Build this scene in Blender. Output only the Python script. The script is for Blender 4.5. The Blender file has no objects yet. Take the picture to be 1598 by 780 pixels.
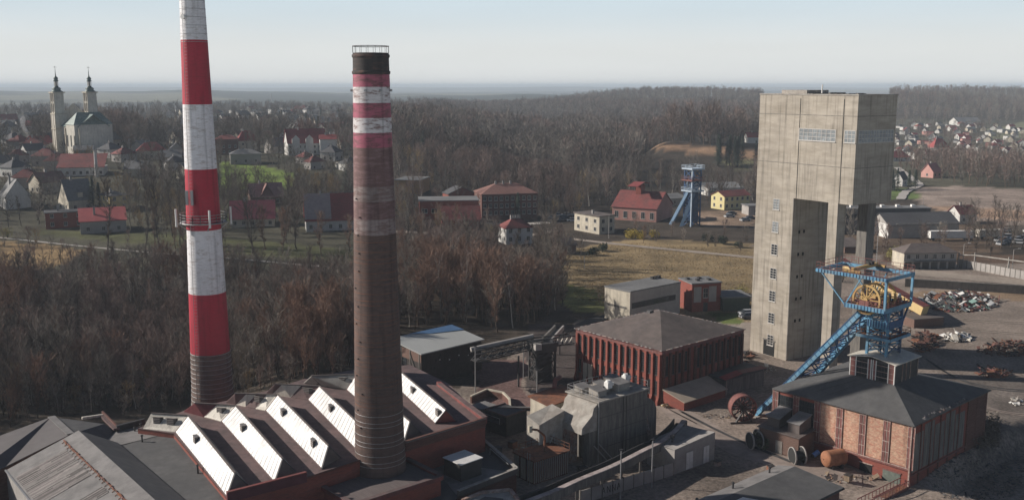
import bpy, bmesh, math, random
import numpy as np
from mathutils import Vector, Matrix, noise as mnoise
R = math.radians
random.seed(7)
SC = bpy.context.scene
COL = SC.collection
# ------------------------------------------------------------ camera, sky, sun, exposure
CAMH = 52.0
PITCH = R(9.5)
FPX = 1530.0
cd = bpy.data.cameras.new('camera'); cam = bpy.data.objects.new('camera', cd); COL.objects.link(cam)
cam.location = (0, 0, CAMH); cam.rotation_euler = (R(90) - PITCH, 0, 0)
cd.sensor_width = 36; cd.lens = 36 * FPX / 1598.0; cd.clip_start = 0.5; cd.clip_end = 60000
SC.camera = cam
SUN_EL, SUN_AZ = R(27), math.atan2(-0.987, 0.160)      # azimuth clockwise from +Y
w = bpy.data.worlds.new("World"); SC.world = w; w.use_nodes = True
nt = w.node_tree; nt.nodes.clear()
sky = nt.nodes.new('ShaderNodeTexSky'); sky.sky_type = 'NISHITA'; sky.sun_disc = False
sky.sun_elevation = SUN_EL; sky.sun_rotation = SUN_AZ; sky.altitude = 250
sky.air_density = 0.65; sky.dust_density = 0.8; sky.ozone_density = 1.0
bg = nt.nodes.new('ShaderNodeBackground'); bg.inputs['Strength'].default_value = 0.05
wo = nt.nodes.new('ShaderNodeOutputWorld')
# pale band of hazy air low over the horizon, thinning into the clear sky above
tcw = nt.nodes.new('ShaderNodeTexCoord'); sxyz = nt.nodes.new('ShaderNodeSeparateXYZ'); nt.links.new(tcw.outputs['Generated'], sxyz.inputs[0])
cr = nt.nodes.new('ShaderNodeValToRGB'); cr.color_ramp.interpolation = 'EASE'
for i_, (p_, c_) in enumerate(((0.0, (.70, .71, .70)), (.03, (.68, .70, .69)), (.085, (.57, .66, .71)))):
    e_ = cr.color_ramp.elements[i_] if i_ < 2 else cr.color_ramp.elements.new(p_)
    e_.position = p_; e_.color = (*c_, 1)
nt.links.new(sxyz.outputs['Z'], cr.inputs[0])
vs_ = nt.nodes.new('ShaderNodeVectorMath'); vs_.operation = 'SCALE'; vs_.inputs['Scale'].default_value = 1 / 0.05; 
mpw = nt.nodes.new('ShaderNodeMapping'); mpw.inputs['Scale'].default_value = (3, 3, 26); nt.links.new(tcw.outputs['Generated'], mpw.inputs[0])
nzw = nt.nodes.new('ShaderNodeTexNoise'); nzw.inputs['Scale'].default_value = 1.6; nzw.inputs['Detail'].default_value = 5; nt.links.new(mpw.outputs[0], nzw.inputs['Vector'])
mrn = nt.nodes.new('ShaderNodeMapRange')
for q_, x_ in zip((1, 2, 3, 4), (.35, .65, .985, 1.015)): mrn.inputs[q_].default_value = x_
nt.links.new(nzw.outputs[0], mrn.inputs[0]); vn_ = nt.nodes.new('ShaderNodeVectorMath'); vn_.operation = 'SCALE'      # faint uneven high haze
nt.links.new(cr.outputs[0], vn_.inputs[0]); nt.links.new(mrn.outputs[0], vn_.inputs['Scale']); nt.links.new(vn_.outputs[0], vs_.inputs[0])
mrw = nt.nodes.new('ShaderNodeMapRange'); mrw.interpolation_type = 'SMOOTHSTEP'
for q_, x_ in zip((1, 2, 3, 4), (.085, .125, 0, 1)): mrw.inputs[q_].default_value = x_
nt.links.new(sxyz.outputs['Z'], mrw.inputs[0])
mxw = nt.nodes.new('ShaderNodeMix'); mxw.data_type = 'RGBA'; nt.links.new(mrw.outputs[0], mxw.inputs[0]); nt.links.new(vs_.outputs[0], mxw.inputs[6]); nt.links.new(sky.outputs[0], mxw.inputs[7])
nt.links.new(mxw.outputs[2], bg.inputs[0]); nt.links.new(bg.outputs[0], wo.inputs[0])
sl = bpy.data.lights.new('sun', 'SUN'); sl.energy = 5.0; sl.angle = R(0.5); sl.color = (1.0, 0.925, 0.84)
sun = bpy.data.objects.new('sun', sl); COL.objects.link(sun)
sdir = Vector((math.sin(SUN_AZ) * math.cos(SUN_EL), math.cos(SUN_AZ) * math.cos(SUN_EL), math.sin(SUN_EL)))
sun.rotation_euler = sdir.to_track_quat('Z', 'Y').to_euler(); sun.location = (-200, 0, 200)
SC.view_settings.view_transform = 'Standard'; SC.view_settings.look = 'None'
SC.view_settings.exposure = 0.15; SC.view_settings.gamma = 1; SC.view_settings.use_curve_mapping = False
SC.render.engine = 'CYCLES'
SC.cycles.max_bounces = 5; SC.cycles.diffuse_bounces = 2; SC.cycles.glossy_bounces = 2
SC.cycles.transmission_bounces = 2; SC.cycles.volume_bounces = 1; SC.cycles.transparent_max_bounces = 6
SC.cycles.sample_clamp_indirect = 4.0
# ------------------------------------------------------------ geometry of the view, used to survey positions
cT, sT = math.cos(PITCH), math.sin(PITCH)
def ray(u, v):
    a = (u - 799) / FPX; b = (390 - v) / FPX
    return (a, cT + b * sT, -sT + b * cT)
def at(u, v, z=0.0):                       # point of the plane of height z
    d = ray(u, v); t = (z - CAMH) / d[2]
    return Vector((d[0] * t, d[1] * t, z))
def aty(u, v, y):
    d = ray(u, v); t = y / d[1]
    return Vector((d[0] * t, y, CAMH + d[2] * t))
def ss(a, b, x):
    t = np.clip((x - a) / (b - a), 0, 1); return t * t * (3 - 2 * t)
HA = R(41.5); HF = (52.9, 123.8)           # headframe hall: front corner and angle
def TZ(x, y):
    x = np.asarray(x, float); y = np.asarray(y, float)
    r = x / np.maximum(y, 30.0)
    wl = 1 - ss(-0.13, 0.02, r)
    z = 15 * ss(260, 540, y) * wl * (1 - ss(1500, 2600, y))
    z = z + 27 * ss(850, 1950, y) * (1 - ss(2000, 2700, y)) * ss(-0.08, 0.16, r)
    n = np.sin(x * 0.011 + 1.3) * np.sin(y * 0.009 + 0.4) + 0.5 * np.sin(x * 0.031 + y * 0.017)
    z = z + 1.0 * n * ss(280, 700, y) + 3.0 * n * ss(900, 1600, y) * (1 - ss(2200, 3000, y)) * ss(-0.1, 0.1, r)
    wb = np.sin(r * 9 + 0.6) * 0.5 + 0.5
    z = z + (15 + 12 * (1 - ss(-0.37, -0.2, r)) + 5.5 * np.sin(r * 19 + .5) + 2.6 * np.sin(r * 57 + 1)) * ss(2500, 5100, y) * (1 - ss(5300, 6500, y)) * (1 - .92 * ss(-0.12, 0.08, r))
    z = z + (15 + 4 * np.sin(r * 47)) * ss(2500, 3700, y) * (1 - ss(3850, 4600, y)) * np.exp(-((r + 0.0) / 0.085) ** 2)
    z = z + (30 + 6 * wb + 4 * np.sin(r * 31)) * np.exp(-((y - 12500) / 1500.0) ** 2)
    z = z + 26 * np.exp(-((y - 8200) / 900.0) ** 2) * (0.35 + 0.4 * np.sin(r * 17 + 2)) * ss(-0.1, 0.3, r)
    z = z + 15 * np.exp(-((y - 655) / 62.0) ** 2) * ss(.115, .16, r) * (1 - ss(.27, .33, r))
    z = z - 7 * ss(132, 165, y) * (1 - ss(225, 300, y)) * (1 - ss(-66, -34, x))
    # lower ground before the right-hand wall of the headframe hall
    dx, dy = x - HF[0], y - HF[1]
    lx = dx * math.cos(HA) + dy * math.sin(HA); ly = -dx * math.sin(HA) + dy * math.cos(HA)
    z = z - 3.4 * ss(0.5, 10, lx) * (1 - ss(30, 44, lx)) * (1 - ss(-2.5, -0.2, ly)) * ss(-70, -40, ly)
    z = z - 0.9 * np.exp(-((lx - 0) ** 2 + (ly - 0) ** 2) / 60.0)
    return z
def s1(a, b, x):
    t = (x - a) / (b - a); t = 0.0 if t < 0 else 1.0 if t > 1 else t
    return t * t * (3 - 2 * t)
def tz(x, y):                              # the same terrain for one point, in plain arithmetic
    r = x / max(y, 30.0); e, sn = math.exp, math.sin; z = 0.0
    if 132 < y < 300 and x < -34: z -= 7 * s1(132, 165, y) * (1 - s1(225, 300, y)) * (1 - s1(-66, -34, x))
    if y > 255:
        z += 15 * s1(260, 540, y) * (1 - s1(-0.13, 0.02, r)) * (1 - s1(1500, 2600, y))
        z += 27 * s1(850, 1950, y) * (1 - s1(2000, 2700, y)) * s1(-0.08, 0.16, r)
        z += 15 * e(-((y - 655) / 62.0) ** 2) * s1(.115, .16, r) * (1 - s1(.27, .33, r))
        n = sn(x * 0.011 + 1.3) * sn(y * 0.009 + 0.4) + 0.5 * sn(x * 0.031 + y * 0.017)
        z += 1.0 * n * s1(280, 700, y) + 3.0 * n * s1(900, 1600, y) * (1 - s1(2200, 3000, y)) * s1(-0.1, 0.1, r)
    if y > 1200: return float(TZ(x, y))
    dx, dy = x - HF[0], y - HF[1]; c, s = math.cos(HA), math.sin(HA); lx = dx * c + dy * s; ly = -dx * s + dy * c
    if ly < 0 and lx > 0: z -= 3.4 * s1(0.5, 10, lx) * (1 - s1(30, 44, lx)) * (1 - s1(-2.5, -0.2, ly)) * s1(-70, -40, ly)
    q = lx * lx + ly * ly
    if q < 900: z -= 0.9 * e(-q / 60.0)
    return z
def gt(u, v):                              # point of the terrain seen at u, v
    d = ray(u, v); t = 60.0; st = 3.0
    while t < 20000:
        x, y, z = d[0] * t, d[1] * t, CAMH + d[2] * t
        if z < tz(x, y): break
        st = max(2.0, t * 0.01); t += st
    a, b = t - st, t
    for _ in range(18):
        m = (a + b) / 2
        if CAMH + d[2] * m < tz(d[0] * m, d[1] * m): b = m
        else: a = m
    return Vector((d[0] * b, d[1] * b, tz(d[0] * b, d[1] * b)))
def proj(x, y, z):
    zz = z - CAMH; f = y * cT - zz * sT; up = y * sT + zz * cT
    return 799 + FPX * x / f, 390 - FPX * up / f
# ------------------------------------------------------------ materials
MATS = {}
def mat(name, col, rough=0.85, var=0.22, scale=1.5, stretch=(1, 1, 1), col2=None, thr=0.55, big=0.12,
        metal=0.0, bump=0.0, rnd=0.0, spec=0.5, soft=0.12, drip=0.0):
    if name in MATS: return MATS[name]
    m = bpy.data.materials.new(name); MATS[name] = m; m.use_nodes = True
    t = m.node_tree; N = t.nodes; L = t.links
    bs = N['Principled BSDF']; bs.inputs['Roughness'].default_value = rough
    bs.inputs['Metallic'].default_value = metal
    bs.inputs['Specular IOR Level'].default_value = spec
    tc = N.new('ShaderNodeTexCoord'); mp = N.new('ShaderNodeMapping')
    mp.inputs['Scale'].default_value = stretch; L.new(tc.outputs['Object'], mp.inputs[0])
    n1 = N.new('ShaderNodeTexNoise'); n1.inputs['Scale'].default_value = scale; n1.inputs['Detail'].default_value = 6
    n1.inputs['Roughness'].default_value = 0.65; L.new(mp.outputs[0], n1.inputs['Vector'])
    n2 = N.new('ShaderNodeTexNoise'); n2.inputs['Scale'].default_value = big; n2.inputs['Detail'].default_value = 4
    L.new(tc.outputs['Object'], n2.inputs['Vector'])
    def mr(src, lo, hi):
        r = N.new('ShaderNodeMapRange'); r.inputs[1].default_value = 0.3; r.inputs[2].default_value = 0.7
        r.inputs[3].default_value = lo; r.inputs[4].default_value = hi; L.new(src, r.inputs[0]); return r.outputs[0]
    a = mr(n1.outputs[0], 1 - var, 1 + var); b = mr(n2.outputs[0], 1 - var * 0.7, 1 + var * 0.7)
    mu = N.new('ShaderNodeMath'); mu.operation = 'MULTIPLY'; L.new(a, mu.inputs[0]); L.new(b, mu.inputs[1])
    fac = mu.outputs[0]
    if rnd:
        oi = N.new('ShaderNodeObjectInfo'); r = N.new('ShaderNodeMapRange')
        r.inputs[3].default_value = 1 - rnd; r.inputs[4].default_value = 1 + rnd; L.new(oi.outputs['Random'], r.inputs[0])
        m2 = N.new('ShaderNodeMath'); m2.operation = 'MULTIPLY'; L.new(fac, m2.inputs[0]); L.new(r.outputs[0], m2.inputs[1]); fac = m2.outputs[0]
    base = N.new('ShaderNodeRGB'); base.outputs[0].default_value = (*col, 1); src = base.outputs[0]
    if col2 is not None:
        n3 = N.new('ShaderNodeTexNoise'); n3.inputs['Scale'].default_value = scale * 0.37; n3.inputs['Detail'].default_value = 8
        n3.inputs['Roughness'].default_value = 0.7; L.new(mp.outputs[0], n3.inputs['Vector'])
        r = N.new('ShaderNodeMapRange'); r.inputs[1].default_value = thr - soft; r.inputs[2].default_value = thr + soft
        L.new(n3.outputs[0], r.inputs[0])
        mx = N.new('ShaderNodeMix'); mx.data_type = 'RGBA'; L.new(r.outputs[0], mx.inputs[0]); L.new(src, mx.inputs[6])
        mx.inputs[7].default_value = (*col2, 1); src = mx.outputs[2]
    if drip:                                   # rain and rust runs down the face
        mq = N.new('ShaderNodeMapping'); mq.inputs['Scale'].default_value = (1.6, 1.6, .10); L.new(tc.outputs['Object'], mq.inputs[0])
        n4 = N.new('ShaderNodeTexNoise'); n4.inputs['Scale'].default_value = 1.0; n4.inputs['Detail'].default_value = 5; L.new(mq.outputs[0], n4.inputs['Vector'])
        r = N.new('ShaderNodeMapRange'); r.inputs[1].default_value = .50; r.inputs[2].default_value = .68; r.inputs[3].default_value = 1; r.inputs[4].default_value = 1 - drip
        L.new(n4.outputs[0], r.inputs[0]); m3 = N.new('ShaderNodeMath'); m3.operation = 'MULTIPLY'; L.new(fac, m3.inputs[0]); L.new(r.outputs[0], m3.inputs[1]); fac = m3.outputs[0]
    vm = N.new('ShaderNodeVectorMath'); vm.operation = 'SCALE'; L.new(src, vm.inputs[0]); L.new(fac, vm.inputs['Scale'])
    L.new(vm.outputs[0], bs.inputs['Base Color'])
    if bump:
        bp = N.new('ShaderNodeBump'); bp.inputs['Strength'].default_value = bump; bp.inputs['Distance'].default_value = 0.05
        L.new(n1.outputs[0], bp.inputs['Height']); L.new(bp.outputs[0], bs.inputs['Normal'])
    return m
H = (1, 1, 6)      # horizontal courses
VS = (4, 4, 0.5)   # vertical streaks
m_conc = mat('old_concrete', (.37, .33, .275), .9, .16, .7, (.4, .4, 1.5), col2=(.285, .25, .20), thr=.56, bump=.2, drip=.35)
m_conc_d = mat('stained_and_shade_concrete', (.19, .175, .155), .9, .25, 1.2, VS, col2=(.10, .094, .088), thr=.52, bump=.2)
m_conc_l = mat('patched_concrete', (.36, .34, .305), .9, .25, 1.0, (1, 1, 1), col2=(.27, .24, .21), thr=.5, bump=.2)
m_brick = mat('orange_brick', (.36, .16, .11), .9, .35, 3.0, (1, 1, 2.5), col2=(.45, .30, .21), thr=.48, bump=.3, drip=.3)
m_brick_r = mat('red_brick', (.24, .065, .045), .88, .25, 2.0, H, col2=(.17, .055, .045), thr=.55, bump=.2)
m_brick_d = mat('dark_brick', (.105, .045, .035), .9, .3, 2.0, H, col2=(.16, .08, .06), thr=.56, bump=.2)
m_brick_b = mat('brown_brick', (.15, .09, .07), .9, .3, 2.0, H, bump=.2)
m_steel_r = mat('red_oxide_steel', (.19, .075, .065), .75, .3, 2.0, VS, drip=.3)
m_bitumen = mat('bitumen_roofing', (.075, .074, .075), .8, .18, .8, (1, 1, 1), col2=(.10, .098, .096), thr=.55)
m_bitumen_l = mat('grey_roofing_felt', (.195, .185, .18), .8, .15, .9, (1, 1, 1), col2=(.12, .115, .112), thr=.56)
m_bitumen_b = mat('weathered_brown_roofing', (.13, .105, .095), .85, .2, .8, (1, 1, 1), col2=(.09, .075, .07), thr=.54)
m_mauve = mat('mauve_roofing', (.15, .095, .09), .85, .25, 1.2, (1, 1, 1), col2=(.10, .07, .068), thr=.52)
m_slats = mat('weathered_roof_slats', (.20, .175, .165), .85, .35, 2.2, (.35, 5, 1))
m_whiter = mat('bright_sheet_roof', (.88, .87, .85), .32, .10, 1.0, (2, 2, .5), col2=(.60, .59, .56), thr=.6, spec=.8)
m_offw = mat('cream_sheet_roof', (.62, .58, .50), .5, .12, 1.0, (5, 5, .6), col2=(.42, .38, .33), thr=.58)
m_redroof = mat('dark_red_sheet', (.15, .035, .04), .6, .2, 1.0, (5, 5, .6))
m_white = mat('white_paint', (.70, .69, .66), .7, .1, 1.2, (1, 1, 1), col2=(.5, .49, .46), thr=.64)
m_whitel = mat('white_line_paint', (.40, .33, .295), .8, .4, 2.2, col2=(.24, .14, .11), thr=.5)
m_metal = mat('galvanised_steel', (.34, .34, .34), .5, .2, 1.5, VS, metal=.4)
m_metal_d = mat('dark_steel', (.05, .047, .047), .6, .3, 1.5, metal=.2)
m_rust = mat('rusty_steel', (.23, .085, .04), .9, .35, 1.5, (1, 1, 1), col2=(.12, .06, .04), thr=.5)
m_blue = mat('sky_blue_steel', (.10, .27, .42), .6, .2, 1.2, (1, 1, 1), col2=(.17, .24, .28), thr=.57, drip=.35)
m_bluedk = mat('deep_and_shaded_blue_steel', (.028, .085, .20), .6, .25, 1.2, col2=(.05, .06, .08), thr=.6)
m_yellow = mat('ochre_yellow_paint', (.46, .31, .12), .6, .12, 1.2, (1, 1, 1), col2=(.42, .2, .08), thr=.6)
m_glass = mat('dark_window_glass', (.03, .035, .04), .12, .3, .6)
m_glassb = mat('dusty_window_glass', (.22, .24, .25), .35, .45, 1.1)
m_frame = mat('window_frame', (.45, .43, .40), .7, .1)
m_dark = mat('black_opening', (.012, .012, .012), .95, .1)
m_wood = mat('old_timber', (.22, .16, .11), .9, .3, 2.0, VS)
m_rubber = mat('black_rubber', (.02, .02, .02), .8, .1)
m_copper = mat('green_copper', (.13, .19, .17), .6, .2, .6, (1, 1, 1), col2=(.30, .33, .28), thr=.6)
m_spire = mat('dark_green_copper', (.035, .085, .075), .5, .2, .6)
m_plast = mat('cream_plaster', (.48, .435, .35), .9, .15, .8, drip=.2)
m_plastw = mat('white_plaster', (.56, .55, .52), .9, .12, .8, drip=.15)
m_plastg = mat('grey_plaster', (.33, .31, .29), .9, .15, .8)
m_plasty = mat('yellow_plaster', (.62, .54, .28), .9, .08, .8)
m_plastp = mat('pink_plaster', (.55, .30, .26), .9, .08, .8)
m_tiler = mat('red_roof_tiles', (.28, .052, .052), .85, .25, 1.6, (1, 1, 3), col2=(.20, .05, .045), thr=.55, rnd=.15)
m_tilem = mat('maroon_roof_tiles', (.20, .05, .045), .8, .25, 1.2, col2=(.13, .05, .045), thr=.55)
m_tileo = mat('weathered_red_tiles', (.22, .11, .09), .8, .2, 1.2)
m_slate = mat('grey_roof_sheets', (.17, .17, .17), .8, .2, 1.2)
m_slated = mat('dark_roof_sheets', (.075, .075, .08), .8, .2, 1.2)
# ------------------------------------------------------------ mesh builder
class MB:
    def __init__(s): s.v = []; s.f = []; s.m = []; s.sm = []; s.mats = []
    def mi(s, m):
        if m not in s.mats: s.mats.append(m)
        return s.mats.index(m)
    def add(s, vs, fs, m, smooth=False):
        b = len(s.v); k = s.mi(m); s.v += [tuple(p) for p in vs]
        for f in fs: s.f.append(tuple(b + i for i in f)); s.m.append(k); s.sm.append(smooth)
        return s
    def box(s, x0, x1, y0, y1, z0, z1, m):
        if x0 > x1: x0, x1 = x1, x0
        if y0 > y1: y0, y1 = y1, y0
        vs = [(x, y, z) for z in (z0, z1) for y in (y0, y1) for x in (x0, x1)]
        return s.add(vs, [(0, 2, 3, 1), (4, 5, 7, 6), (0, 1, 5, 4), (2, 6, 7, 3), (0, 4, 6, 2), (1, 3, 7, 5)], m)
    def face(s, pts, m): return s.add(pts, [tuple(range(len(pts)))], m)
    def slab(s, pts, th, m):                     # polygon with thickness downwards
        n = len(pts); lo = [(p[0], p[1], p[2] - th) for p in pts]
        fs = [tuple(range(n)), tuple(range(2 * n - 1, n - 1, -1))] + [(i, n + i, n + (i + 1) % n, (i + 1) % n) for i in range(n)]
        return s.add(list(pts) + lo, fs, m)
    def prism(s, poly, z0, z1, m):               # z1 a number or one per corner
        n = len(poly); z1 = z1 if hasattr(z1, '__len__') else [z1] * n
        z0 = z0 if hasattr(z0, '__len__') else [z0] * n
        vs = [(p[0], p[1], a) for p, a in zip(poly, z0)] + [(p[0], p[1], a) for p, a in zip(poly, z1)]
        fs = [(i, (i + 1) % n, n + (i + 1) % n, n + i) for i in range(n)] + [tuple(range(n - 1, -1, -1)), tuple(range(n, 2 * n))]
        return s.add(vs, fs, m)
    def bar(s, a, b, wd, m, h=None):             # square or flat bar between two points
        a, b = Vector(a), Vector(b); d = (b - a)
        if d.length < 1e-6: return s
        d.normalize(); up = Vector((0, 0, 1)) if abs(d.z) < .95 else Vector((1, 0, 0))
        x = d.cross(up).normalized(); y = x.cross(d); h = h or wd
        c = [(-wd / 2, -h / 2), (wd / 2, -h / 2), (wd / 2, h / 2), (-wd / 2, h / 2)]
        vs = [a + x * p + y * q for p, q in c] + [b + x * p + y * q for p, q in c]
        return s.add(vs, [(0, 1, 5, 4), (1, 2, 6, 5), (2, 3, 7, 6), (3, 0, 4, 7), (3, 2, 1, 0), (4, 5, 6, 7)], m)
    def cone(s, a, b, r0, r1, n, m, cap=True):
        a, b = Vector(a), Vector(b); d = (b - a).normalized(); up = Vector((0, 0, 1)) if abs(d.z) < .95 else Vector((1, 0, 0))
        x = d.cross(up).normalized(); y = d.cross(x)
        cs = [(math.cos(2 * math.pi * i / n), math.sin(2 * math.pi * i / n)) for i in range(n)]
        vs = [a + (x * p + y * q) * r0 for p, q in cs] + [b + (x * p + y * q) * r1 for p, q in cs]
        s.add(vs, [(i, (i + 1) % n, n + (i + 1) % n, n + i) for i in range(n)], m, n > 6)
        if cap: s.add(vs, [tuple(range(n - 1, -1, -1)), tuple(range(n, 2 * n))], m)
        return s
    def tube(s, pts, r, n, m):
        for a, b in zip(pts, pts[1:]): s.cone(a, b, r, r, n, m)
        return s
    def lathe(s, prof, n, m, x=0, y=0):
        vs = []
        for r, z in prof: vs += [(x + r * math.cos(2 * math.pi * i / n), y + r * math.sin(2 * math.pi * i / n), z) for i in range(n)]
        fs = [(k * n + i, k * n + (i + 1) % n, (k + 1) * n + (i + 1) % n, (k + 1) * n + i) for k in range(len(prof) - 1) for i in range(n)]
        return s.add(vs, fs, m, True)
    def ring(s, x, y, z, r, th, h, n, m):
        return s.lathe([(r, z), (r + th, z), (r + th, z + h), (r, z + h), (r, z)], n, m, x, y)
    def mesh(s, name):
        me = bpy.data.meshes.new(name); me.from_pydata(s.v, [], s.f)
        for m in s.mats: me.materials.append(m)
        me.polygons.foreach_set('material_index', s.m); me.polygons.foreach_set('use_smooth', s.sm)
        me.update(); return me
class Thing:
    def __init__(s, name, label, cat, loc=(0, 0, 0), ang=0.0, group=None):
        s.o = bpy.data.objects.new(name, None); COL.objects.link(s.o); s.o.empty_display_size = .5
        s.loc = Vector(loc); s.ang = R(ang); s.o.location = s.loc; s.o.rotation_euler = (0, 0, s.ang)
        s.o['label'] = label; s.o['category'] = cat
        if group: s.o['group'] = group
        s.c, s.s = math.cos(s.ang), math.sin(s.ang)
    def inv(s, p):
        d = Vector(p) - s.loc; return Vector((d.x * s.c + d.y * s.s, -d.x * s.s + d.y * s.c, d.z))
    def wpt(s, p): return Vector((p[0] * s.c - p[1] * s.s, p[0] * s.s + p[1] * s.c, p[2])) + s.loc
    def part(s, name, mb, parent=None, label=None, world=False, kind=None):
        if world: mb.v = [tuple(s.inv(p)) for p in mb.v]
        o = bpy.data.objects.new(name, mb.mesh(name)); COL.objects.link(o); o.parent = parent or s.o
        if label: o['label'] = label
        if kind: o['kind'] = kind
        return o
    def put(s, name, me, loc, rz=0.0, parent=None, label=None, scale=None):
        o = bpy.data.objects.new(name, me); COL.objects.link(o); o.parent = parent or s.o
        o.location = loc; o.rotation_euler = (0, 0, rz)
        if scale: o.scale = scale
        if label: o['label'] = label
        return o
    # a window on the wall plane y=const (side 'x') or x=const (side 'y'), pos = bottom centre
    def window(s, pos, w_, h_, side='x', nx=2, ny=2, fm=None, gm=None, bar=.08, proud=.06, label=None):
        f, p = win_meshes(w_, h_, nx, ny, fm or m_frame, gm or m_glass, bar, proud)
        rz = {'x': 0, 'y': R(-90), '-x': R(180), '-y': R(90)}[side]
        o = s.put('window', f, pos, rz, label=label)
        q = bpy.data.objects.new('pane', p); COL.objects.link(q); q.parent = o
        return o
WIN = {}
def win_meshes(w_, h_, nx, ny, fm, gm, bar, proud):
    k = (round(w_, 2), round(h_, 2), nx, ny, fm.name, gm.name, bar, proud)
    if k not in WIN:
        f = MB()
        for i in range(nx + 1):
            x = -w_ / 2 + w_ * i / nx; b = bar * (1 if i in (0, nx) else .7)
            f.box(x - b / 2, x + b / 2, -proud, .02, 0, h_, fm)
        for j in range(ny + 1):
            z = h_ * j / ny; b = bar * (1 if j in (0, ny) else .7)
            f.box(-w_ / 2, w_ / 2, -proud + .004, .02, z - b / 2, z + b / 2, fm)
        f.box(-w_ / 2 - .1, w_ / 2 + .1, -proud - .08, .02, -.14, -.05, fm)
        p = MB().box(-w_ / 2, w_ / 2, -.022, -.008, 0, h_, gm)
        WIN[k] = (f.mesh('window'), p.mesh('pane'))
    return WIN[k]
def copy_tree(o, parent=None):
    c = o.copy(); COL.objects.link(c)
    if parent is not None: c.parent = parent
    for ch in list(o.children): copy_tree(ch, c)
    return c
def structure(name, mb, kind='structure', label=None):
    o = bpy.data.objects.new(name, mb.mesh(name)); COL.objects.link(o); o['kind'] = kind
    if label: o['label'] = label
    return o
# ------------------------------------------------------------ terrain with its ground covers
ZONES = [  # (polygon of survey marks, colour, edge noise)
 ('soil', [(645, 612), (745, 600), (790, 560), (860, 520), (905, 500), (1175, 498), (1175, 380), (1260, 395), (1440, 400), (1640, 405), (1660, 900), (420, 900), (500, 760), (640, 700)], (.235, .193, .162)),
 ('grass', [(872, 392), (1000, 372), (1178, 380), (1178, 500), (1060, 505), (940, 496), (890, 470)], (.255, .19, .105)),
 ('grass', [(870, 440), (930, 452), (948, 486), (900, 488), (868, 470)], (.135, .14, .05)),
 ('grass', [(1105, 487), (1150, 487), (1160, 505), (1128, 505)], (.12, .15, .045)),
 ('grass', [(345, 252), (400, 258), (462, 272), (455, 293), (390, 300), (340, 290)], (.15, .21, .045)),
 ('grass', [(330, 300), (400, 300), (440, 330), (340, 350)], (.10, .12, .05)),
 ('grass', [(-60, 374), (60, 380), (135, 392), (100, 412), (40, 430), (-60, 450)], (.25, .17, .085)),
 ('grass', [(60, 366), (550, 412), (552, 392), (500, 385), (300, 366), (60, 358)], (.082, .085, .038)),
 ('soil', [(620, 418), (880, 400), (880, 470), (640, 470)], (.11, .075, .05)),
 ('soil', [(1400, 296), (1470, 290), (1660, 298), (1660, 350), (1530, 352), (1440, 318)], (.27, .215, .18)),
 ('soil', [(1430, 322), (1660, 330), (1660, 346), (1560, 344)], (.34, .23, .16)),
 ('grass', [(1385, 294), (1425, 296), (1440, 310), (1385, 312)], (.11, .15, .05)),
 ('grass', [(1535, 202), (1600, 190), (1660, 190), (1660, 214), (1545, 216)], (.20, .20, .12)),
 ('soil', [(1015, 222), (1100, 228), (1182, 238), (1182, 247), (1100, 243), (1015, 231)], (.33, .21, .13)),
 ('soil', [(1112, 198), (1150, 199), (1145, 207), (1110, 206)], (.42, .20, .12)),
 ('grass', [(1120, 246), (1182, 250), (1182, 268), (1135, 262)], (.17, .165, .09)),
 ('soil', [(1082, 328), (1180, 330), (1180, 356), (1100, 352), (1080, 345)], (.30, .215, .155)),
 ('soil', [(740, 236), (790, 238), (786, 248), (742, 246)], (.42, .25, .12)),
 ('soil', [(700, 186), (735, 184), (738, 190), (704, 192)], (.35, .22, .13)),
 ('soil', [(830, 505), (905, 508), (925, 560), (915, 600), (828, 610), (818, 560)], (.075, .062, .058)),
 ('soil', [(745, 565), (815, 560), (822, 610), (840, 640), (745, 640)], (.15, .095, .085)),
 ('soil', [(1385, 455), (1660, 450), (1660, 468), (1400, 468)], (.25, .18, .12)),
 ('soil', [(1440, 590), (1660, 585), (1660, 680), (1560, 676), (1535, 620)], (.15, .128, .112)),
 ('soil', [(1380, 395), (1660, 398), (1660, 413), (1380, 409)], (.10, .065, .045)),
 ('soil', [(1300, 350), (1560, 345), (1560, 395), (1300, 398)], (.12, .085, .06)),
]
def inpoly(px, py, poly):
    ins = np.zeros(px.shape, bool); n = len(poly)
    for i in range(n):
        x0, y0 = poly[i]; x1, y1 = poly[(i + 1) % n]
        c = ((y0 > py) != (y1 > py)) & (px < (x1 - x0) * (py - y0) / ((y1 - y0) + 1e-9) + x0)
        ins ^= c
    return ins
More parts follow.
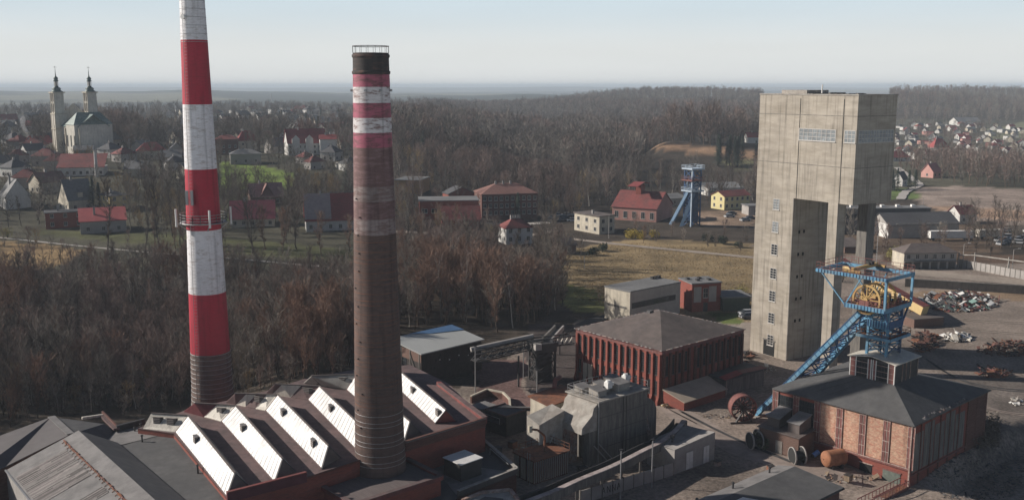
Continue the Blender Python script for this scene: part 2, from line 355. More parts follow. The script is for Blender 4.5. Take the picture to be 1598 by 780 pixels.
def build_terrain():
    d = [8.0]
    while d[-1] < 30000: d.append(d[-1] * (1.0105 if 80 < d[-1] < 400 else 1.016 if d[-1] < 3000 else 1.035) if d[-1] > 70 else d[-1] + 4)
    d = np.array(d); A = np.linspace(-1.15, 1.15, 420); A = np.sign(A) * np.abs(A) ** 1.25
    D, T = np.meshgrid(d, A, indexing='ij')
    X = D * np.tan(T * 0.86); Y = D.copy(); Z = TZ(X, Y)
    nr, nc = X.shape
    rs = np.random.RandomState(3)
    zz = Z - CAMH; f = Y * cT - zz * sT; up = Y * sT + zz * cT
    U = 799 + FPX * X / f; V = 390 - FPX * up / f
    # wavy zone edges: offsets tied to the ground, not to the picture
    nx_ = np.sin(X * .35 + 1) * np.sin(Y * .31) + .6 * np.sin(X * .13 + Y * .09)
    U2 = U + nx_ * 900 / np.maximum(Y, 60); V2 = V + nx_ * 260 / np.maximum(Y, 60)
    base = np.zeros((nr, nc, 3)); base[:] = (.058, .046, .036)
    far = ss(1900, 3200, Y)[..., None]
    base = base * (1 - far) + np.array((.042, .050, .038)) * far
    pn = np.sin(X * .0021 + 2) * np.sin(Y * .0016 + X * .0007) + .5 * np.sin(X * .0057 + 1) * np.sin(Y * .0043)
    fld = (ss(.25, .5, pn) * far[..., 0])[..., None]
    base = base * (1 - fld) + np.array((.17, .165, .11)) * fld
    twn = ((Y > 280) & (Y < 1400) & (X / Y < -.12))
    base[twn] = (.062, .058, .04)
    vil = ((Y > 480) & (Y < 1300) & (X / Y > .36)); base[vil] = (.085, .08, .055)
    for kind, poly, c in ZONES:
        k = inpoly(U2, V2, poly) & (Y > 60)
        base[k] = c
    base = base.reshape(-1, 3)
    me = bpy.data.meshes.new('ground')
    v = np.stack([X, Y, Z], -1).reshape(-1, 3)
    i, j = np.meshgrid(np.arange(nr - 1), np.arange(nc - 1), indexing='ij')
    a = (i * nc + j).ravel(); q = np.stack([a, a + 1, a + nc + 1, a + nc], -1)
    me.vertices.add(len(v)); me.vertices.foreach_set('co', v.ravel())
    me.loops.add(q.size); me.loops.foreach_set('vertex_index', q.ravel().astype('i'))
    me.polygons.add(len(q)); me.polygons.foreach_set('loop_start', np.arange(0, q.size, 4, dtype='i'))
    me.polygons.foreach_set('use_smooth', np.ones(len(q), bool))
    me.update(); me.validate()
    at_ = me.color_attributes.new('cover', 'FLOAT_COLOR', 'POINT')
    at_.data.foreach_set('color', np.concatenate([base, np.ones((len(base), 1))], 1).ravel())
    m = bpy.data.materials.new('ground_cover'); m.use_nodes = True; t = m.node_tree; N = t.nodes; L = t.links
    bs = N['Principled BSDF']; bs.inputs['Roughness'].default_value = .95; bs.inputs['Specular IOR Level'].default_value = .15
    ca = N.new('ShaderNodeVertexColor'); ca.layer_name = 'cover'; tc = N.new('ShaderNodeTexCoord')
    def nz(sc, det, lo, hi, a0=.32, a1=.68):
        n = N.new('ShaderNodeTexNoise'); n.inputs['Scale'].default_value = sc; n.inputs['Detail'].default_value = det
        n.inputs['Roughness'].default_value = .68
        L.new(tc.outputs['Object'], n.inputs['Vector']); r = N.new('ShaderNodeMapRange')
        for q_, x_ in zip((1, 2, 3, 4), (a0, a1, lo, hi)): r.inputs[q_].default_value = x_
        L.new(n.outputs[0], r.inputs[0]); return n, r.outputs[0]
    n1, f1 = nz(.06, 9, .5, 1.5); n2, f2 = nz(1.8, 10, .55, 1.45); n3, f3 = nz(.008, 6, .7, 1.3)
    a_ = N.new('ShaderNodeMath'); a_.operation = 'MULTIPLY'; L.new(f1, a_.inputs[0]); L.new(f2, a_.inputs[1])
    b_ = N.new('ShaderNodeMath'); b_.operation = 'MULTIPLY'; L.new(a_.outputs[0], b_.inputs[0]); L.new(f3, b_.inputs[1])
    vm = N.new('ShaderNodeVectorMath'); vm.operation = 'SCALE'; L.new(ca.outputs[0], vm.inputs[0]); L.new(b_.outputs[0], vm.inputs['Scale'])
    L.new(vm.outputs[0], bs.inputs['Base Color'])
    bp = N.new('ShaderNodeBump'); bp.inputs['Strength'].default_value = .6; bp.inputs['Distance'].default_value = .25
    L.new(n2.outputs[0], bp.inputs['Height']); L.new(bp.outputs[0], bs.inputs['Normal'])
    me.materials.append(m)
    o = bpy.data.objects.new('ground', me); COL.objects.link(o); o['kind'] = 'structure'
build_terrain()
def ribbon(name, marks, width, m, off=.12, world=None):
    pts = world or [gt(*p) for p in marks]; path = []
    for a, b in zip(pts, pts[1:]):
        n = max(2, int((b - a).length / 4))
        path += [a.lerp(b, i / n) for i in range(n)]
    path.append(pts[-1])
    for _ in range(6): path = [path[0]] + [(path[i - 1] + path[i] * 2 + path[i + 1]) / 4 for i in range(1, len(path) - 1)] + [path[-1]]
    mb = MB(); vs = []
    for i, p in enumerate(path):
        d = (path[min(i + 1, len(path) - 1)] - path[max(i - 1, 0)]); d.z = 0; d.normalize()
        nrm = Vector((-d.y, d.x, 0)); wj = width * (1 + .12 * math.sin(i * 1.7))
        for s_ in (-.5, .5):
            q = p + nrm * s_ * wj; vs.append((q.x, q.y, tz(q.x, q.y) + off))
    mb.add(vs, [(2 * i, 2 * i + 1, 2 * i + 3, 2 * i + 2) for i in range(len(path) - 1)], m)
    return structure(name, mb)
m_track = mat('dusty_track', (.30, .25, .205), .95, .25, .8)
m_pave = mat('concrete_path', (.40, .37, .34), .9, .12, .8)
m_asph = mat('worn_asphalt', (.055, .052, .052), .9, .25, .8)
m_yardrd = mat('yard_track', (.265, .215, .185), .95, .25, .5)
ribbon('footpath', [(-60, 366), (0, 371), (120, 384), (250, 396), (400, 407), (552, 418)], 1.1, m_pave, .15)
ribbon('dirt_road', [(880, 372), (960, 381), (1050, 390), (1185, 403)], 3.5, m_track, .12)
ribbon('road', [(1415, 424), (1500, 432), (1600, 441), (1660, 447)], 9, m_track, .10)
ribbon('yard_road', [(1010, 610), (1060, 645), (1095, 668), (1130, 690), (1180, 712), (1240, 728), (1290, 742), (1345, 750)], 5.0, m_yardrd, .03)
ribbon('path', [(1175, 505), (1162, 540), (1120, 560)], 5.0, m_track, .05)
ribbon('lane', [(600, 362), (700, 366), (815, 370), (870, 360)], 4, m_track, .12)
ribbon('country_road', [(855, 348), (800, 352), (760, 350)], 5, m_pave, .3)
ribbon('town_road', [(1400, 262), (1438, 290), (1412, 300), (1405, 312)], 4, m_pave, .4)
for i_, w_ in enumerate(([(1480, 600), (1530, 640), (1580, 650), (1640, 648)], [(1445, 560), (1500, 600), (1560, 612), (1650, 610)], [(1440, 505), (1500, 512), (1570, 520), (1650, 522)],
                         [(1040, 636), (1090, 662), (1140, 690), (1200, 712)], [(1060, 640), (1110, 668), (1165, 694), (1230, 718)], [(1390, 470), (1480, 498), (1560, 505), (1650, 500)])):
    for o_ in (0, 6): ribbon('vehicle_track', [(a + o_ * .6, b + o_ * .5) for a, b in w_], .45, (m_yardrd, m_asph, m_track)[i_ % 3], .07)
ribbon('river', [(905, 508), (940, 492), (1010, 480), (1060, 470)], 3, m_asph, .06)
# ------------------------------------------------------------ concrete winding tower
def railing(mb, pts, h, m, th=.05, step=1.5, closed=False, rails=2):
    pp = list(pts) + ([pts[0]] if closed else [])
    for a, b in zip(pp, pp[1:]):
        a, b = Vector(a), Vector(b); n = max(1, int((b - a).length / step))
        for k in range(rails):
            dz = Vector((0, 0, h * (k + 1) / rails)); mb.bar(a + dz, b + dz, th, m)
        for i in range(n + 1):
            p = a.lerp(b, i / n); mb.bar(p, p + Vector((0, 0, h)), th, m)
    return mb
def winding_tower():
    t = Thing('winding_tower', 'tall grey concrete winding tower on legs beside the blue headframe', 'winding tower', (59.75, 171.0, 0), 33)
    WX, WY, Z0, ZT = 10.7, 22.5, 31.3, 50.3
    mb = MB().box(0, WX, 13.2, WY, -1, Z0 + .002, m_conc)
    leg = t.part('stair_shaft', mb)
    mb = MB().box(0, WX, 0, WY, Z0, ZT, m_conc)
    for y in (12.6, 2.9): mb.box(-.012, .01, y - .08, y + .08, Z0, ZT - .6, m_dark)
    for z in (ZT - 3.6, Z0 + 6.4): mb.box(-.02, .01, 0, WY, z, z + .10, m_conc_d); mb.box(0, WX, -.02, .01, z, z + .10, m_conc_d)
    mb.box(-.012, .01, 13.1, 13.25, .2, Z0, m_conc_d)
    mb.box(-.10, WX + .1, -.1, WY + .1, ZT, ZT + .22, m_conc_l)
    head = t.part('machine_hall', mb)
    rb = MB().box(2, 8, 13, 19, ZT + .2, ZT + .9, m_conc_l)
    for i in range(16): rb.box(random.uniform(.2, 10), random.uniform(.2, 10.4), 1.5 + i * 1.3, 1.9 + i * 1.3, ZT + .2, ZT + .2 + random.uniform(.05, .3), m_conc_d)
    t.part('roof_slab', rb)
    t.part('antenna', MB().cone((5, 12, ZT), (5, 12, ZT + 1.9), .16, .12, 8, m_white))
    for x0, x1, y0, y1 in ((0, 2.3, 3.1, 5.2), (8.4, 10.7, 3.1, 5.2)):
        t.part('column', MB().box(x0 + .01, x1 - .01, y0, y1, -1, Z0 + .002, m_conc if x0 < 1 else m_conc_d))  # rear column in darker concrete, its shade painted into the colour
    for v in (317, 352, 387, 424, 459, 493, 527):
        z = aty(1209, v, 187).z
        t.window((0, 17.3, z - 1.05), 1.5, 2.0, 'y', 2, 4, m_frame, m_glassb if v < 380 else m_glass, .1)
    z = aty(1270, 221, 176).z
    t.window((0, 8.5, z), 8.2, 2.1, 'y', 8, 3, m_frame, m_glassb, .12)
    t.window((0, 1.35, z), 2.3, 2.1, 'y', 3, 3, m_frame, m_glassb, .12)
    t.window((5.35, 0, z), 9.6, 2.1, 'x', 12, 3, m_frame, m_glassb, .1)
    dr = t.part('doorway', MB().box(-.03, .02, 16.2, 19.0, .1, 3.0, m_dark).box(-.06, .03, 16.0, 19.2, 3.0, 3.25, m_conc_d))
    for z in np.arange(7.3, 26, 4.3):
        for x in (2.0, 3.3):
            t.put('vent_opening', win_dark(.5, .6), (x, 13.2, z), 0)
WD = {}
def win_dark(w_, h_):
    if (w_, h_) not in WD: WD[(w_, h_)] = MB().box(-w_ / 2, w_ / 2, -.03, .02, 0, h_, m_dark).mesh('opening')
    return WD[(w_, h_)]
winding_tower()
# ------------------------------------------------------------ chimneys
def paint(name, a, b, thr=.5, rough=.6): return mat(name, a, rough, .15, 1.6, (1, 1, 4), col2=b, thr=thr, bump=.25, soft=.06, drip=.3)
m_cred = paint('chimney_red_paint', (.40, .012, .035), (.32, .015, .03), .6)
m_cwhite = paint('chimney_white_paint', (.72, .71, .72), (.50, .46, .44), .58)
m_cpink = paint('faded_pink_paint', (.35, .085, .13), (.17, .06, .07), .53)
m_cwhite2 = paint('flaking_white_paint', (.58, .55, .55), (.22, .15, .14), .55)
m_csoot = paint('sooty_brick', (.045, .04, .038), (.10, .06, .05), .56, .9)
m_cmix = paint('brick_with_faded_paint', (.15, .09, .085), (.22, .135, .135), .54, .9)
m_cmix2 = paint('pale_faded_paint_on_brick', (.26, .21, .20), (.18, .12, .11), .5, .9)
m_cbrick = paint('chimney_brick', (.118, .074, .061), (.088, .06, .052), .52, .9)
m_cbrick2 = paint('hooped_chimney_brick', (.17, .115, .095), (.11, .08, .07), .5, .9)
def chimney_rw():
    cx, cy = -47.6, 150.0
    t = Thing('chimney', 'tall chimney painted in broad red and white bands', 'chimney', (cx, cy, -1))
    def rad(z): return 3.27 - (z / 64.5) * 1.46 + .25 * max(0, (6 - z) / 6) ** 2
    zs = [-9, 10.8, 20.3, 30.21, 39.52, 49.22, 58.72, 66, 70]; ms = [m_cbrick2, m_cred, m_cwhite, m_cred, m_cwhite, m_cred, m_cwhite, m_cred]
    mb = MB()
    for a, b, m in zip(zs, zs[1:], ms):
        n = 12; mb.lathe([(rad(a + (b - a) * i / n), a + (b - a) * i / n + 1) for i in range(n + 1)], 48, m)
    mb.lathe([(rad(70), 71), (rad(70) - .3, 71), (rad(70) - .3, 60)], 48, m_csoot)
    t.part('shaft', mb)
    for k in range(14):
        z = .9 + k * .75; t.part('hoop', MB().ring(0, 0, z + 1, rad(z) - .02, .06, .07, 40, m_metal))
    for k in range(9): t.part('hoop', MB().ring(0, 0, 59.4 + k * 1.2, rad(58.4 + k * 1.2) - .02, .05, .06, 40, m_metal))
    z = 31.2; r = rad(z)
    pl = t.part('platform', MB().ring(0, 0, z + 1, r, .95, .12, 32, m_metal))
    rl = MB()
    ring = [((r + .9) * math.cos(i * math.pi / 9), (r + .9) * math.sin(i * math.pi / 9), z + 1.1) for i in range(18)]
    railing(rl, ring, 1.3, m_metal, .07, 3, True, 3); t.part('railing', rl, pl)
    for a in (-150, -60, 20, 100):
        c, s = math.cos(R(a)), math.sin(R(a))
        ab = MB().bar(((r) * c, (r) * s, z), ((r + 1.2) * c, (r + 1.2) * s, z + 1), .12, m_metal)
        ab.cone(((r + 1.5) * c, (r + 1.5) * s, z + .6), ((r + 1.5) * c, (r + 1.5) * s, z + 3.3), .17, .17, 8, m_white)
        t.part('antenna', ab)
    for dx in (-.35, .35):
        a = R(-112) + dx * .45; rr = rad(35.5) + .5
        ab = MB().box(-.2 + rr * math.cos(a), .2 + rr * math.cos(a), rr * math.sin(a) - .15, rr * math.sin(a) + .15, 35.2, 37.4, m_metal)
        ab.bar((rad(36) * math.cos(a), rad(36) * math.sin(a), 36), (rr * math.cos(a), rr * math.sin(a), 36), .1, m_metal_d)
        t.part('antenna', ab)
    a = R(-112); dm = MB().cone((rad(62) * math.cos(a), rad(62) * math.sin(a), 63), ((rad(62) + .5) * math.cos(a), (rad(62) + .5) * math.sin(a), 63), .35, .35, 12, m_white)
    t.part('dish', dm)
    a = R(-112); lm = MB()
    for s_ in (-.28, .28):
        for k in range(22):
            z0, z1 = 2 + k * 3.1, 2 + (k + 1) * 3.1
            lm.bar((rad(z0) * 1.03 * math.cos(a) + s_, rad(z0) * 1.03 * math.sin(a), z0), (rad(z1) * 1.03 * math.cos(a) + s_, rad(z1) * 1.03 * math.sin(a), z1), .05, m_metal)
    for k in range(134):
        z0 = 2 + k * .5; q = rad(z0) * 1.035; lm.bar((q * math.cos(a) - .28, q * math.sin(a), z0), (q * math.cos(a) + .28, q * math.sin(a), z0), .035, m_metal)
    t.part('ladder', lm)
chimney_rw()
def chimney_brick():
    cx, cy, zb = -16.1, 113.9, 5.8
    t = Thing('chimney', 'round brown brick chimney with faded pink and white bands near its sooty top', 'chimney', (cx, cy, zb))
    k = 113.6 / 111.5
    def rad(z): return 3.02 - (z - 5.9) / 49.7 * .98 + (.12 * max(0, 1 - (z - 5.9) / 3))
    Z = [5.7, 35.3, 37.1, 39.1, 40.8, 45.15, 46.8, 48.45, 50.1, 51.86, 53.6, 55.6]
    ms = [m_cbrick, m_cmix2, m_cmix, m_cmix2, m_cmix, m_cpink, m_cwhite2, m_cpink, m_cwhite2, m_cpink, m_csoot]
    Z = [52 + (z - 52) * k if z > 6 else z for z in Z]
    mb = MB()
    for a, b, m in zip(Z, Z[1:], ms):
        n = 20 if b - a > 10 else 3
        e = .03 if m is m_cbrick else 0
        mb.lathe([(rad(a + (b - a) * i / n) + e, a + (b - a) * i / n - zb) for i in range(n + 1)], 48, m)
    zt_ = Z[-1]
    for q in (zt_ - .35, zt_ - 2.2): mb.lathe([(rad(q) - .02, q - zb - .25), (rad(q) + .10, q - zb - .1), (rad(q) + .10, q - zb + .15), (rad(q), q - zb + .2)], 48, m_csoot)
    mb.lathe([(rad(zt_), zt_ - zb), (rad(zt_) - .35, zt_ - zb), (rad(zt_) - .35, 30)], 48, m_csoot)
    t.part('shaft', mb)
    rg = MB(); pts = [((rad(zt_) + .02) * math.cos(i * math.pi / 8), (rad(zt_) + .02) * math.sin(i * math.pi / 8), zt_ - zb) for i in range(16)]
    for i, p in enumerate(pts):
        a = Vector(p); rg.bar(a, a + Vector((0, 0, .75)), .035, m_metal_d)
        b = Vector(pts[(i + 1) % 16]); rg.bar(a + Vector((0, 0, .75)), b + Vector((0, 0, .75)), .08, m_metal_d)
    t.part('top_ring', rg)
    for a in (-100, -55, -8, 188, 150, 60):
        c, s = math.cos(R(a)), math.sin(R(a)); r = rad(52)
        t.part('lamp', MB().cone((r * c, r * s, zt_ - zb - 4.2), ((r + .3) * c, (r + .3) * s, zt_ - zb - 4.2), .13, .13, 8, m_metal))
    for k_ in range(34):
        z = 1.0 + k_ * .82 + (.3 if k_ % 3 == 0 else 0); t.part('hoop', MB().ring(0, 0, z, rad(z + zb) + .02, .025, .05, 40, m_metal if k_ < 9 else m_rust))
    wb = MB()
    for k_ in range(14):
        a = R(-135 + random.uniform(-12, 12)); z = 6 + k_ * 2.1; r = rad(z + zb) + .02
        wb.box(r * math.cos(a) - .12, r * math.cos(a) + .12, r * math.sin(a) - .1, r * math.sin(a) + .02, z, z + .12, m_dark)
    t.part('step_iron', wb)
chimney_brick()
# ------------------------------------------------------------ headframe hall
def headframe_hall():
    t = Thing('headframe_hall', 'orange brick shaft hall with a grey hipped roof under the blue headframe', 'shaft hall', (HF[0], HF[1], -1.2), 41.5)
    X, Y, E = 22.6, 20.9, 9.2
    mb = MB().box(0, X, 0, Y, -4, E, m_brick_r)
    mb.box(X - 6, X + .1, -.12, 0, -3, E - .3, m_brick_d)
    t.part('wall', mb)
    bw = Y / 6
    for i in range(6):
        a, b = i * bw + .5, (i + 1) * bw - .5
        p = MB()
        if i < 4: p.box(-.05, .01, a, b, 3.1, E - .35, m_brick)
        else: p.box(-.05, .01, a, b, 2.2, 4.6, m_brick_r); p.box(-.05, .01, a, b, 8.6, E - .2, m_brick_r)
        t.part('brick_panel', p)
        if i >= 4: t.window((-.02, (a + b) / 2, 4.9), 2.45, 3.5, 'y', 6, 5, m_metal_d, m_glass, .06)
    for i in range(7):
        y = i * bw; q = MB().box(-.16, .02, y - .42, y - .1, 2.9, E - .1, m_steel_r).box(-.16, .02, y + .1, y + .42, 2.9, E - .1, m_steel_r)
        q.box(-.10, .02, y - .1, y + .1, 2.9, E - .1, m_brick_r)
        for k, dy in enumerate((-.46, -.05, .46)): q.box(-.19, -.10, y + dy - .035, y + dy + .035, 2.9, E - .12, m_whitel)
        for z in (4.4, 5.9, 7.4, 8.7): q.box(-.20, -.12, y - .42, y + .42, z, z + .07, m_whitel)
        t.part('pilaster', q)
    gd = MB().box(-.22, .01, 0, Y, 2.7, 2.95, m_steel_r).box(-.24, .01, 0, Y, 2.95, 3.02, m_whitel)
    gd.box(-.2, .01, 0, Y, E - .15, E + .02, m_metal_d)
    t.part('girder', gd)
    # right wall: dim ribs and rail
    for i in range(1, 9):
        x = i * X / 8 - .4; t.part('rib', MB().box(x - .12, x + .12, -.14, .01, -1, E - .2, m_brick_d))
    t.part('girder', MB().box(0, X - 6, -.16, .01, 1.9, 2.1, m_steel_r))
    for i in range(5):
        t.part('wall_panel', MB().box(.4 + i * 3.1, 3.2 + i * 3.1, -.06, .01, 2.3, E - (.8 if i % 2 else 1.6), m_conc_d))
    # doors at yard level
    dy = 12.4
    d = t.part('doorway', MB().box(-.06, .02, 9.1, 11.3, -.2, 2.6, m_dark)); t.part('door_leaf', MB().box(-.16, -.09, 9.3, 10.3, -.1, 2.4, m_whitel), d)
    t.part('doorway', MB().box(-.06, .02, 5.3, 7.1, 0, 1.9, m_dark).box(-.12, .02, 5.2, 7.2, 1.9, 2.02, m_whitel))
    t.part('garage_door', MB().box(-.08, .02, 1.2, 3.7, -.9, 1.9, mat('green_grey_door', (.12, .14, .12), .8, .3, 2)).box(-.12, .02, 1.1, 3.8, 1.9, 2.05, m_steel_r))
    t.part('drainpipe', MB().box(-.30, -.12, -.12, .06, .5, E - .2, m_whitel))
    # roof
    o = .45; zc = 12.25
    c = [(5.3, 5.6), (12.0, 5.6), (12.0, 12.3), (5.3, 12.3)]; e = [(-o, -o), (X + o, -o), (X + o, Y + o), (-o, Y + o)]
    rf = MB()
    for i in range(4):
        j = (i + 1) % 4
        rf.slab([(e[i][0], e[i][1], E), (e[j][0], e[j][1], E), (c[j][0], c[j][1], zc), (c[i][0], c[i][1], zc)], .18, m_bitumen)
    for k in range(3): rf.slab([(-o + .2, 14 + k * 2.2, E + .12), (-o + .2, 14.12 + k * 2.2, E + .12), (5.2, 9.0 + k * 1.2, zc + .02), (5.2, 8.9 + k * 1.2, zc + .02)], .05, m_bitumen)
    rfo = t.part('roof', rf)
    br = MB(); rr = random.Random(5)
    for i in range(46):
        x = rr.uniform(2, 15); s_ = rr.uniform(.12, .5); y = rr.uniform(-.55, .1)
        br.slab([(x, y, E + .22 + .05 * i / 46), (x + s_, y + .1, E + .24), (x + s_ * .8, y + s_ * .7, E + .36), (x - .1, y + s_ * .6, E + .30)], .06, rr.choice([m_whitel, m_bitumen_l, m_bitumen_l, m_metal_d]))
    t.part('broken_edge', br, rfo)
    # glazed lantern
    x0, x1, y0, y1, z1 = 5.3, 12.0, 5.6, 12.3, 15.1
    ct = MB().box(x0, x1, y0, y1, zc - .8, z1, m_metal_d)
    for k, (s0, s1) in enumerate(((0, .9), (2.75, 3.2), (3.5, 3.95), (5.8, 6.7))):
        ct.box(x0 - .06, x0 + .01, y0 + s0, y0 + s1, zc - .4, z1, m_steel_r)
        for q in (s0, s1): ct.box(x0 - .10, x0 + .02, y0 + q - .06, y0 + q + .06, zc - .4, z1, m_white)
    for z in (zc + .55, zc + 1.35, zc + 2.2): ct.box(x0 - .09, x0 + .02, y0, y1, z, z + .07, m_whitel)
    for s0 in (0, 2.1, 3.2, 4.4, 6.6): ct.box(x0 + s0, x0 + s0 + .12, y0 - .08, y0 + .01, zc - .4, z1, m_whitel)
    lan = t.part('lantern', ct)
    for yy in (7.4, 10.4): t.window((x0 - .02, yy + .1, zc + .05), 1.75, 2.5, 'y', 4, 5, m_metal_d, m_glass, .05)
    lr = MB(); q = .35; ym = (y0 + y1) / 2
    lr.slab([(x0 - q, y0 - q, z1), (x1 + q, y0 - q, z1), (x1 + q, ym, z1 + .55), (x0 - q, ym, z1 + .55)], .12, m_offw)
    lr.slab([(x0 - q, ym, z1 + .56), (x1 + q, ym, z1 + .56), (x1 + q, y1 + q, z1), (x0 - q, y1 + q, z1)], .12, m_offw)
    t.part('lantern_roof', lr, lan)
    # low boiler annexe with two roof boxes against the left wall
    a = Thing('pump_annexe', 'low brown annexe with two dark roof boxes against the orange brick hall', 'annexe', t.wpt((-4.2, 14.2, 1.2)), 41.5)
    a.part('wall', MB().box(0, 4.1, 0, 6.6, -.3, 3.1, m_brick_b)); a.part('roof', MB().slab([(-.2, -.2, 3.2), (4.15, -.2, 3.6), (4.15, 6.8, 3.6), (-.2, 6.8, 3.2)], .12, m_bitumen_b))
    for y in (.6, 3.9):
        a.part('roof_box', MB().prism([(1.0, y), (4.0, y), (4.0, y + 1.9), (1.0, y + 1.9)], 3.3, [4.7, 5.5, 5.5, 4.7], m_bitumen_b).slab([(.8, y - .15, 4.75), (4.05, y - .15, 5.62), (4.05, y + 2.05, 5.62), (.8, y + 2.05, 4.75)], .08, m_bitumen_l))
    a.part('drainpipe', MB().cone((-.1, 6.5, 0), (-.1, 6.5, 3.1), .08, .08, 6, m_metal))
    a.part('bricked_doorway', MB().box(-.06, .02, 2.6, 3.7, 0, 1.9, m_conc_l))
headframe_hall()
# ------------------------------------------------------------ lattice helpers and headframes
def lattice(mb, p, q, n, m, th=.1, cross=True):      # p,q = two polylines ends ((bottom a, top a), (bottom b, top b))
    (a0, a1), (b0, b1) = [tuple(map(Vector, s)) for s in (p, q)]
    for i in range(n):
        s0, s1 = i / n, (i + 1) / n
        mb.bar(a0.lerp(a1, s0), b0.lerp(b1, s1), th, m)
        if cross: mb.bar(b0.lerp(b1, s0), a0.lerp(a1, s1), th, m)
        mb.bar(a0.lerp(a1, s1), b0.lerp(b1, s1), th, m)
def sheave_mesh(r, m, w_=.28, sp=12):
    mb = MB(); n = 28
    vs = []; prof = [(r - .28, -w_ / 2), (r, -w_ / 2), (r - .1, 0), (r, w_ / 2), (r - .28, w_ / 2)]
    for i in range(n):
        a = 2 * math.pi * i / n; vs += [(x, q * math.cos(a), q * math.sin(a)) for q, x in prof]
    k = len(prof); fs = [(i * k + j, i * k + (j + 1) % k, ((i + 1) % n) * k + (j + 1) % k, ((i + 1) % n) * k + j) for i in range(n) for j in range(k)]
    mb.add(vs, fs, m)
    for i in range(sp):
        a = 2 * math.pi * i / sp; mb.bar((0, .2 * math.cos(a), .2 * math.sin(a)), (0, (r - .2) * math.cos(a), (r - .2) * math.sin(a)), .13, m)
    mb.cone((-.35, 0, 0), (.35, 0, 0), .32, .32, 12, m)
    return mb.mesh('sheave')
def headframe():
    t = Thing('headframe', 'large blue steel headframe with yellow rope wheels above the hipped hall roof', 'headframe', (52.8, 134.06, 14.6), 41.5)
    B, D = m_blue, m_bluedk  # darker blue, also painted as shade on right, rear and lower steel
    X, Y = 3.8, 2.9; zt_ = 6.0
    posts = [(0, 0), (X, 0), (X, Y), (0, Y)]
    for i, (x, y) in enumerate(posts): t.part('post', MB().bar((x, y, -2.2), (x, y, zt_), .34, B if i in (0, 3) else D))  # right-hand posts take the darker blue as painted shade
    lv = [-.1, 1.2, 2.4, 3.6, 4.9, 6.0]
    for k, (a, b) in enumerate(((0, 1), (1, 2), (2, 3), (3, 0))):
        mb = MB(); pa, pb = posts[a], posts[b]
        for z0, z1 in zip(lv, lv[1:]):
            mb.bar((*pa, z0), (*pb, z1), .13, B if k == 3 else D); mb.bar((*pb, z0), (*pa, z1), .13, B if k == 3 else D); mb.bar((*pa, z1), (*pb, z1), .16, B)  # shade painted in: only the left face's diagonals stay light blue
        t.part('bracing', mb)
    for i in range(4): t.part('rope', MB().bar((.2 + i * 1.0, 1.0 + (i % 2) * .8, -2), (.2 + i * 1.0, 1.0 + (i % 2) * .8, 8.0), .05, m_rubber))
    for i in range(3): t.part('guide_rail', MB().bar((1 + i * .9, 1.4, -2), (1 + i * .9, 1.4, 6.5), .16, D))
    # low gallery
    z = 2.3; x0, x1, y0, y1 = -.95, 4.9, -.95, 4.2
    g = MB()
    for a, b in (((x0, y0), (x1, y0)), ((x1, y0), (x1, y1)), ((x1, y1), (x0, y1)), ((x0, y1), (x0, y0))): g.bar((*a, z), (*b, z), .12, B, .42)
    g.box(x0, 0, y0, y1, z, z + .05, m_rust).box(0, x1, y0, 0, z, z + .05, m_rust).box(X, x1, 0, y1, z, z + .05, m_rust).box(0, X, Y, y1, z, z + .05, m_rust)
    gp = t.part('gallery', g); rl = MB(); railing(rl, [(x0, y0, z), (x1, y0, z), (x1, y1, z), (x0, y1, z)], 1.0, m_rust, .06, 1.2, True); t.part('railing', rl, gp)
    # rope guide box
    bx = MB().box(-.25, -.1, -.15, 3.0, 3.7, 4.7, B).box(-.1, 3.9, -.28, -.14, 3.7, 4.7, D)  # right panel in darker blue, shade put into its colour
    for i in range(8): bx.box(-.34, -.25, -.1 + i * .42, 0 + i * .42, 3.7, 4.7, D)
    t.part('guide_box', bx)
    # crown braces
    cb = MB()
    for x in (0, X):
        cb.bar((x, -.2, 4.3), (x, 1.5, 6.3), .2, B); cb.bar((x, 3.1, 4.3), (x, 1.5, 6.3), .2, B)
    for y in (0, Y): cb.bar((-1.2, y, 6.2), (5.4, y, 6.2), .3, D)
    for x in (-1, .6, 2.2, 3.8, 5.2): cb.bar((x, -.2, 6.3), (x, 5.6, 6.3), .26, D)
    cb.bar((X, 0, 3.6), (5.8, 0, 6.4), .22, D); cb.bar((X, Y, 3.6), (5.8, Y, 6.4), .22, D); cb.bar((0, 0, 4.4), (-1.5, 0, 6.4), .2, D)
    t.part('crown_bracing', cb)
    # sheave platform
    z = 6.5; x0, x1, y0, y1 = -1.7, 5.8, -.25, 5.8
    g = MB().bar((x0, y0, z), (x0, y1, z), .2, B, .62).bar((x0, y0, z), (x1, y0, z), .2, B, .62).bar((x1, y0, z), (x1, y1, z), .2, B, .62).bar((x0, y1, z), (x1, y1, z), .2, B, .62)
    g.box(x0, x1, y0, y1, z + .02, z + .08, m_rust)
    for i in range(13): g.box(x0 - .16, x0 - .1, y0 + i * .5 - .03, y0 + i * .5 + .03, z - .3, z + .3, D)
    gp = t.part('sheave_platform', g); rl = MB(); railing(rl, [(x0, y0, z), (x1, y0, z), (x1, y1, z), (x0, y1, z)], 1.05, m_steel_r, .06, .9, True, 3); t.part('railing', rl, gp)
    sm = sheave_mesh(2.15, m_yellow)
    for i, x in enumerate((-1.0, 1.3, 3.4)):
        t.put('sheave', sm, (x, 2.9, 7.6))
        t.part('bearing_block', MB().box(x - .7, x - .4, 2.2, 3.6, 6.6, 7.5, m_steel_r))
    for i in range(3): t.part('motor', MB().box(4.4, 5.2, .8 + i * 1.6, 1.6 + i * 1.6, 6.6, 7.4, m_steel_r).cone((4.8, 1 + i * 1.6, 7.4), (4.8, 1 + i * 1.6, 8.0), .3, .2, 8, m_metal))
    # upper crane frame
    z = 10.9; x0, x1, y0, y1 = -1.75, 6.2, -.3, 10.6
    g = MB()
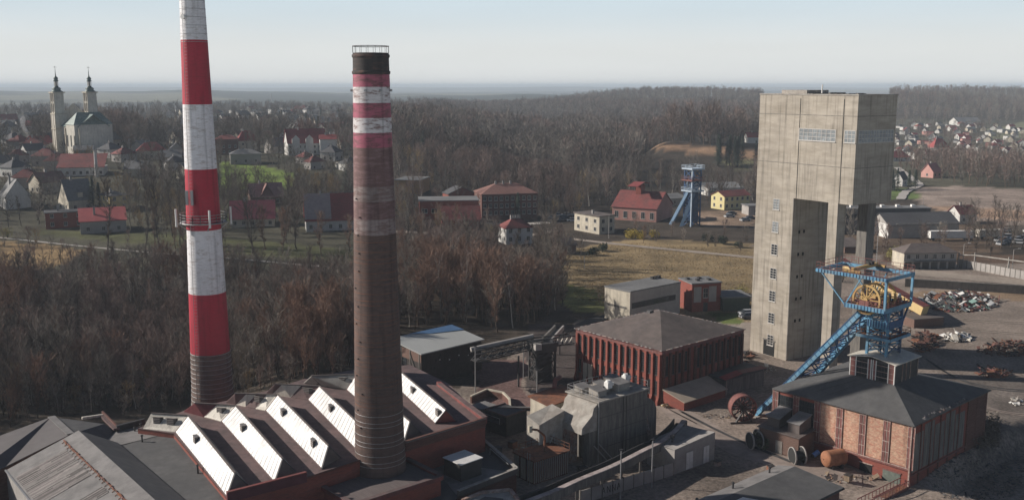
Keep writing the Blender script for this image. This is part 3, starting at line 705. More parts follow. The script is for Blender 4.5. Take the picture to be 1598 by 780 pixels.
    for a, b in (((x0, y0), (x1, y0)), ((x1, y0), (x1, y1)), ((x1, y1), (x0, y1)), ((x0, y1), (x0, y0))):
        g.bar((*a, z), (*b, z), .2, B, .5)
    for i in range(22): g.box(x0 - .17, x0 - .1, y0 + i * .5 - .03, y0 + i * .5 + .03, z - .25, z + .25, D)
    for a in (x0 + .45, x1 - .45): g.box(a - .4, a + .4, y0, y1, z + .2, z + .26, m_steel_r)
    g.bar((x1 - .9, y0, z + .1), (x1 - .9, y1, z + .1), .2, B, .5); g.bar((x0 + .9, y0, z + .1), (x0 + .9, y1, z + .1), .14, B, .3)
    g.bar((x0, 9.9, z + .1), (x1, 9.9, z + .1), .2, B, .4)
    gp = t.part('crane_frame', g); rl = MB(); railing(rl, [(x0, y0, z + .2), (x1, y0, z + .2), (x1, y1, z + .2), (x0, y1, z + .2)], 1.0, m_steel_r, .055, 1.0, True); t.part('railing', rl, gp)
    cr = MB().bar((x0 + .5, 5.2, z + .7), (x1 - .5, 5.2, z + .7), .42, m_yellow, .5).bar((x0 + .5, 3.9, z + .5), (x0 + .5, 6.6, z + .5), .35, m_yellow).bar((x1 - .5, 3.9, z + .5), (x1 - .5, 6.6, z + .5), .35, m_yellow)
    co = t.part('crane_beam', cr); t.part('hoist', MB().box(3.2, 4.0, 4.7, 5.7, z + .9, z + 1.4, m_metal_d).cone((3.0, 5.2, z + 1.1), (4.2, 5.2, z + 1.1), .25, .25, 10, m_metal_d), co)
    for a, b in (((x0 + .05, y0 + .05, 6.6), (x0 + .05, y0 + .05, z)), ((5.8, y0 + .05, 6.6), (5.9, y0 + .05, z)), ((5.8, 5.7, 6.6), (5.9, 5.7, z))):
        t.part('upper_post', MB().bar(a, b, .3, B))
    for x in (-1.65, 5.85):
        t.part('brace', MB().bar((x, 5.8, 6.5), (x, 10.0, z), .17, B).bar((x, 5.8, 6.5), (x, 3.4, z), .17, B))
    t.part('lightning_rod', MB().bar((x1 - 1.1, 5, z), (x1 - 1.1, 5, z + 5), .05, m_metal))
    # back legs
    tops = [aty(1344, 487, 137.2), aty(1357, 492, 139.2)]; foots = [at(1178, 649, -.2), at(1221, 643, -.2)]
    for a, b in zip(tops, foots):
        g = MB(); a, b = t.inv(a), t.inv(b); g.bar(a, b, .85, B, .7); n = 26
        d = (b - a).normalized(); side = d.cross(Vector((0, 0, 1))).normalized(); up = side.cross(d)
        for i in range(1, n):
            c = a.lerp(b, i / n)
            for sgn in (-1, 1): g.bar(c + side * .44 * sgn - up * .33, c + side * .44 * sgn + up * .33, .07, D)
            g.bar(c + up * .37 - side * .4, c + up * .37 + side * .4, .06, D); g.bar(c - up * .37 - side * .4, c - up * .37 + side * .4, .06, D)
        for sgn in (-1, 1): g.bar(a + side * .45 * sgn + up * .37, b + side * .45 * sgn + up * .37, .09, D)
        g.box(b.x - 1.2, b.x + 1.2, b.y - 1.2, b.y + 1.2, b.z - .4, b.z + .35, m_conc_l)
        t.part('back_leg', g)
    lt = MB(); la, lb = [t.inv(p) for p in tops], [t.inv(p) for p in foots]
    for off in (.4, -.4):
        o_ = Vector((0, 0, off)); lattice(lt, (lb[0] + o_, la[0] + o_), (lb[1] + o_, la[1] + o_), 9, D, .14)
    t.part('leg_bracing', lt)
headframe()
def far_headframe():
    b = gt(1078, 354); s = b.y / 1530
    t = Thing('headframe', 'distant small pale blue headframe beside the red roofed engine house', 'headframe', b, 30)
    W_, m1, m2 = 4.2, mat('faded_blue_steel', (.16, .26, .38), .6, .15, 1), mat('pale_blue_steel', (.42, .50, .58), .6, .15, 1)
    H1 = 88 * s * 1.02; Hp = 55 * s
    for x in (0, W_):
        for y in (0, W_): t.part('post', MB().bar((x, y, 0), (x, y, H1), .4, m2 if y == 0 and x == 0 else m_bluedk))
    cs = [(0, 0), (W_, 0), (W_, W_), (0, W_)]
    for k in range(4):
        mb = MB(); lattice(mb, ((*cs[k], 0), (*cs[k], H1)), ((*cs[(k + 1) % 4], 0), (*cs[(k + 1) % 4], H1)), 7, m_bluedk, .22); t.part('bracing', mb)
    t.part('shaft_casing', MB().box(.8, W_ - .2, .8, W_ - .2, 2, Hp, m_bluedk))
    for z, m in ((Hp, m2), (H1 * .80, m_steel_r), (H1, m2)):
        g = MB().box(-.9, W_ + .9, -.9, W_ + .9, z, z + .5, m); gp = t.part('platform', g)
        rl = MB(); railing(rl, [(-.9, -.9, z + .5), (W_ + .9, -.9, z + .5), (W_ + .9, W_ + .9, z + .5), (-.9, W_ + .9, z + .5)], 1.1, m, .1, 2, True); t.part('railing', rl, gp)
    sm = sheave_mesh(2.0, m2)
    for x in (1.2, 3.6): t.put('sheave', sm, (x, 2, Hp + 3), R(90))
    for u, v in ((1046, 350), (1062, 353)):
        f = t.inv(gt(u, v)); f.z = -.5
        top = Vector((0, 2 if u < 1050 else 4, Hp)) if u < 1050 else Vector((1, 0, Hp * .95))
        t.part('back_leg', MB().bar(top, f, 1.1, m1, 1.1))
far_headframe()
# ------------------------------------------------------------ red hall with pyramid roof
def pyramid_hall():
    t = Thing('machine_hall', 'red brick hall with tall narrow windows and a low pyramid roof', 'engine hall', (24.55, 155.5, 0), 41)
    X, Y, E = 22.0, 19.8, 9.3
    t.part('wall', MB().box(0, X, 0, Y, -.5, E, m_brick_r).box(-.12, X + .1, -.12, Y + .1, E - .7, E, m_steel_r))
    nb = 13; p = (Y - .7) / nb
    for i in range(nb + 1):
        y = .35 + i * p
        q = MB().box(-.36, .01, y - .22, y + .22, .6, E - .7, m_brick_r); q.prism([(-.75, y - .22), (0, y - .22), (0, y + .22), (-.75, y + .22)], -.3, [.6, 2.4, 2.4, .6], m_brick_r)
        t.part('pilaster', q)
        if i < nb:
            yc = y + p / 2
            t.window((-.01, yc, 5.0), .72, 3.2, 'y', 2, 8, m_metal_d, m_glass, .06)
            if i < 10 or i == 12: t.window((-.01, yc, 1.6), .62, 2.3, 'y', 2, 5, m_metal_d, m_glass, .06)
    t.part('door', MB().box(-.5, -.36, 15.4, 17.6, .2, 3.6, m_plast).box(-.54, -.5, 16.45, 16.55, .2, 3.6, m_metal_d))
    nb = 13; p = (X - .7) / nb
    for i in range(nb + 1):
        x = .35 + i * p; t.part('pilaster', MB().box(x - .22, x + .22, -.36, .01, .6, E - .7, m_brick_d))
        if i < nb and i != 4: t.window((x + p / 2, -.01, 4.8), .75, 3.3, 'x', 2, 8, m_metal_d, m_glass, .06)
    o = .3; c = (X / 2, Y / 2, 12.6); e = [(-o, -o, E), (X + o, -o, E), (X + o, Y + o, E), (-o, Y + o, E)]
    rf = MB()
    for i in range(4): rf.slab([e[i], e[(i + 1) % 4], c], .02, m_bitumen_b)
    rf.slab(e, .14, m_steel_r); rfo = t.part('roof', rf)
    tr = MB(); rr = random.Random(2)
    for a, b in zip(e, e[1:] + e[:1]):
        a, b = Vector(a), Vector(b); n = 44
        for i in range(n):
            if rr.random() < .78: tr.bar(a.lerp(b, i / n), a.lerp(b, (i + .8) / n), .22, rr.choice([m_whitel, m_mauve, m_plastg]), .12)
    t.part('coping', tr, rfo)
    t.part('roof_hatch', MB().box(X / 2 - 1.6, X / 2 - .6, Y / 2 + 1, Y / 2 + 1.8, 12, 12.55, m_bitumen), rfo)
    a = Thing('lean_to', 'low lean-to with a pale tan felt roof against the red pyramid-roofed hall', 'lean-to', t.wpt((0, -4.4, 0)), 41)
    a.part('wall', MB().prism([(0.6, 0), (11.5, 0), (11.5, 4.02), (.1, 4.02)], -.5, [1.35, 1.35, 2.6, 2.6], m_brick_r))
    a.part('roof', MB().slab([(.4, -.25, 1.5), (11.8, -.25, 1.5), (11.8, 4.02, 2.85), (-.1, 4.02, 2.85)], .12, mat('tan_roof_felt', (.40, .33, .26), .9, .1, .8)))
    a = Thing('shed', 'grey walled shed with a dark red sheet along its roof edge behind the lean-to', 'shed', (36.24, 160.6, 0), 36)
    a.part('wall', MB().box(0, 10, 0, 8, -.5, 2.7, m_conc_d)); rf = MB().slab([(-.3, -.3, 2.8), (10.3, -.3, 3.1), (10.3, 8.3, 3.1), (-.3, 8.3, 3.0)], .15, m_bitumen)
    rf.slab([(-.3, -.32, 2.86), (4, -.32, 3.3), (4, 1.2, 3.5), (-.3, 1.2, 3.06)], .06, m_tiler).slab([(4.02, -.32, 3.3), (10.3, -.32, 3.16), (10.3, 1.0, 3.3), (4.02, 1.2, 3.5)], .06, m_redroof)
    a.part('roof', rf); a.part('drainpipe', MB().bar((.2, -.12, 0), (.2, -.12, 2.7), .12, m_whitel))
pyramid_hall()
# ------------------------------------------------------------ filter house, ducts and the rusty cooler
def filter_house():
    t = Thing('filter_house', 'tall streaked grey filter house with roof fans and a railed roof', 'filter house', (11.97, 129.9, 0), 40)
    X, Y, E = 9.9, 6.3, 8.9
    mb = MB().box(0, X, 0, Y, -.5, E, m_conc_d)
    for x in (4.9, 5.5): mb.box(x, x + .08, -.06, .01, 0, E, m_metal_d)
    for z in (2.2, 4.4, 6.6): mb.box(0, X, -.03, .01, z, z + .05, m_metal_d)
    mb.box(-.06, .06, -.08, .04, 0, E, m_metal)
    t.part('casing', mb)
    t.part('roof', MB().box(-.25, X + .25, -.25, Y + .25, E, E + .2, m_conc_l))
    rl = MB(); railing(rl, [(0, 0, E + .2), (X, 0, E + .2), (X, Y, E + .2), (0, Y, E + .2)][1:] + [(0, 0, E + .2)], 1.0, m_metal, .05, 1.2); t.part('railing', rl)
    for x, y, w_, d, h_ in ((1.0, 1.2, 1.7, 1.8, 1.0), (3.0, 2.4, 1.7, 1.8, 1.1), (5.0, 1.2, 2.4, 1.9, 1.2), (6.2, 3.6, 2.2, 1.8, 1.0), (.6, 3.9, 1.8, 1.6, .9)):
        t.part('roof_hood', MB().prism([(x, y), (x + w_, y), (x + w_, y + d), (x, y + d)], E + .2, [E + h_, E + h_, E + h_ + .25, E + h_ + .25], m_conc_l).slab([(x - .1, y - .1, E + h_ + .08), (x + w_ + .1, y - .1, E + h_ + .08), (x + w_ + .1, y + d + .1, E + h_ + .36), (x - .1, y + d + .1, E + h_ + .36)], .06, m_bitumen_l))
    for x, y in ((3.4, 1.6), (7.6, 2.2)):
        t.part('roof_fan', MB().box(x, x + .9, y, y + .8, E + .9, E + 1.8, m_white).cone((x + .45, y + .4, E + 1.8), (x + .45, y + .4, E + 2.05), .42, .3, 12, m_white).box(x + .9, x + 1.3, y + .1, y + .7, E + 1.2, E + 1.6, m_white))
    # flared inlet hood on the left wall
    prof = [(0, 8.7), (-.7, 8.2), (-1.0, 7.2), (-2.9, 5.8), (-3.0, 4.9), (0, 4.9)]
    y0, y1 = .25, 6.1; vs = [(x, y0, z) for x, z in prof] + [(x, y1, z) for x, z in prof]; n = len(prof)
    hd = MB().add(vs, [tuple(range(n)), tuple(range(2 * n - 1, n - 1, -1))] + [(i, (i + 1) % n, n + (i + 1) % n, n + i) for i in range(n)], m_conc_l)
    t.part('inlet_hood', hd)
    t.part('brick_pier', MB().box(-2.9, -1.5, 2.6, 5.6, -.3, 4.9, mat('crumbling_brick', (.25, .13, .10), .95, .4, 3, col2=(.36, .32, .28), thr=.52)))
    t.part('pier', MB().box(-1.4, -.02, .4, 1.6, -.3, 4.9, m_conc_d))
    t.part('strut', MB().bar((-.2, -.2, 3.2), (2.6, -.5, .1), .14, m_metal).bar((-1.0, -.2, 3.0), (1.6, -.7, 0), .14, m_metal))
    arc = [(X + .02, .0)] + [(X + 3.2 * math.sin(a), 4.6 + 2.7 * math.cos(a)) for a in np.linspace(0.2, 1.57, 7)] + [(X + 3.2, 0)]
    vs = [(x, 1.0, z) for x, z in arc] + [(x, 5.2, z) for x, z in arc]; n = len(arc)
    t.part('outlet_duct', MB().add(vs, [tuple(range(n)), tuple(range(2 * n - 1, n - 1, -1))] + [(i, (i + 1) % n, n + (i + 1) % n, n + i) for i in range(n)], m_conc_d))
    t.part('torn_sheet', MB().slab([(X + .6, .95, 4.4), (X + 1.0, .8, 4.6), (X + 1.5, .6, 1.6), (X + 1.2, .8, 1.4)], .05, m_whitel))
    # ribbed duct casing left of it
    d = Thing('duct_casing', 'pale ribbed duct casing with a sloping top left of the filter house', 'duct', (3.73, 128.4, 0), 40)
    d.part('casing', MB().prism([(0, 0), (4.7, 0), (4.7, 2.6), (0, 2.6)], 2.4, [6.2, 7.3, 7.6, 6.9], m_conc_l))
    d.part('hopper', MB().add([(0, 0, 2.4), (4.7, 0, 2.4), (4.7, 2.6, 2.4), (0, 2.6, 2.4), (.5, .4, 0), (3, .4, 0), (3, 1.8, 0), (.5, 1.8, 0)], [(0, 1, 5, 4), (1, 2, 6, 5), (2, 3, 7, 6), (3, 0, 4, 7)], m_conc_l))
    d.part('pipe', MB().tube([(1.0, -.3, 2.2), (2.4, -.4, 4.6), (2.5, -.4, 2.0)], .09, 6, m_metal))
    g = MB().bar((-.6, -.4, 2.4), (-.6, 3, 2.4), .1, m_metal).bar((-.6, -.4, 2.4), (1, -.4, 2.4), .1, m_metal); d.part('walkway', g)
    s = Thing('brown_shed', 'small shed with a rusty brown roof tucked behind the filter house', 'shed', (5.4, 134.5, 0), 40)
    s.part('wall', MB().box(0, 6.2, 0, 4.2, 0, 7.0, m_plast)); s.part('roof', MB().slab([(-.3, -.3, 7.0), (6.4, -.3, 7.5), (6.4, 4.5, 7.8), (-.3, 4.5, 7.4)], .15, m_rust))
    s.part('pipe', MB().tube([(4.5, 4, 7.6), (5.0, 4.3, 8.8), (6.2, 4.6, 8.9)], .35, 8, m_steel_r))
    # rusty cooler with ribbed sides
    c = Thing('rusty_cooler', 'rust topped cooler unit with ribbed pale sides in front of the filter house', 'cooler', (2.9, 122.6, 0), 39)
    X, Y, E = 6.3, 4.3, 3.3
    c.part('casing', MB().box(.15, X - .15, .15, Y - .15, 0, E - .1, m_brick_d)); c.part('deck', MB().box(-.1, X + .1, -.1, Y + .1, E - .1, E + .08, m_rust))
    rb = MB()
    for i in range(12): rb.box(-.02, .16, .05 + i * .36, .23 + i * .36, .2, E - .15, m_plast if i % 4 else m_rust)
    c.part('rib_panel', rb); rb = MB()
    for i in range(17): rb.box(.05 + i * .37, .13 + i * .37, -.02, .16, .2, E - .15, m_plastg)
    c.part('rib_panel', rb)
    rl = MB(); railing(rl, [(0, 0, E), (0, Y, E), (X, Y, E), (X, 0, E)], .95, m_rust, .05, 1.0); c.part('railing', rl)
    c.part('pipe', MB().tube([(3.4, 1.8, E), (3.4, 1.8, E + 2.2), (2.8, 2.6, E + 3.0), (2.2, 3.4, E + 3.0)], .16, 8, m_rust)); c.part('valve', MB().cone((2.2, 3.4, E + 2.6), (2.2, 3.4, E + 3.5), .3, .3, 8, m_plast))
    c.part('ladder', MB().bar((-.3, .5, 0), (-.3, .5, E + 1), .06, m_metal).bar((-.3, 1, 0), (-.3, 1, E + 1), .06, m_metal).box(-.33, -.27, .5, 1, 1, 1.05, m_metal).box(-.33, -.27, .5, 1, 2, 2.05, m_metal))
filter_house()
# ------------------------------------------------------------ curved conveyor gallery, fence with lettering
def gallery():
    P = [at(u, v, 3.6) for u, v in ((1062, 655), (1052, 668), (1028, 688), (1000, 700), (970, 716), (940, 730), (900, 745), (860, 764), (810, 782), (760, 800))]
    t = Thing('conveyor_gallery', 'long curving low conveyor gallery on posts in front of the filter house', 'conveyor', (P[5].x, P[5].y, 0), 0)
    path = []
    for a, b in zip(P, P[1:]): path += [a.lerp(b, i / 3) for i in range(3)]
    path.append(P[-1])
    for _ in range(2): path = [path[0]] + [(path[i - 1] + path[i] * 2 + path[i + 1]) / 4 for i in range(1, len(path) - 1)] + [path[-1]]
    def sweep(off, wd, zlo, zhi, m):
        mb = MB(); vs = []
        for i, p in enumerate(path):
            d = path[min(i + 1, len(path) - 1)] - path[max(i - 1, 0)]; d.z = 0; d.normalize(); nr = Vector((-d.y, d.x, 0))
            for s_, z in ((-wd / 2, zlo), (wd / 2, zlo), (wd / 2, zhi), (-wd / 2, zhi)):
                q = p + nr * (off + s_); vs.append((q.x, q.y, 3.6 + z))
        n = len(path); fs = [(4 * i + j, 4 * i + (j + 1) % 4, 4 * i + 4 + (j + 1) % 4, 4 * i + 4 + j) for i in range(n - 1) for j in range(4)] + [(0, 1, 2, 3), tuple(4 * (n - 1) + j for j in range(4))]
        return mb.add(vs, fs, m)
    t.part('deck', sweep(0, 1.9, -1.0, -.8, m_conc_d), world=True)
    t.part('side_wall', sweep(.95, .14, -1.0, .02, m_conc_d), world=True); t.part('side_wall', sweep(-.95, .14, -1.0, .1, m_metal_d), world=True)
    t.part('roof_sheet', sweep(.55, .75, .02, .10, mat('pinkish_cement_sheets', (.42, .36, .34), .85, .2, 1.2, (1, 1, 1), col2=(.2, .16, .15), thr=.55)), world=True)
    t.part('belt', sweep(-.3, .7, -.78, -.5, m_rubber), world=True)
    for i in range(3, len(path) - 1, 3):
        p = path[i]; t.part('post', MB().bar((p.x, p.y, -1), (p.x, p.y, 2.6), .3, m_conc_d), world=True)
    a, b = at(905, 786, 0), at(1050, 741, 0); d = (b - a); ang = math.degrees(math.atan2(d.y, d.x)); L_ = d.length
    f = Thing('fence', 'pale concrete panel fence lettered ANNA below the conveyor gallery', 'fence', a, ang); n = 9
    for i in range(n):
        f.part('panel', MB().box(L_ * i / n + .05, L_ * (i + 1) / n - .05, -.06, .06, 0, 1.75, m_plastg))
        f.part('post', MB().box(L_ * i / n - .07, L_ * i / n + .07, -.1, .1, 0, 1.85, m_conc_d))
    lt = MB(); x = (f.inv(at(950, 772, .8))).x
    for ch in 'ANNA':
        z0, z1, w_, y = .45, 1.35, .5, -.085
        if ch == 'A': seg = [((0, z0), (w_ / 2, z1)), ((w_ / 2, z1), (w_, z0)), ((w_ * .22, .8), (w_ * .78, .8))]
        else: seg = [((0, z0), (0, z1)), ((0, z1), (w_, z0)), ((w_, z0), (w_, z1))]
        for p, q in seg: lt.bar((x + p[0], y, p[1]), (x + q[0], y, q[1]), .1, m_dark, .03)
        x += .85
    f.part('lettering', lt)
gallery()
def yard_shed():
    t = Thing('flat_shed', 'grey flat roofed shed with two pale double doors at the bend of the conveyor', 'shed', (22.0, 126.3, 0), 39)
    t.part('wall', MB().prism([(0, 0), (8.4, 0), (8.4, 5), (0, 5)], -.3, [3.5, 4.1, 3.6, 3.2], m_plastg))
    t.part('roof', MB().slab([(0, .2, 3.45), (8.3, .2, 4.0), (8.3, 5.1, 3.7), (0, 5.1, 3.3)], .1, m_bitumen_l))
    for x, w_ in ((2.3, 1.5), (5.9, 1.3)):
        d = t.part('door', MB().box(x, x + w_, -.06, .01, 0, 2.6, m_plastg)); t.part('door_leaf', MB().box(x + .08, x + w_ / 2 - .03, -.09, -.055, .1, 2.5, m_white).box(x + w_ / 2 + .03, x + w_ - .08, -.09, -.055, .1, 2.5, m_white), d)
    t.part('vent_cowl', MB().cone((2, 2.2, 3.5), (2, 2.2, 4.3), .14, .14, 8, m_metal_d).cone((2, 2.2, 4.2), (2, 2.2, 4.5), .35, .3, 10, m_metal_d))
yard_shed()
def corner_building():
    a = at(1213.8, 724, 4)
    t = Thing('flat_roofed_store', 'long dark felt roofed store in the foreground beside the yard track', 'store building', (a.x, a.y, 0), -139)
    t.part('wall', MB().box(.3, 26, .3, 9.0, -2.5, 3.85, m_brick_d))
    t.part('roof', MB().slab([(0, 0, 3.9), (26, 0, 3.9), (26, 2.5, 4.5), (0, 2.5, 4.5)], .15, m_bitumen_l).slab([(0, 2.505, 4.5), (26, 2.505, 4.5), (26, 9.4, 3.9), (0, 9.4, 3.9)], .15, m_bitumen))
    for x, y in ((3.6, 1.2), (11, 1.1), (18, 1.2)): t.part('vent_pipe', MB().cone((x, y, 4), (x, y, 4.9), .12, .12, 8, m_metal_d).cone((x, y, 4.8), (x, y, 5), .2, .16, 8, m_metal_d))
    t.part('gutter', MB().bar((0, 9.45, 3.75), (26, 9.45, 3.75), .14, m_metal_d))
    p = at(1160, 782, 5); q = t.inv(p)
    t.part('roof_light', MB().prism([(q.x - 1.6, q.y - 1.2), (q.x + 1.6, q.y - 1.2), (q.x + 1.6, q.y + 1.2), (q.x - 1.6, q.y + 1.2)], 4, [4.7, 4.7, 5.1, 5.1], m_white))
corner_building()
# ------------------------------------------------------------ foreground roofs, left
def wpoly(pts): return [at(*p) for p in pts]
def outline_walls(mb, pts, zb, m):
    n = len(pts)
    for i in range(n):
        a, b = pts[i], pts[(i + 1) % n]; mb.face([(a.x, a.y, zb), (b.x, b.y, zb), (b.x, b.y, b.z - .02), (a.x, a.y, a.z - .02)], m)
    return mb
def rear_gable():
    A = wpoly([(-90, 712, 7), (80, 650, 9), (110, 677, 9), (5.6, 729, 7), (-90, 775, 7)]); B = wpoly([(80, 650, 9), (162, 661, 8), (181, 671, 7), (160, 691, 7), (110, 677, 9)])
    t = Thing('gabled_workshop', 'grey gabled workshop roof at the left edge behind the slatted roof', 'workshop', (A[2].x, A[2].y, 0), 0)
    t.part('roof', MB().slab(A, .2, mat('mauve_grey_felt', (.115, .105, .105), .85, .12, .7)).slab(B, .2, m_bitumen), world=True)
    t.part('ridge_capping', MB().bar(A[1] + Vector((0, 0, .06)), A[2] + Vector((0, 0, .06)), .9, m_bitumen_l, .08), world=True)
    w_ = MB(); outline_walls(w_, A, 0, m_brick_d); outline_walls(w_, B, 0, m_brick_d); t.part('wall', w_, world=True)
rear_gable()
def slatted_roof():
    P1, P2 = at(122.6, 671, 10), at(232, 770, 10); d = (P2 - P1).normalized(); P3 = P2 + d * 9
    E1, E2 = at(5.6, 729, 6.6), at(45, 792, 6.6); e = (E2 - E1).normalized(); E1 = E1; E3 = E2 + e * 9
    # left slope is set by the ridge and the eave, both running the same way
    nrm = Vector((d.y, -d.x, 0));
    if nrm.x > 0: nrm = -nrm
    wl = 8.4; L1, L3 = P1 + nrm * wl - Vector((0, 0, 3.0)), P3 + nrm * wl - Vector((0, 0, 3.0))
    R1_, R3_ = P1 - nrm * 4.6 - Vector((0, 0, 2.7)), P3 - nrm * 4.6 - Vector((0, 0, 2.7))
    t = Thing('slatted_workshop', 'big workshop roof with weathered slats and a rusty pipe below its ridge', 'workshop', (P2.x, P2.y, 0), 0)
    t.part('roof', MB().slab([P1, P3, L3, L1], .22, m_bitumen_l).slab([P1, R1_, R3_, P3], .22, m_bitumen), world=True)
    def S(a, b, h=.02): return P1.lerp(P3, a).lerp(L1.lerp(L3, a), b) + Vector((0, 0, h))
    sl_ = MB(); rr = random.Random(6); tones = [mat('slat_tone_%s' % w, c, .85, .2, 2) for w, c in (('dark', (.085, .075, .07)), ('mid', (.15, .13, .125)), ('pale', (.235, .21, .2)), ('grey', (.19, .175, .165)))]
    for a0, a1, n_ in ((.10, .40, 44), (.52, .58, 8)):
        for i in range(n_):
            p_, q_ = a0 + (a1 - a0) * i / n_, a0 + (a1 - a0) * (i + .93) / n_; b0, b1 = .28 + rr.uniform(0, .03), .97
            bm_ = rr.uniform(.4, .8); ta, tb = rr.choice(tones), rr.choice(tones)
            sl_.slab([S(p_, b0, .05), S(q_, b0, .05), S(q_, bm_, .05), S(p_, bm_, .05)], .045, ta).slab([S(p_, bm_ + .002, .05), S(q_, bm_ + .002, .05), S(q_, b1, .05), S(p_, b1, .05)], .045, tb)
    t.part('slat_field', sl_, world=True)
    t.part('roof_patch', MB().slab([S(.12, .5, .045), S(.18, .5, .045), S(.18, .62, .045), S(.12, .62, .045)], .02, m_bitumen_b), world=True)
    rp = MB(); rr = random.Random(4)
    for i in range(60):
        a = .02 + i / 61; p = S(a, .24 + rr.uniform(-.006, .006), .12); q = S(a + .017, .24 + rr.uniform(-.006, .006), .12)
        rp.bar(p, q, rr.uniform(.1, .2), m_rust if i % 3 else m_tileo)
        if i % 2: rp.bar(p, p - Vector((0, 0, .2)) + nrm * .35, .06, m_rust)
    t.part('rusty_pipe', rp, world=True)
    w_ = MB(); outline_walls(w_, [L1, P1, R1_, R3_, P3, L3], 0, m_plastg); t.part('wall', w_, world=True)
    g = MB(); g.bar(L1 + nrm * .1, L3 + nrm * .1, .16, m_metal); t.part('gutter', g, world=True)
    sp = MB(); q0 = at(4, 735, 5)
    for i in range(9): sp.bar(q0 + Vector((i * .45, -i * .5, -2.2)), q0 + Vector((i * .45, -i * .5, .5 - i * .05)), .09, m_steel_r)
    sp.bar(q0 + Vector((0, 0, .3)), q0 + Vector((4, -4.5, 0)), .14, m_metal_d)
    t.part('steel_posts', sp, world=True)
    p = wpoly([(160, 691, 7), (181, 671, 7.05), (226, 664, 7.2), (274, 673, 7.3), (356, 778, 7.3), (380, 830, 7.3), (300, 830, 7)])
    f = Thing('dark_flat_roof_hall', 'hall with a plain dark felt roof between the slatted roof and the bright skylights', 'hall', (p[4].x, p[4].y, 0), 0)
    f.part('roof', MB().slab(p, .3, m_bitumen), world=True); w_ = MB(); outline_walls(w_, p, 0, m_brick_d); f.part('wall', w_, world=True)
    f.part('felt_strip', MB().slab([at(162, 691, 7.04), at(182, 671.5, 7.1), at(226, 664.5, 7.25), at(272, 673, 7.34), at(175, 697, 7.06)], .02, m_bitumen_l), world=True)
    f.part('gutter', MB().bar(at(165, 695, 7.12), at(268, 786, 7.12), .22, m_metal_d, .1), world=True)
    pb = MB(); pb.bar(at(128, 652, 8.2), at(160, 647.5, 8.0), .35, m_offw, .3); pb.bar(at(160, 647, 8.0), at(182, 669, 7.5), .8, m_mauve, .25); pb.bar(at(160, 647, 7.8), at(182, 669, 7.3), .2, m_brick_d, 1.2); pb.bar(at(182, 668, 7.5), at(226, 657, 7.6), .4, m_metal_d, .8)
    f.part('parapet', pb, world=True)
    for u, v, h_ in ((222, 690, 1.0), (309, 741, 1.3), (210.5, 673.5, .7), (220.5, 672.5, 1.1), (225, 672.8, .6)):
        b = at(u, v, 7.05); vp = MB().cone(b, b + Vector((0, 0, h_)), .11, .11, 8, m_metal_d).cone(b + Vector((0, 0, h_ - .12)), b + Vector((0, 0, h_)), .2, .16, 8, m_metal_d)
        f.part('vent_pipe', vp, world=True)
slatted_roof()
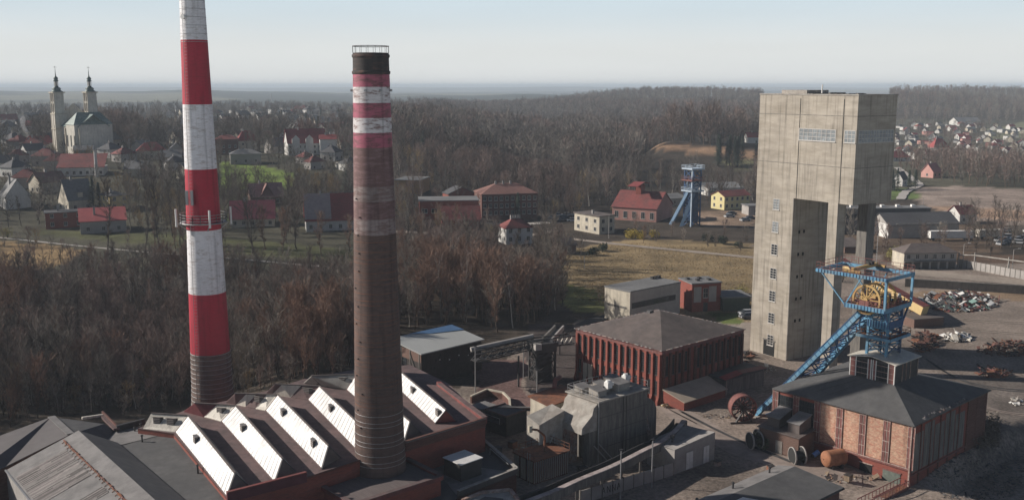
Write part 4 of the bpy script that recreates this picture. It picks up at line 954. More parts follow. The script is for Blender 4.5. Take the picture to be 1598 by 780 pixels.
# ------------------------------------------------------------ skylight hall
def skylight_hall():
    ZE, ZR = 8.0, 9.75
    t = Thing('skylight_hall', 'brick works hall with a row of bright white sloping skylight roofs', 'works hall', at(354, 776, 0), 0)
    out = wpoly([(215, 668, 7.9), (288, 640, 7.9), (352, 625, 7.9), (414, 610, 7.9), (478, 590, 7.9), (560, 575, 7.9), (640, 569, 7.9), (700, 598, 7.9), (757, 656, 7.9), (631, 694, 7.9), (478, 744, 7.9), (354, 776, 7.9), (271, 676, 7.9)])
    t.part('valley_roof', MB().slab(out, .25, m_mauve), world=True)
    w_ = MB(); outline_walls(w_, out, 0, m_brick_r); t.part('wall', w_, world=True)
    a, b, c, d = at(354, 776, 8), at(478, 744, 8), at(631, 694, 8), at(757, 656, 8)
    up = Vector((0, 0, .35)); dn = Vector((0, 0, -.4))
    pm = mat('oxblood_parapet', (.12, .035, .042), .8, .2, 1)
    pr = MB().bar(a, b, .3, pm, 1.1).bar(a + up * 1.8, b + up * 1.8, .42, m_tilem, .1)
    t.part('parapet', pr, world=True)
    t.part('parapet', MB().bar(c + dn * .4, d + dn * .4, .4, m_brick_d, 1.3).bar(c + up, d + up, .55, m_bitumen_l, .1), world=True)
    t.part('parapet', MB().bar(at(684, 599, 8), d, .6, m_tilem, .9).bar(at(686, 598, 8.5), d + up * 1.4, .75, m_mauve, .1), world=True)
    bays = [  # eave A,B,C / ridge A,B,C
     ((223, 668), (273.5, 673.6), (354, 774), (236, 644.5), (294, 648), (366.6, 737.6)),
     ((287, 641), (345.5, 656.7), (428.6, 751.7), (304, 628.5), (368, 632.5), (441, 715)),
     ((352.5, 627), (414.5, 640), (502, 730.6), (366.6, 613.6), (433.7, 615.5), (512.6, 694.8)),
     ((414.5, 613), (480.8, 623), (567, 712), (428.6, 599), (498.5, 602), (577, 677)),
     ((474, 597), (541, 607.5), (631, 687), (486, 586), (556, 584), (640, 657)),
     ((548, 585), (608, 593), (679, 660), (560, 570), (620, 575), (696, 639))]
    strips = [[(m_offw, 0, 1)], [(m_redroof, 0, .55), (m_offw, .55, 1)], [(m_mauve, 0, .25), (m_offw, .25, .5), (m_mauve, .5, .75), (m_offw, .75, 1)],
              [(m_offw, .15, .6), (m_mauve, 0, .15), (m_mauve, .6, 1)], [(m_conc_l, 0, 1)], [(m_conc_l, 0, 1)]]
    dorm = [[(0, .22), (0, .62), (1, .30)], [(0, .35), (0, .75), (1, .30)], [(0, .25), (0, .62), (1, .22), (1, .78)], [(0, .3), (0, .8), (1, .34)], [(0, .3), (0, .75), (1, .35)], [(1, .42), (1, .93)]]
    for i, (ea, eb, ec, ra, rb, rc) in enumerate(bays):
        EA, EB, EC = at(*ea, ZE), at(*eb, ZE), at(*ec, ZE); RA, RB, RC = at(*ra, ZR), at(*rb, ZR), at(*rc, ZR)
        dd = (RC - RB); dd.z = 0; dd.normalize(); side = Vector((-dd.y, dd.x, 0)); side = side if side.x > 0 else -side
        drop = Vector((0, 0, ZE - ZR - .08)); VA, VB, VC = [p + side * 1.5 + drop for p in (RA, RB, RC)]
        cast = {0: m_offw, 4: m_conc_l, 5: m_conc_l}
        mb = MB().slab([EB, EC, RC, RB], .12, m_whiter)
        for m, s0, s1 in strips[i]: mb.slab([EA.lerp(EB, s0), EA.lerp(EB, s1), RA.lerp(RB, s1), RA.lerp(RB, s0)], .12, m)
        mb.slab([RB, RC, VC, VB], .1, m_bitumen).slab([RA, RB, VB, VA], .1, m_bitumen)
        mb.face([EC, VC, RC], m_bitumen_b if i < 5 else m_tilem); mb.face([EA, RA, VA], m_bitumen_b)
        mo = t.part('skylight', mb, world=True)
        sm_ = MB(); nS = int((RC - RB).length / 1.05)
        for q_ in range(1, nS): sm_.bar(EB.lerp(EC, q_ / nS) + Vector((-.01, -.01, .03)), RB.lerp(RC, q_ / nS) + Vector((-.01, -.01, .03)), .05, m_whiter, .04)
        t.part('sheet_seams', sm_, mo, world=True)
        cp = MB().bar(RA + Vector((0, 0, .03)), RB + Vector((0, 0, .03)), .22, m_bitumen_b, .12).bar(RB + Vector((0, 0, .03)), RC + Vector((0, 0, .03)), .22, m_bitumen_b, .12).bar(EC, RC, .16, m_bitumen_l, .1).bar(RC, VC, .16, m_bitumen, .1).bar(EB, RB, .14, m_mauve, .06).bar(EB, EC, .18, m_mauve, .08)
        t.part('ridge_capping', cp, mo, world=True)
        for leg, s0 in dorm[i]:
            P0, P1, Q0, Q1 = (EA, EB, RA, RB) if leg == 0 else (EB, EC, RB, RC)
            L_ = (P1 - P0).length; ds = .95 / L_
            def F(a_, b_, h_=0.): return P0.lerp(P1, a_).lerp(Q0.lerp(Q1, a_), b_) + Vector((0, 0, h_))
            x0, x1 = s0, s0 + ds; b0, b1 = .36, .70
            lid = [F(x0 - .2 * ds, b0, .95), F(x1, b0, .95), F(x1, b1, .25), F(x0 - .2 * ds, b1, .25)]
            dm = MB().slab(lid, .08, m_conc_l if leg == 0 else m_bitumen_l)
            dm.add([F(x0, b0, .05), F(x1, b0, .05), F(x1, b0, .88), F(x0, b0, .88)], [(0, 1, 2, 3)], m_bitumen_b)
            dm.add([F(x1, b0, 0), F(x1, b1, 0), F(x1, b1, .2), F(x1, b0, .88)], [(0, 1, 2, 3)], m_metal_d)
            dm.add([F(x0, b0, 0), F(x0, b1, 0), F(x0, b1, .2), F(x0, b0, .88)], [(0, 1, 2, 3)], m_conc_l)
            for k in range(3): dm.bar(F(x0, b0, .2 + k * .22), F(x1, b0, .2 + k * .22), .06, m_plastg)
            t.part('dormer_vent', dm, mo, world=True)
skylight_hall()
def chimney_house():
    F_ = Vector((-17.66, 103.0, 0)); t = Thing('chimney_house', 'square brick base building with a felt roof carrying the brown chimney', 'boiler house', F_, 41)
    X, Y, E = 12.3, 10.2, 5.9
    t.part('wall', MB().box(.1, X - .1, .1, Y - .1, -.5, E - .12, m_brick_r)); t.part('roof', MB().box(0, X, 0, Y, E - .12, E - .06, mat('ribbed_brown_felt', (.135, .11, .105), .85, .25, 1.2, (5, .3, 1))))
    cp = MB()
    for a, b in (((0, 0), (X, 0)), ((X, 0), (X, Y)), ((X, Y), (0, Y)), ((0, Y), (0, 0))): cp.bar((*a, E + .02), (*b, E + .02), .5, m_tilem, .5); cp.bar((*a, E + .3), (*b, E + .3), .62, m_mauve, .06)
    t.part('parapet', cp)
    t.part('fallen_render', MB().slab([(-.27, 6.5, 5.9), (-.27, 9.8, 5.9), (-.27, 9.2, 4.6), (-.27, 7.0, 4.9)], .02, m_conc_l))
chimney_house()
def box_roof_building():
    z = 3.6; p = wpoly([(620, 716, z), (750, 688, z), (806, 737, z), (715, 773, z), (690, 800, z), (600, 800, z)])
    t = Thing('flat_roof_building', 'flat roofed building with pale parapets and a white topped box on it', 'building', (p[3].x, p[3].y, 0), 0)
    t.part('roof', MB().slab(p, .3, m_bitumen), world=True); w_ = MB(); outline_walls(w_, p, 0, m_brick_d); t.part('wall', w_, world=True)
    t.part('felt_strip', MB().slab(wpoly([(688, 742, z + .03), (745, 728, z + .03), (806, 737, z + .03), (712, 771, z + .03)]), .02, m_bitumen_l), world=True)
    u = Vector((0, 0, .3))
    t.part('parapet', MB().bar(p[1] + u, p[2] + u, .4, m_bitumen_b, .7).bar(p[1] + u * 2.2, p[2] + u * 2.2, .5, m_conc_l, .07), world=True)
    t.part('parapet', MB().bar(p[2] + u, p[3] + u, .4, m_bitumen_b, .7).bar(p[2] + u * 2.2, p[3] + u * 2.2, .5, m_conc_l, .07), world=True)
    t.part('roof_rail', MB().bar(p[1].lerp(p[2], .45) + Vector((-.8, 0, .9)), p[1].lerp(p[2], .95) + Vector((-.8, 0, .9)), .06, m_metal).bar(p[1].lerp(p[2], .45) + Vector((-.8, 0, 0)), p[1].lerp(p[2], .45) + Vector((-.8, 0, .9)), .06, m_metal), world=True)
    b = at(719.6, 751.7, z)
    k = t.part('roof_box', MB().box(0, 3.4, 0, 3.2, 0, 2.2, m_metal_d)); k.location = t.inv(b) ; k.rotation_euler = (0, 0, R(44))
    c = t.part('box_lid', MB().slab([(-.15, -.15, 2.3), (3.55, -.15, 2.3), (3.55, 3.35, 2.36), (-.15, 3.35, 2.36)], .1, mat('white_felt', (.62, .61, .60), .8, .08, 1)), k)
    z = 4.0; q = wpoly([(722, 782, z), (752, 769.5, z), (796, 765.5, z), (808, 780, z), (806, 815, z), (722, 815, z)])
    t = Thing('bunker', 'low bunker with a pale many-sided rim at the bottom edge of the photo', 'bunker', (q[1].x, q[1].y, 0), 0)
    w_ = MB(); outline_walls(w_, q, 0, m_brick_d); t.part('wall', w_, world=True)
    t.part('roof', MB().slab(q, .2, m_conc_l), world=True)
    rm = MB()
    for a, b in zip(q, q[1:] + q[:1]): rm.bar(a + Vector((0, 0, .15)), b + Vector((0, 0, .15)), .4, m_whitel, .3)
    t.part('rim', rm, world=True)
    t.part('dark_hatch', MB().slab(wpoly([(740, 783, z + .04), (757, 774, z + .04), (785, 777, z + .04), (790, 790, z + .04), (750, 800, z + .04)]), .02, m_bitumen), world=True)
box_roof_building()
# ------------------------------------------------------------ dark shed, galleries and trestle
def dark_shed():
    t = Thing('coal_shed', 'dark brick shed with a pale sheet roof, blue at the far end, behind the chimney', 'shed', (-16.0, 167.2, 0), 42)
    X, Y, E = 13.9, 9.0, 5.6
    t.part('wall', MB().box(0, X, 0, Y, -.5, E, mat('coal_black_brick', (.045, .037, .033), .95, .3, 1.5, drip=.2)).box(-.03, .01, 0, Y, 3.8, E, m_brick_b))
    t.part('roof', MB().slab([(-.3, -.4, E), (X + .4, -.4, E + .15), (X + .4, Y + .3, E + 1.1), (-.3, Y + .3, E + .95)], .2, mat('pale_grey_sheets', (.36, .37, .36), .6, .08, 1, (5, .5, 1))))
    t.part('roof_sheets', MB().slab([(X * .55, Y * .8, E + .94), (X + .4, Y * .62, E + .86), (X + .4, Y + .3, E + 1.16), (X * .3, Y + .3, E + 1.06)], .03, mat('blue_roof_sheets', (.06, .13, .25), .6, .1, 1)))
    for i in range(4): t.part('rib', MB().box(-.12, .01, .4 + i * 2.7, .6 + i * 2.7, 0, E, m_conc_d))
    t.part('brace', MB().bar((-.14, .6, .2), (-.14, 3.2, 5), .14, m_conc_d))
    t.window((-.01, 5.6, 1.6), 2.4, 2.2, 'y', 4, 4, m_metal_d, m_glass)
    rr = random.Random(8)
    for i in range(9): t.put('vent_opening', win_dark(.35, .35), (rr.uniform(2, 12), 0, rr.uniform(1.5, 4.4)), 0)
    for i in range(4): t.part('lamp', MB().box(4 + i * 2.2, 4.18 + i * 2.2, -.12, 0, 3.6 - (i % 2) * .4, 3.78 - (i % 2) * .4, m_white))
dark_shed()
def conveyors():
    a, b, c = Vector((-6.4, 163.5, 4.9)), Vector((4.6, 168.6, 6.2)), Vector((11.2, 171.0, 6.4))
    t = Thing('conveyor_bridge', 'lattice conveyor bridge running from the dark shed to the red hall', 'conveyor bridge', (b.x, b.y, 0), 0)
    mb = MB()
    for dz, dy, m, th in ((0, 0, m_metal_d, .22), (1.4, 0, m_metal_d, .2), (0, 1.6, m_metal_d, .22), (1.4, 1.6, m_metal_d, .2)):
        o = Vector((-.5 * dy, dy, dz)); mb.bar(a + o, b + o, th, m).bar(b + o, c + o, th, m)
    t.part('chord', mb, world=True)
    lt = MB()
    for o in (Vector((0, 0, 0)), Vector((-.8, 1.6, 0))): lattice(lt, (a + o, b + o), (a + o + Vector((0, 0, 1.4)), b + o + Vector((0, 0, 1.4))), 7, m_metal_d, .1)
    t.part('bracing', lt, world=True)
    lt = MB()
    for i in range(4):
        p, q = b.lerp(c, .45 + i * .13), b.lerp(c, .45 + (i + 1) * .13); lt.bar(p, q + Vector((0, 0, 1.4)), .16, m_offw).bar(q + Vector((0, 0, 1.4)), q, .16, m_offw)
    t.part('yellow_bracing', lt, world=True)
    t.part('belt', MB().bar(a + Vector((-.4, .8, .2)), b + Vector((-.4, .8, .2)), 1.2, m_metal_d, .15).bar(b + Vector((-.4, .8, .2)), c + Vector((-.4, .8, .2)), 1.2, m_metal_d, .15), world=True)
    t.part('pipe', MB().cone(a + Vector((-.8, 2.6, 1.7)), b + Vector((-.8, 1.8, 1.7)), .42, .42, 10, m_plastg), world=True)
    t2 = Thing('transfer_tower', 'black steel transfer trestle where the two conveyors meet', 'trestle', (4.4, 167.2, 0), 25)
    for x in (0, 3.6):
        for y in (0, 3.0): t2.part('leg', MB().bar((x, y, -.3), (x, y, 6.4), .3, m_metal_d))
    mb = MB(); cs = [(0, 0), (3.6, 0), (3.6, 3), (0, 3)]
    for k in range(4): lattice(mb, ((*cs[k], 0), (*cs[k], 6.2)), ((*cs[(k + 1) % 4], 0), (*cs[(k + 1) % 4], 6.2)), 3, m_metal_d, .14)
    t2.part('bracing', mb); t2.part('casing', MB().box(.4, 3.2, .5, 2.6, 0, 5.2, m_metal_d))
    t2.part('head_box', MB().box(-.5, 3.8, -.3, 3.4, 5.6, 7.2, m_metal_d).box(-.6, .6, -.7, .2, 6.3, 7.4, m_plastg))
    t2.part('leg', MB().bar((-3.6, 0, -.3), (-3.6, 0, 5.6), .25, m_metal_d))
    g0, g1 = Vector((6.2, 169.0, 7.0)), Vector((9.6, 194.0, 3.2))
    t3 = Thing('inclined_conveyor', 'inclined dark conveyor with grey side sheets leading down behind the trestle', 'conveyor', (g0.x, g0.y, 0), 0)
    d = (g1 - g0).normalized(); s_ = d.cross(Vector((0, 0, 1))).normalized()
    t3.part('belt', MB().bar(g0, g1, 1.5, m_metal_d, .2), world=True)
    for k in (-1, 1): t3.part('side_sheet', MB().bar(g0 + s_ * .85 * k + Vector((0, 0, .4)), g1 + s_ * .85 * k + Vector((0, 0, .4)), .35, m_plastg if k > 0 else m_conc_d, .9), world=True)
    for f in (.35, .7, 1.0):
        p = g0.lerp(g1, f); t3.part('leg', MB().bar((p.x - .8, p.y, -.3), (p.x - .8, p.y, p.z), .2, m_metal_d).bar((p.x + .8, p.y, -.3), (p.x + .8, p.y, p.z), .2, m_metal_d), world=True)
    # low kerb walls of the loading bay, sloping dark ramp wall
    w_ = Thing('ramp_wall', 'curved dark retaining wall with a pale top beside the dark shed', 'wall', at(800, 650, 0), 0)
    pts = [at(u, v, 1.2) for u, v in ((735, 618), (760, 607), (785, 612), (795, 622), (797, 650))]
    for p, q in zip(pts, pts[1:]): w_.part('wall_segment', MB().bar(p, q, .35, m_plast, .25).bar(p - Vector((0, 0, .75)), q - Vector((0, 0, .75)), .3, m_brick_d, 1.4), world=True)
    k = Thing('hut', 'small flat roofed hut in the shadow below the dark shed', 'hut', at(752, 668, 0), 44)
    k.part('wall', MB().box(0, 2.8, 0, 2.4, -.3, 3.0, m_plastg)); k.part('roof', MB().box(-.2, 3.0, -.2, 2.6, 3.0, 3.12, m_bitumen_l)); k.part('door', MB().box(1, 1.9, -.05, .01, 0, 2, m_metal_d))
    y = Thing('coal_bin', 'dark open topped coal bin behind the parapet right of the skylights', 'bin', at(790, 682, 0), 44)
    y.part('shell', MB().box(0, 4.2, 0, 4.6, -.3, 3.2, m_metal_d)); y.part('rim', MB().bar((0, 0, 3.25), (4.2, 0, 3.35), .2, m_mauve).bar((0, 0, 3.25), (0, 4.6, 3.3), .2, m_mauve).bar((0, 4.6, 3.3), (4.2, 4.6, 3.3), .2, m_mauve)); y.part('walkway', MB().box(-.9, -.02, .5, 4.4, 2.0, 2.1, m_metal_d).bar((-.9, .5, 3.0), (-.9, 4.4, 3.0), .06, m_metal).bar((-.9, .5, 2.1), (-.9, .5, 3.0), .06, m_metal).bar((-.9, 4.4, 2.1), (-.9, 4.4, 3.0), .06, m_metal))
conveyors()
def clutter():
    t = Thing('pipe_rack', 'rack of thin pipes on posts between the coal shed and the filter house', 'pipe rack', at(815, 640, 0), 0)
    a, b, c = at(770, 640, 3.0), at(838, 640, 3.0), at(880, 615, 3.4)
    for k in range(4):
        o = Vector((.25 * k, .35 * k, .12 * (k % 2))); t.part('pipe', MB().tube([a + o, b + o, c + o], .1 + .03 * (k % 2), 6, (m_metal_d, m_rust, m_metal, m_plastg)[k]), world=True)
    for q in (a, a.lerp(b, .5), b, c): t.part('post', MB().bar((q.x, q.y, -.2), (q.x, q.y, q.z), .16, m_metal_d).bar((q.x - .3, q.y - .2, q.z - .1), (q.x + 1.2, q.y + 1.4, q.z - .1), .14, m_metal_d), world=True)
    for i, (u, v, h_, lab) in enumerate(((742, 616, 8.5, 'thin steel mast at the right corner of the coal shed'), (817, 590, 7, 'thin steel mast left of the transfer trestle'), (838, 622, 5, 'short steel mast behind the ribbed duct'), (968, 778, 6.5, 'steel mast in front of the lettered fence'), (1017, 760, 6.5, 'steel mast at the right end of the lettered fence'))):
        t = Thing('mast', lab, 'mast', at(u, v, 0), 0); t.part('pole', MB().cone((0, 0, -.2), (0, 0, h_), .11, .07, 8, m_metal)); t.part('lamp', MB().box(-.25, .25, -.12, .12, h_, h_ + .14, m_metal_d))
    rr = random.Random(17)
    for i, (u, v, s, m, lab) in enumerate(((772, 712, 1.3, m_metal_d, 'dark crate in the shadow below the coal bin'), (800, 700, 1.1, m_rust, 'rusty crate beside the rusty cooler'), (842, 690, 1.4, m_plastg, 'grey switch box behind the rusty cooler'), (905, 742, 1.2, m_metal_d, 'dark crate under the conveyor gallery'),
                                      (1066, 700, .9, m_metal, 'small steel box by the flat shed'), (1120, 728, .8, m_whitel, 'small pale box on the shadowed yard by the flat shed'), (1325, 752, 1.0, m_wood, 'wooden crate by the brick hall doors'), (1200, 736, .9, m_rust, 'rusty box in front of the brown annexe'))):
        t = Thing('crate', lab, 'crate', at(u, v, 0), rr.uniform(10, 60)); t.part('box', MB().box(0, s, 0, s * .8, 0, s * .8, m)); t.part('lid', MB().box(-.05, s + .05, -.05, s * .8 + .05, s * .8, s * .8 + .07, m_metal_d))
    w_ = Thing('cable', 'sagging black cable strung between the coal shed and the red hall', 'cable', at(742, 616, 8), 0); p, q = at(742, 616, 0) + Vector((0, 0, 8.4)), Vector((11.5, 170, 9.5)); mb = MB()
    pts = [p.lerp(q, i / 10) - Vector((0, 0, 1.6 * (1 - (i / 5 - 1) ** 2))) for i in range(11)]; mb.tube(pts, .05, 4, m_rubber); w_.part('wire', mb, world=True)
clutter()
# ------------------------------------------------------------ things in the yard
def old_wheel():
    b = at(1158, 655, 0); t = Thing('rope_drum', 'big red spoked rope drum resting on the ground beside the blue leg', 'rope drum', b, 6)
    n = 30; r = 2.1
    for y0 in (-.75, .75):
        mb = MB(); mb.ring(0, 0, 0, r - .2, .2, .14, n, m_steel_r); mb.v = [(x, y0 + z, y + r) for x, y, z in mb.v]
        t.part('rim', mb); sp = MB()
        for i in range(12):
            a = math.pi * i / 6; sp.bar((.2 * math.cos(a), y0 + .07, r + .2 * math.sin(a)), ((r - .15) * math.cos(a), y0 + .07, r + (r - .15) * math.sin(a)), .15, m_metal_d if y0 < 0 else m_steel_r)
        t.part('spokes', sp)
    dr = MB(); dr.lathe([(r - .05, -.7), (r - .05, .8)], n, m_steel_r); dr.v = [(x, z, y + r) for x, y, z in dr.v]; t.part('drum', dr)
    t.part('axle', MB().cone((0, -1.1, r), (0, 1.1, r), .3, .3, 12, m_metal_d)); t.part('stand', MB().bar((-1.6, -1.5, 0), (0, -.95, r), .25, m_metal_d).bar((1.2, -1.5, 0), (0, -.95, r), .25, m_metal_d).bar((-2.4, -1.6, .1), (1.6, -1.6, .1), .3, m_metal_d))
    def drum(u, v, ang, r, L_, label, m1, grp=None):
        r *= .85; b = at(u, v, 0 if u < 1200 else -.3); t = Thing('cable_drum', label, 'cable drum', b, ang)
        for x in (0, L_):
            mb = MB(); mb.cone((x - .06, 0, r), (x + .06, 0, r), r, r, 28, m1); mb.ring(0, 0, 0, r - .12, .14, .2, 28, m_metal_d)
            k = 28 * 2 + 28 * 2; t.part('flange', MB().cone((x - .05, 0, r), (x + .05, 0, r), r, r, 28, m_rubber))
            rm = MB(); rm.ring(0, 0, 0, r - .06, .1, .22, 28, m_plastg); rm.v = [(x + z - .1, y, xx + r) for xx, y, z in rm.v]; t.part('flange_rim', rm)
        t.part('core', MB().cone((0, 0, r), (L_, 0, r), r * .55, r * .55, 20, m_rubber))
    drum(1170, 700, 14, 1.45, 1.5, 'black cable drum with thin flanges left of the dark shrub', m_metal_d)
    drum(1181, 692, 18, 1.3, 1.2, 'smaller black cable drum tucked behind the other one by the shrub', m_metal_d)
    drum(1236, 724, 10, 1.45, 1.5, 'cable drum standing in the annexe shadow beside the orange tank', m_metal_d)
    b = at(1289, 728, 0); k = Thing('rusty_tank', 'rusty orange cylindrical tank lying on its side by the brick hall', 'tank', b, 20)
    oc = mat('orange_rust', (.33, .14, .07), .85, .3, 1.2, col2=(.2, .09, .05), thr=.55)
    k.part('shell', MB().cone((0, 0, 1.15), (2.6, 0, 1.15), 1.15, 1.15, 26, oc, False).lathe([], 3, oc) if False else MB().cone((0, 0, 1.15), (2.6, 0, 1.15), 1.15, 1.15, 26, oc, False))
    for x, s in ((0, -1), (2.6, 1)):
        e = MB(); pr = [(1.15 * math.cos(q), x + s * .45 * math.sin(q)) for q in np.linspace(0, 1.5, 6)]; e.lathe([(r_, z_) for r_, z_ in pr], 26, oc); e.v = [(z, y, xx + 1.15) for xx, y, z in e.v]; k.part('end_cap', e)
    k.part('saddle', MB().box(.4, .7, -1, 1, -.3, .4, m_metal_d).box(1.9, 2.2, -1, 1, -.3, .4, m_metal_d))
    p = Thing('blue_barrel', 'small bright blue barrel beside the cable drum', 'barrel', at(1268, 716, 0), 15); p.part('body', MB().cone((0, 0, .5), (1.0, .2, .9), .35, .35, 14, mat('bright_blue_paint', (.09, .25, .62), .5, .1, 1))); p.part('lid', MB().cone((-.08, -.015, .47), (0, 0, .5), .36, .36, 14, m_metal_d))
    # yellow sheet bundle near the red hall corner
    s = Thing('debris', 'small pale yellow rubble bag at the foot of the red hall', 'rubble', at(1036, 636, 0), 0); mb = MB(); rr = random.Random(3)
    for i in range(10): x, y = rr.uniform(-.7, .7), rr.uniform(-.5, .5); mb.slab([(x, y, .2 + rr.random() * .5), (x + .5, y + .1, .3 + rr.random() * .5), (x + .4, y + .6, .3), (x - .1, y + .4, .4)], .12, m_offw if i % 3 else m_yellow)
    s.part('sheets', mb)
    f = Thing('steel_footbridge', 'red steel footbridge with slatted rails by the garage door', 'footbridge', at(1358, 772, -1), 0)
    a, b = at(1345, 792, -.4), at(1412, 758, -.6); fb = MB()
    for o in (Vector((-.4, .5, 0)), Vector((.4, -.5, 0))):
        fb.bar(a + o, b + o, .14, m_steel_r, .3); fb.bar(a + o + Vector((0, 0, 1)), b + o + Vector((0, 0, 1)), .09, m_steel_r)
        for i in range(13): q = a.lerp(b, i / 12) + o; fb.bar(q, q + Vector((0, 0, 1)), .07, m_steel_r)
    f.part('truss', fb, world=True); f.part('deck', MB().bar(a, b, 1.1, m_rust, .08), world=True)
old_wheel()
def scrap(name, label, u0, u1, v0, v1, n, size, mats_, hmax, seed, cat='scrap heap'):
    rr = random.Random(seed); c = gt((u0 + u1) / 2, (v0 + v1) / 2); t = Thing(name, label, cat, c, 0); mb = MB()
    for i in range(n):
        a = rr.uniform(0, 2 * math.pi); q = math.sqrt(rr.random()); p = gt((u0 + u1) / 2 + (u1 - u0) / 2 * q * math.cos(a), (v0 + v1) / 2 + (v1 - v0) / 2 * q * math.sin(a))
        h_ = hmax * (1 - q * .8) * rr.random(); s = (.22 + 1.2 * rr.random() ** 2.2) * size; th = rr.uniform(0, math.pi); ti = rr.uniform(-.5, .5)
        d = Vector((math.cos(th), math.sin(th), ti)) * s; w_ = Vector((-math.sin(th), math.cos(th), rr.uniform(-.5, .5))) * s * (rr.uniform(.04, .12) if i % 3 == 0 else rr.uniform(.2, .9)); p = p + Vector((0, 0, h_ + .1))
        mb.slab([p, p + d, p + d + w_, p + w_ * .9], rr.uniform(.05, .5) * size * .5, rr.choice(mats_))
    t.part('scrap', mb, world=True, kind='stuff')
m_teal = mat('teal_sheet', (.20, .32, .28), .8, .2, 1)
scrap('scrap_heap', 'wide heap of mixed white and dark scrap sheets below the yellow gallery', 1440, 1560, 457, 488, 1100, 1.5, [m_white, m_metal_d, m_bitumen, m_teal, m_redroof, m_metal, m_metal_d, m_bitumen, m_brick_b, m_rust, m_conc_l], 1.7, 1)
scrap('scrap_heap', 'tangled dark scrap heap right beside the blue headframe platform', 1424, 1468, 522, 550, 230, 1.2, [m_metal_d, m_rust, m_brick_d], 2.0, 2)
scrap('rubble_heap', 'heap of big white concrete rubble pieces on the yard', 1474, 1520, 522, 536, 60, 1.9, [m_white, m_offw, m_conc_l, m_metal_d], 1.6, 3)
scrap('scrap_heap', 'dark brown scrap heap at the right edge of the yard', 1528, 1640, 536, 558, 420, 1.0, [m_metal_d, m_rust, m_brick_d, m_brick_d], 2.2, 4)
scrap('scrap_heap', 'reddish heap of rusty bars between two shadow bands', 1528, 1580, 576, 590, 160, 1.3, [m_rust, m_steel_r, m_metal_d], 1.3, 5)
scrap('rubble_heap', 'low scatter of white rubble right of the brick hall', 1575, 1600, 622, 634, 24, .7, [m_white, m_conc_l], .4, 6)
scrap('rubble_heap', 'dark coal and rubble slope in the shadow right of the brick hall', 1450, 1600, 690, 790, 900, .5, [m_bitumen, m_metal_d, m_conc_d, m_bitumen_b], .3, 7)
scrap('rubble_heap', 'pale crumbled masonry and planks at the foot of the orange brick wall', 1230, 1370, 742, 754, 90, .7, [m_conc_l, m_wood, m_bitumen_b, m_brick], .25, 8)
scrap('rubble_heap', 'small rubble strip with boards beside the red winding wheel', 1090, 1145, 645, 655, 40, .6, [m_conc_l, m_wood, m_bitumen_b], .2, 9)
scrap('rubble_heap', 'light stones scattered at the foot of the concrete tower', 1168, 1215, 572, 582, 70, .7, [m_conc_l, m_conc, m_offw], .3, 10)
scrap('scrap_heap', 'bent dark machine scraps between the red hall and the tower', 1160, 1176, 548, 566, 30, 1.2, [m_metal_d, m_rust], 2.0, 11)
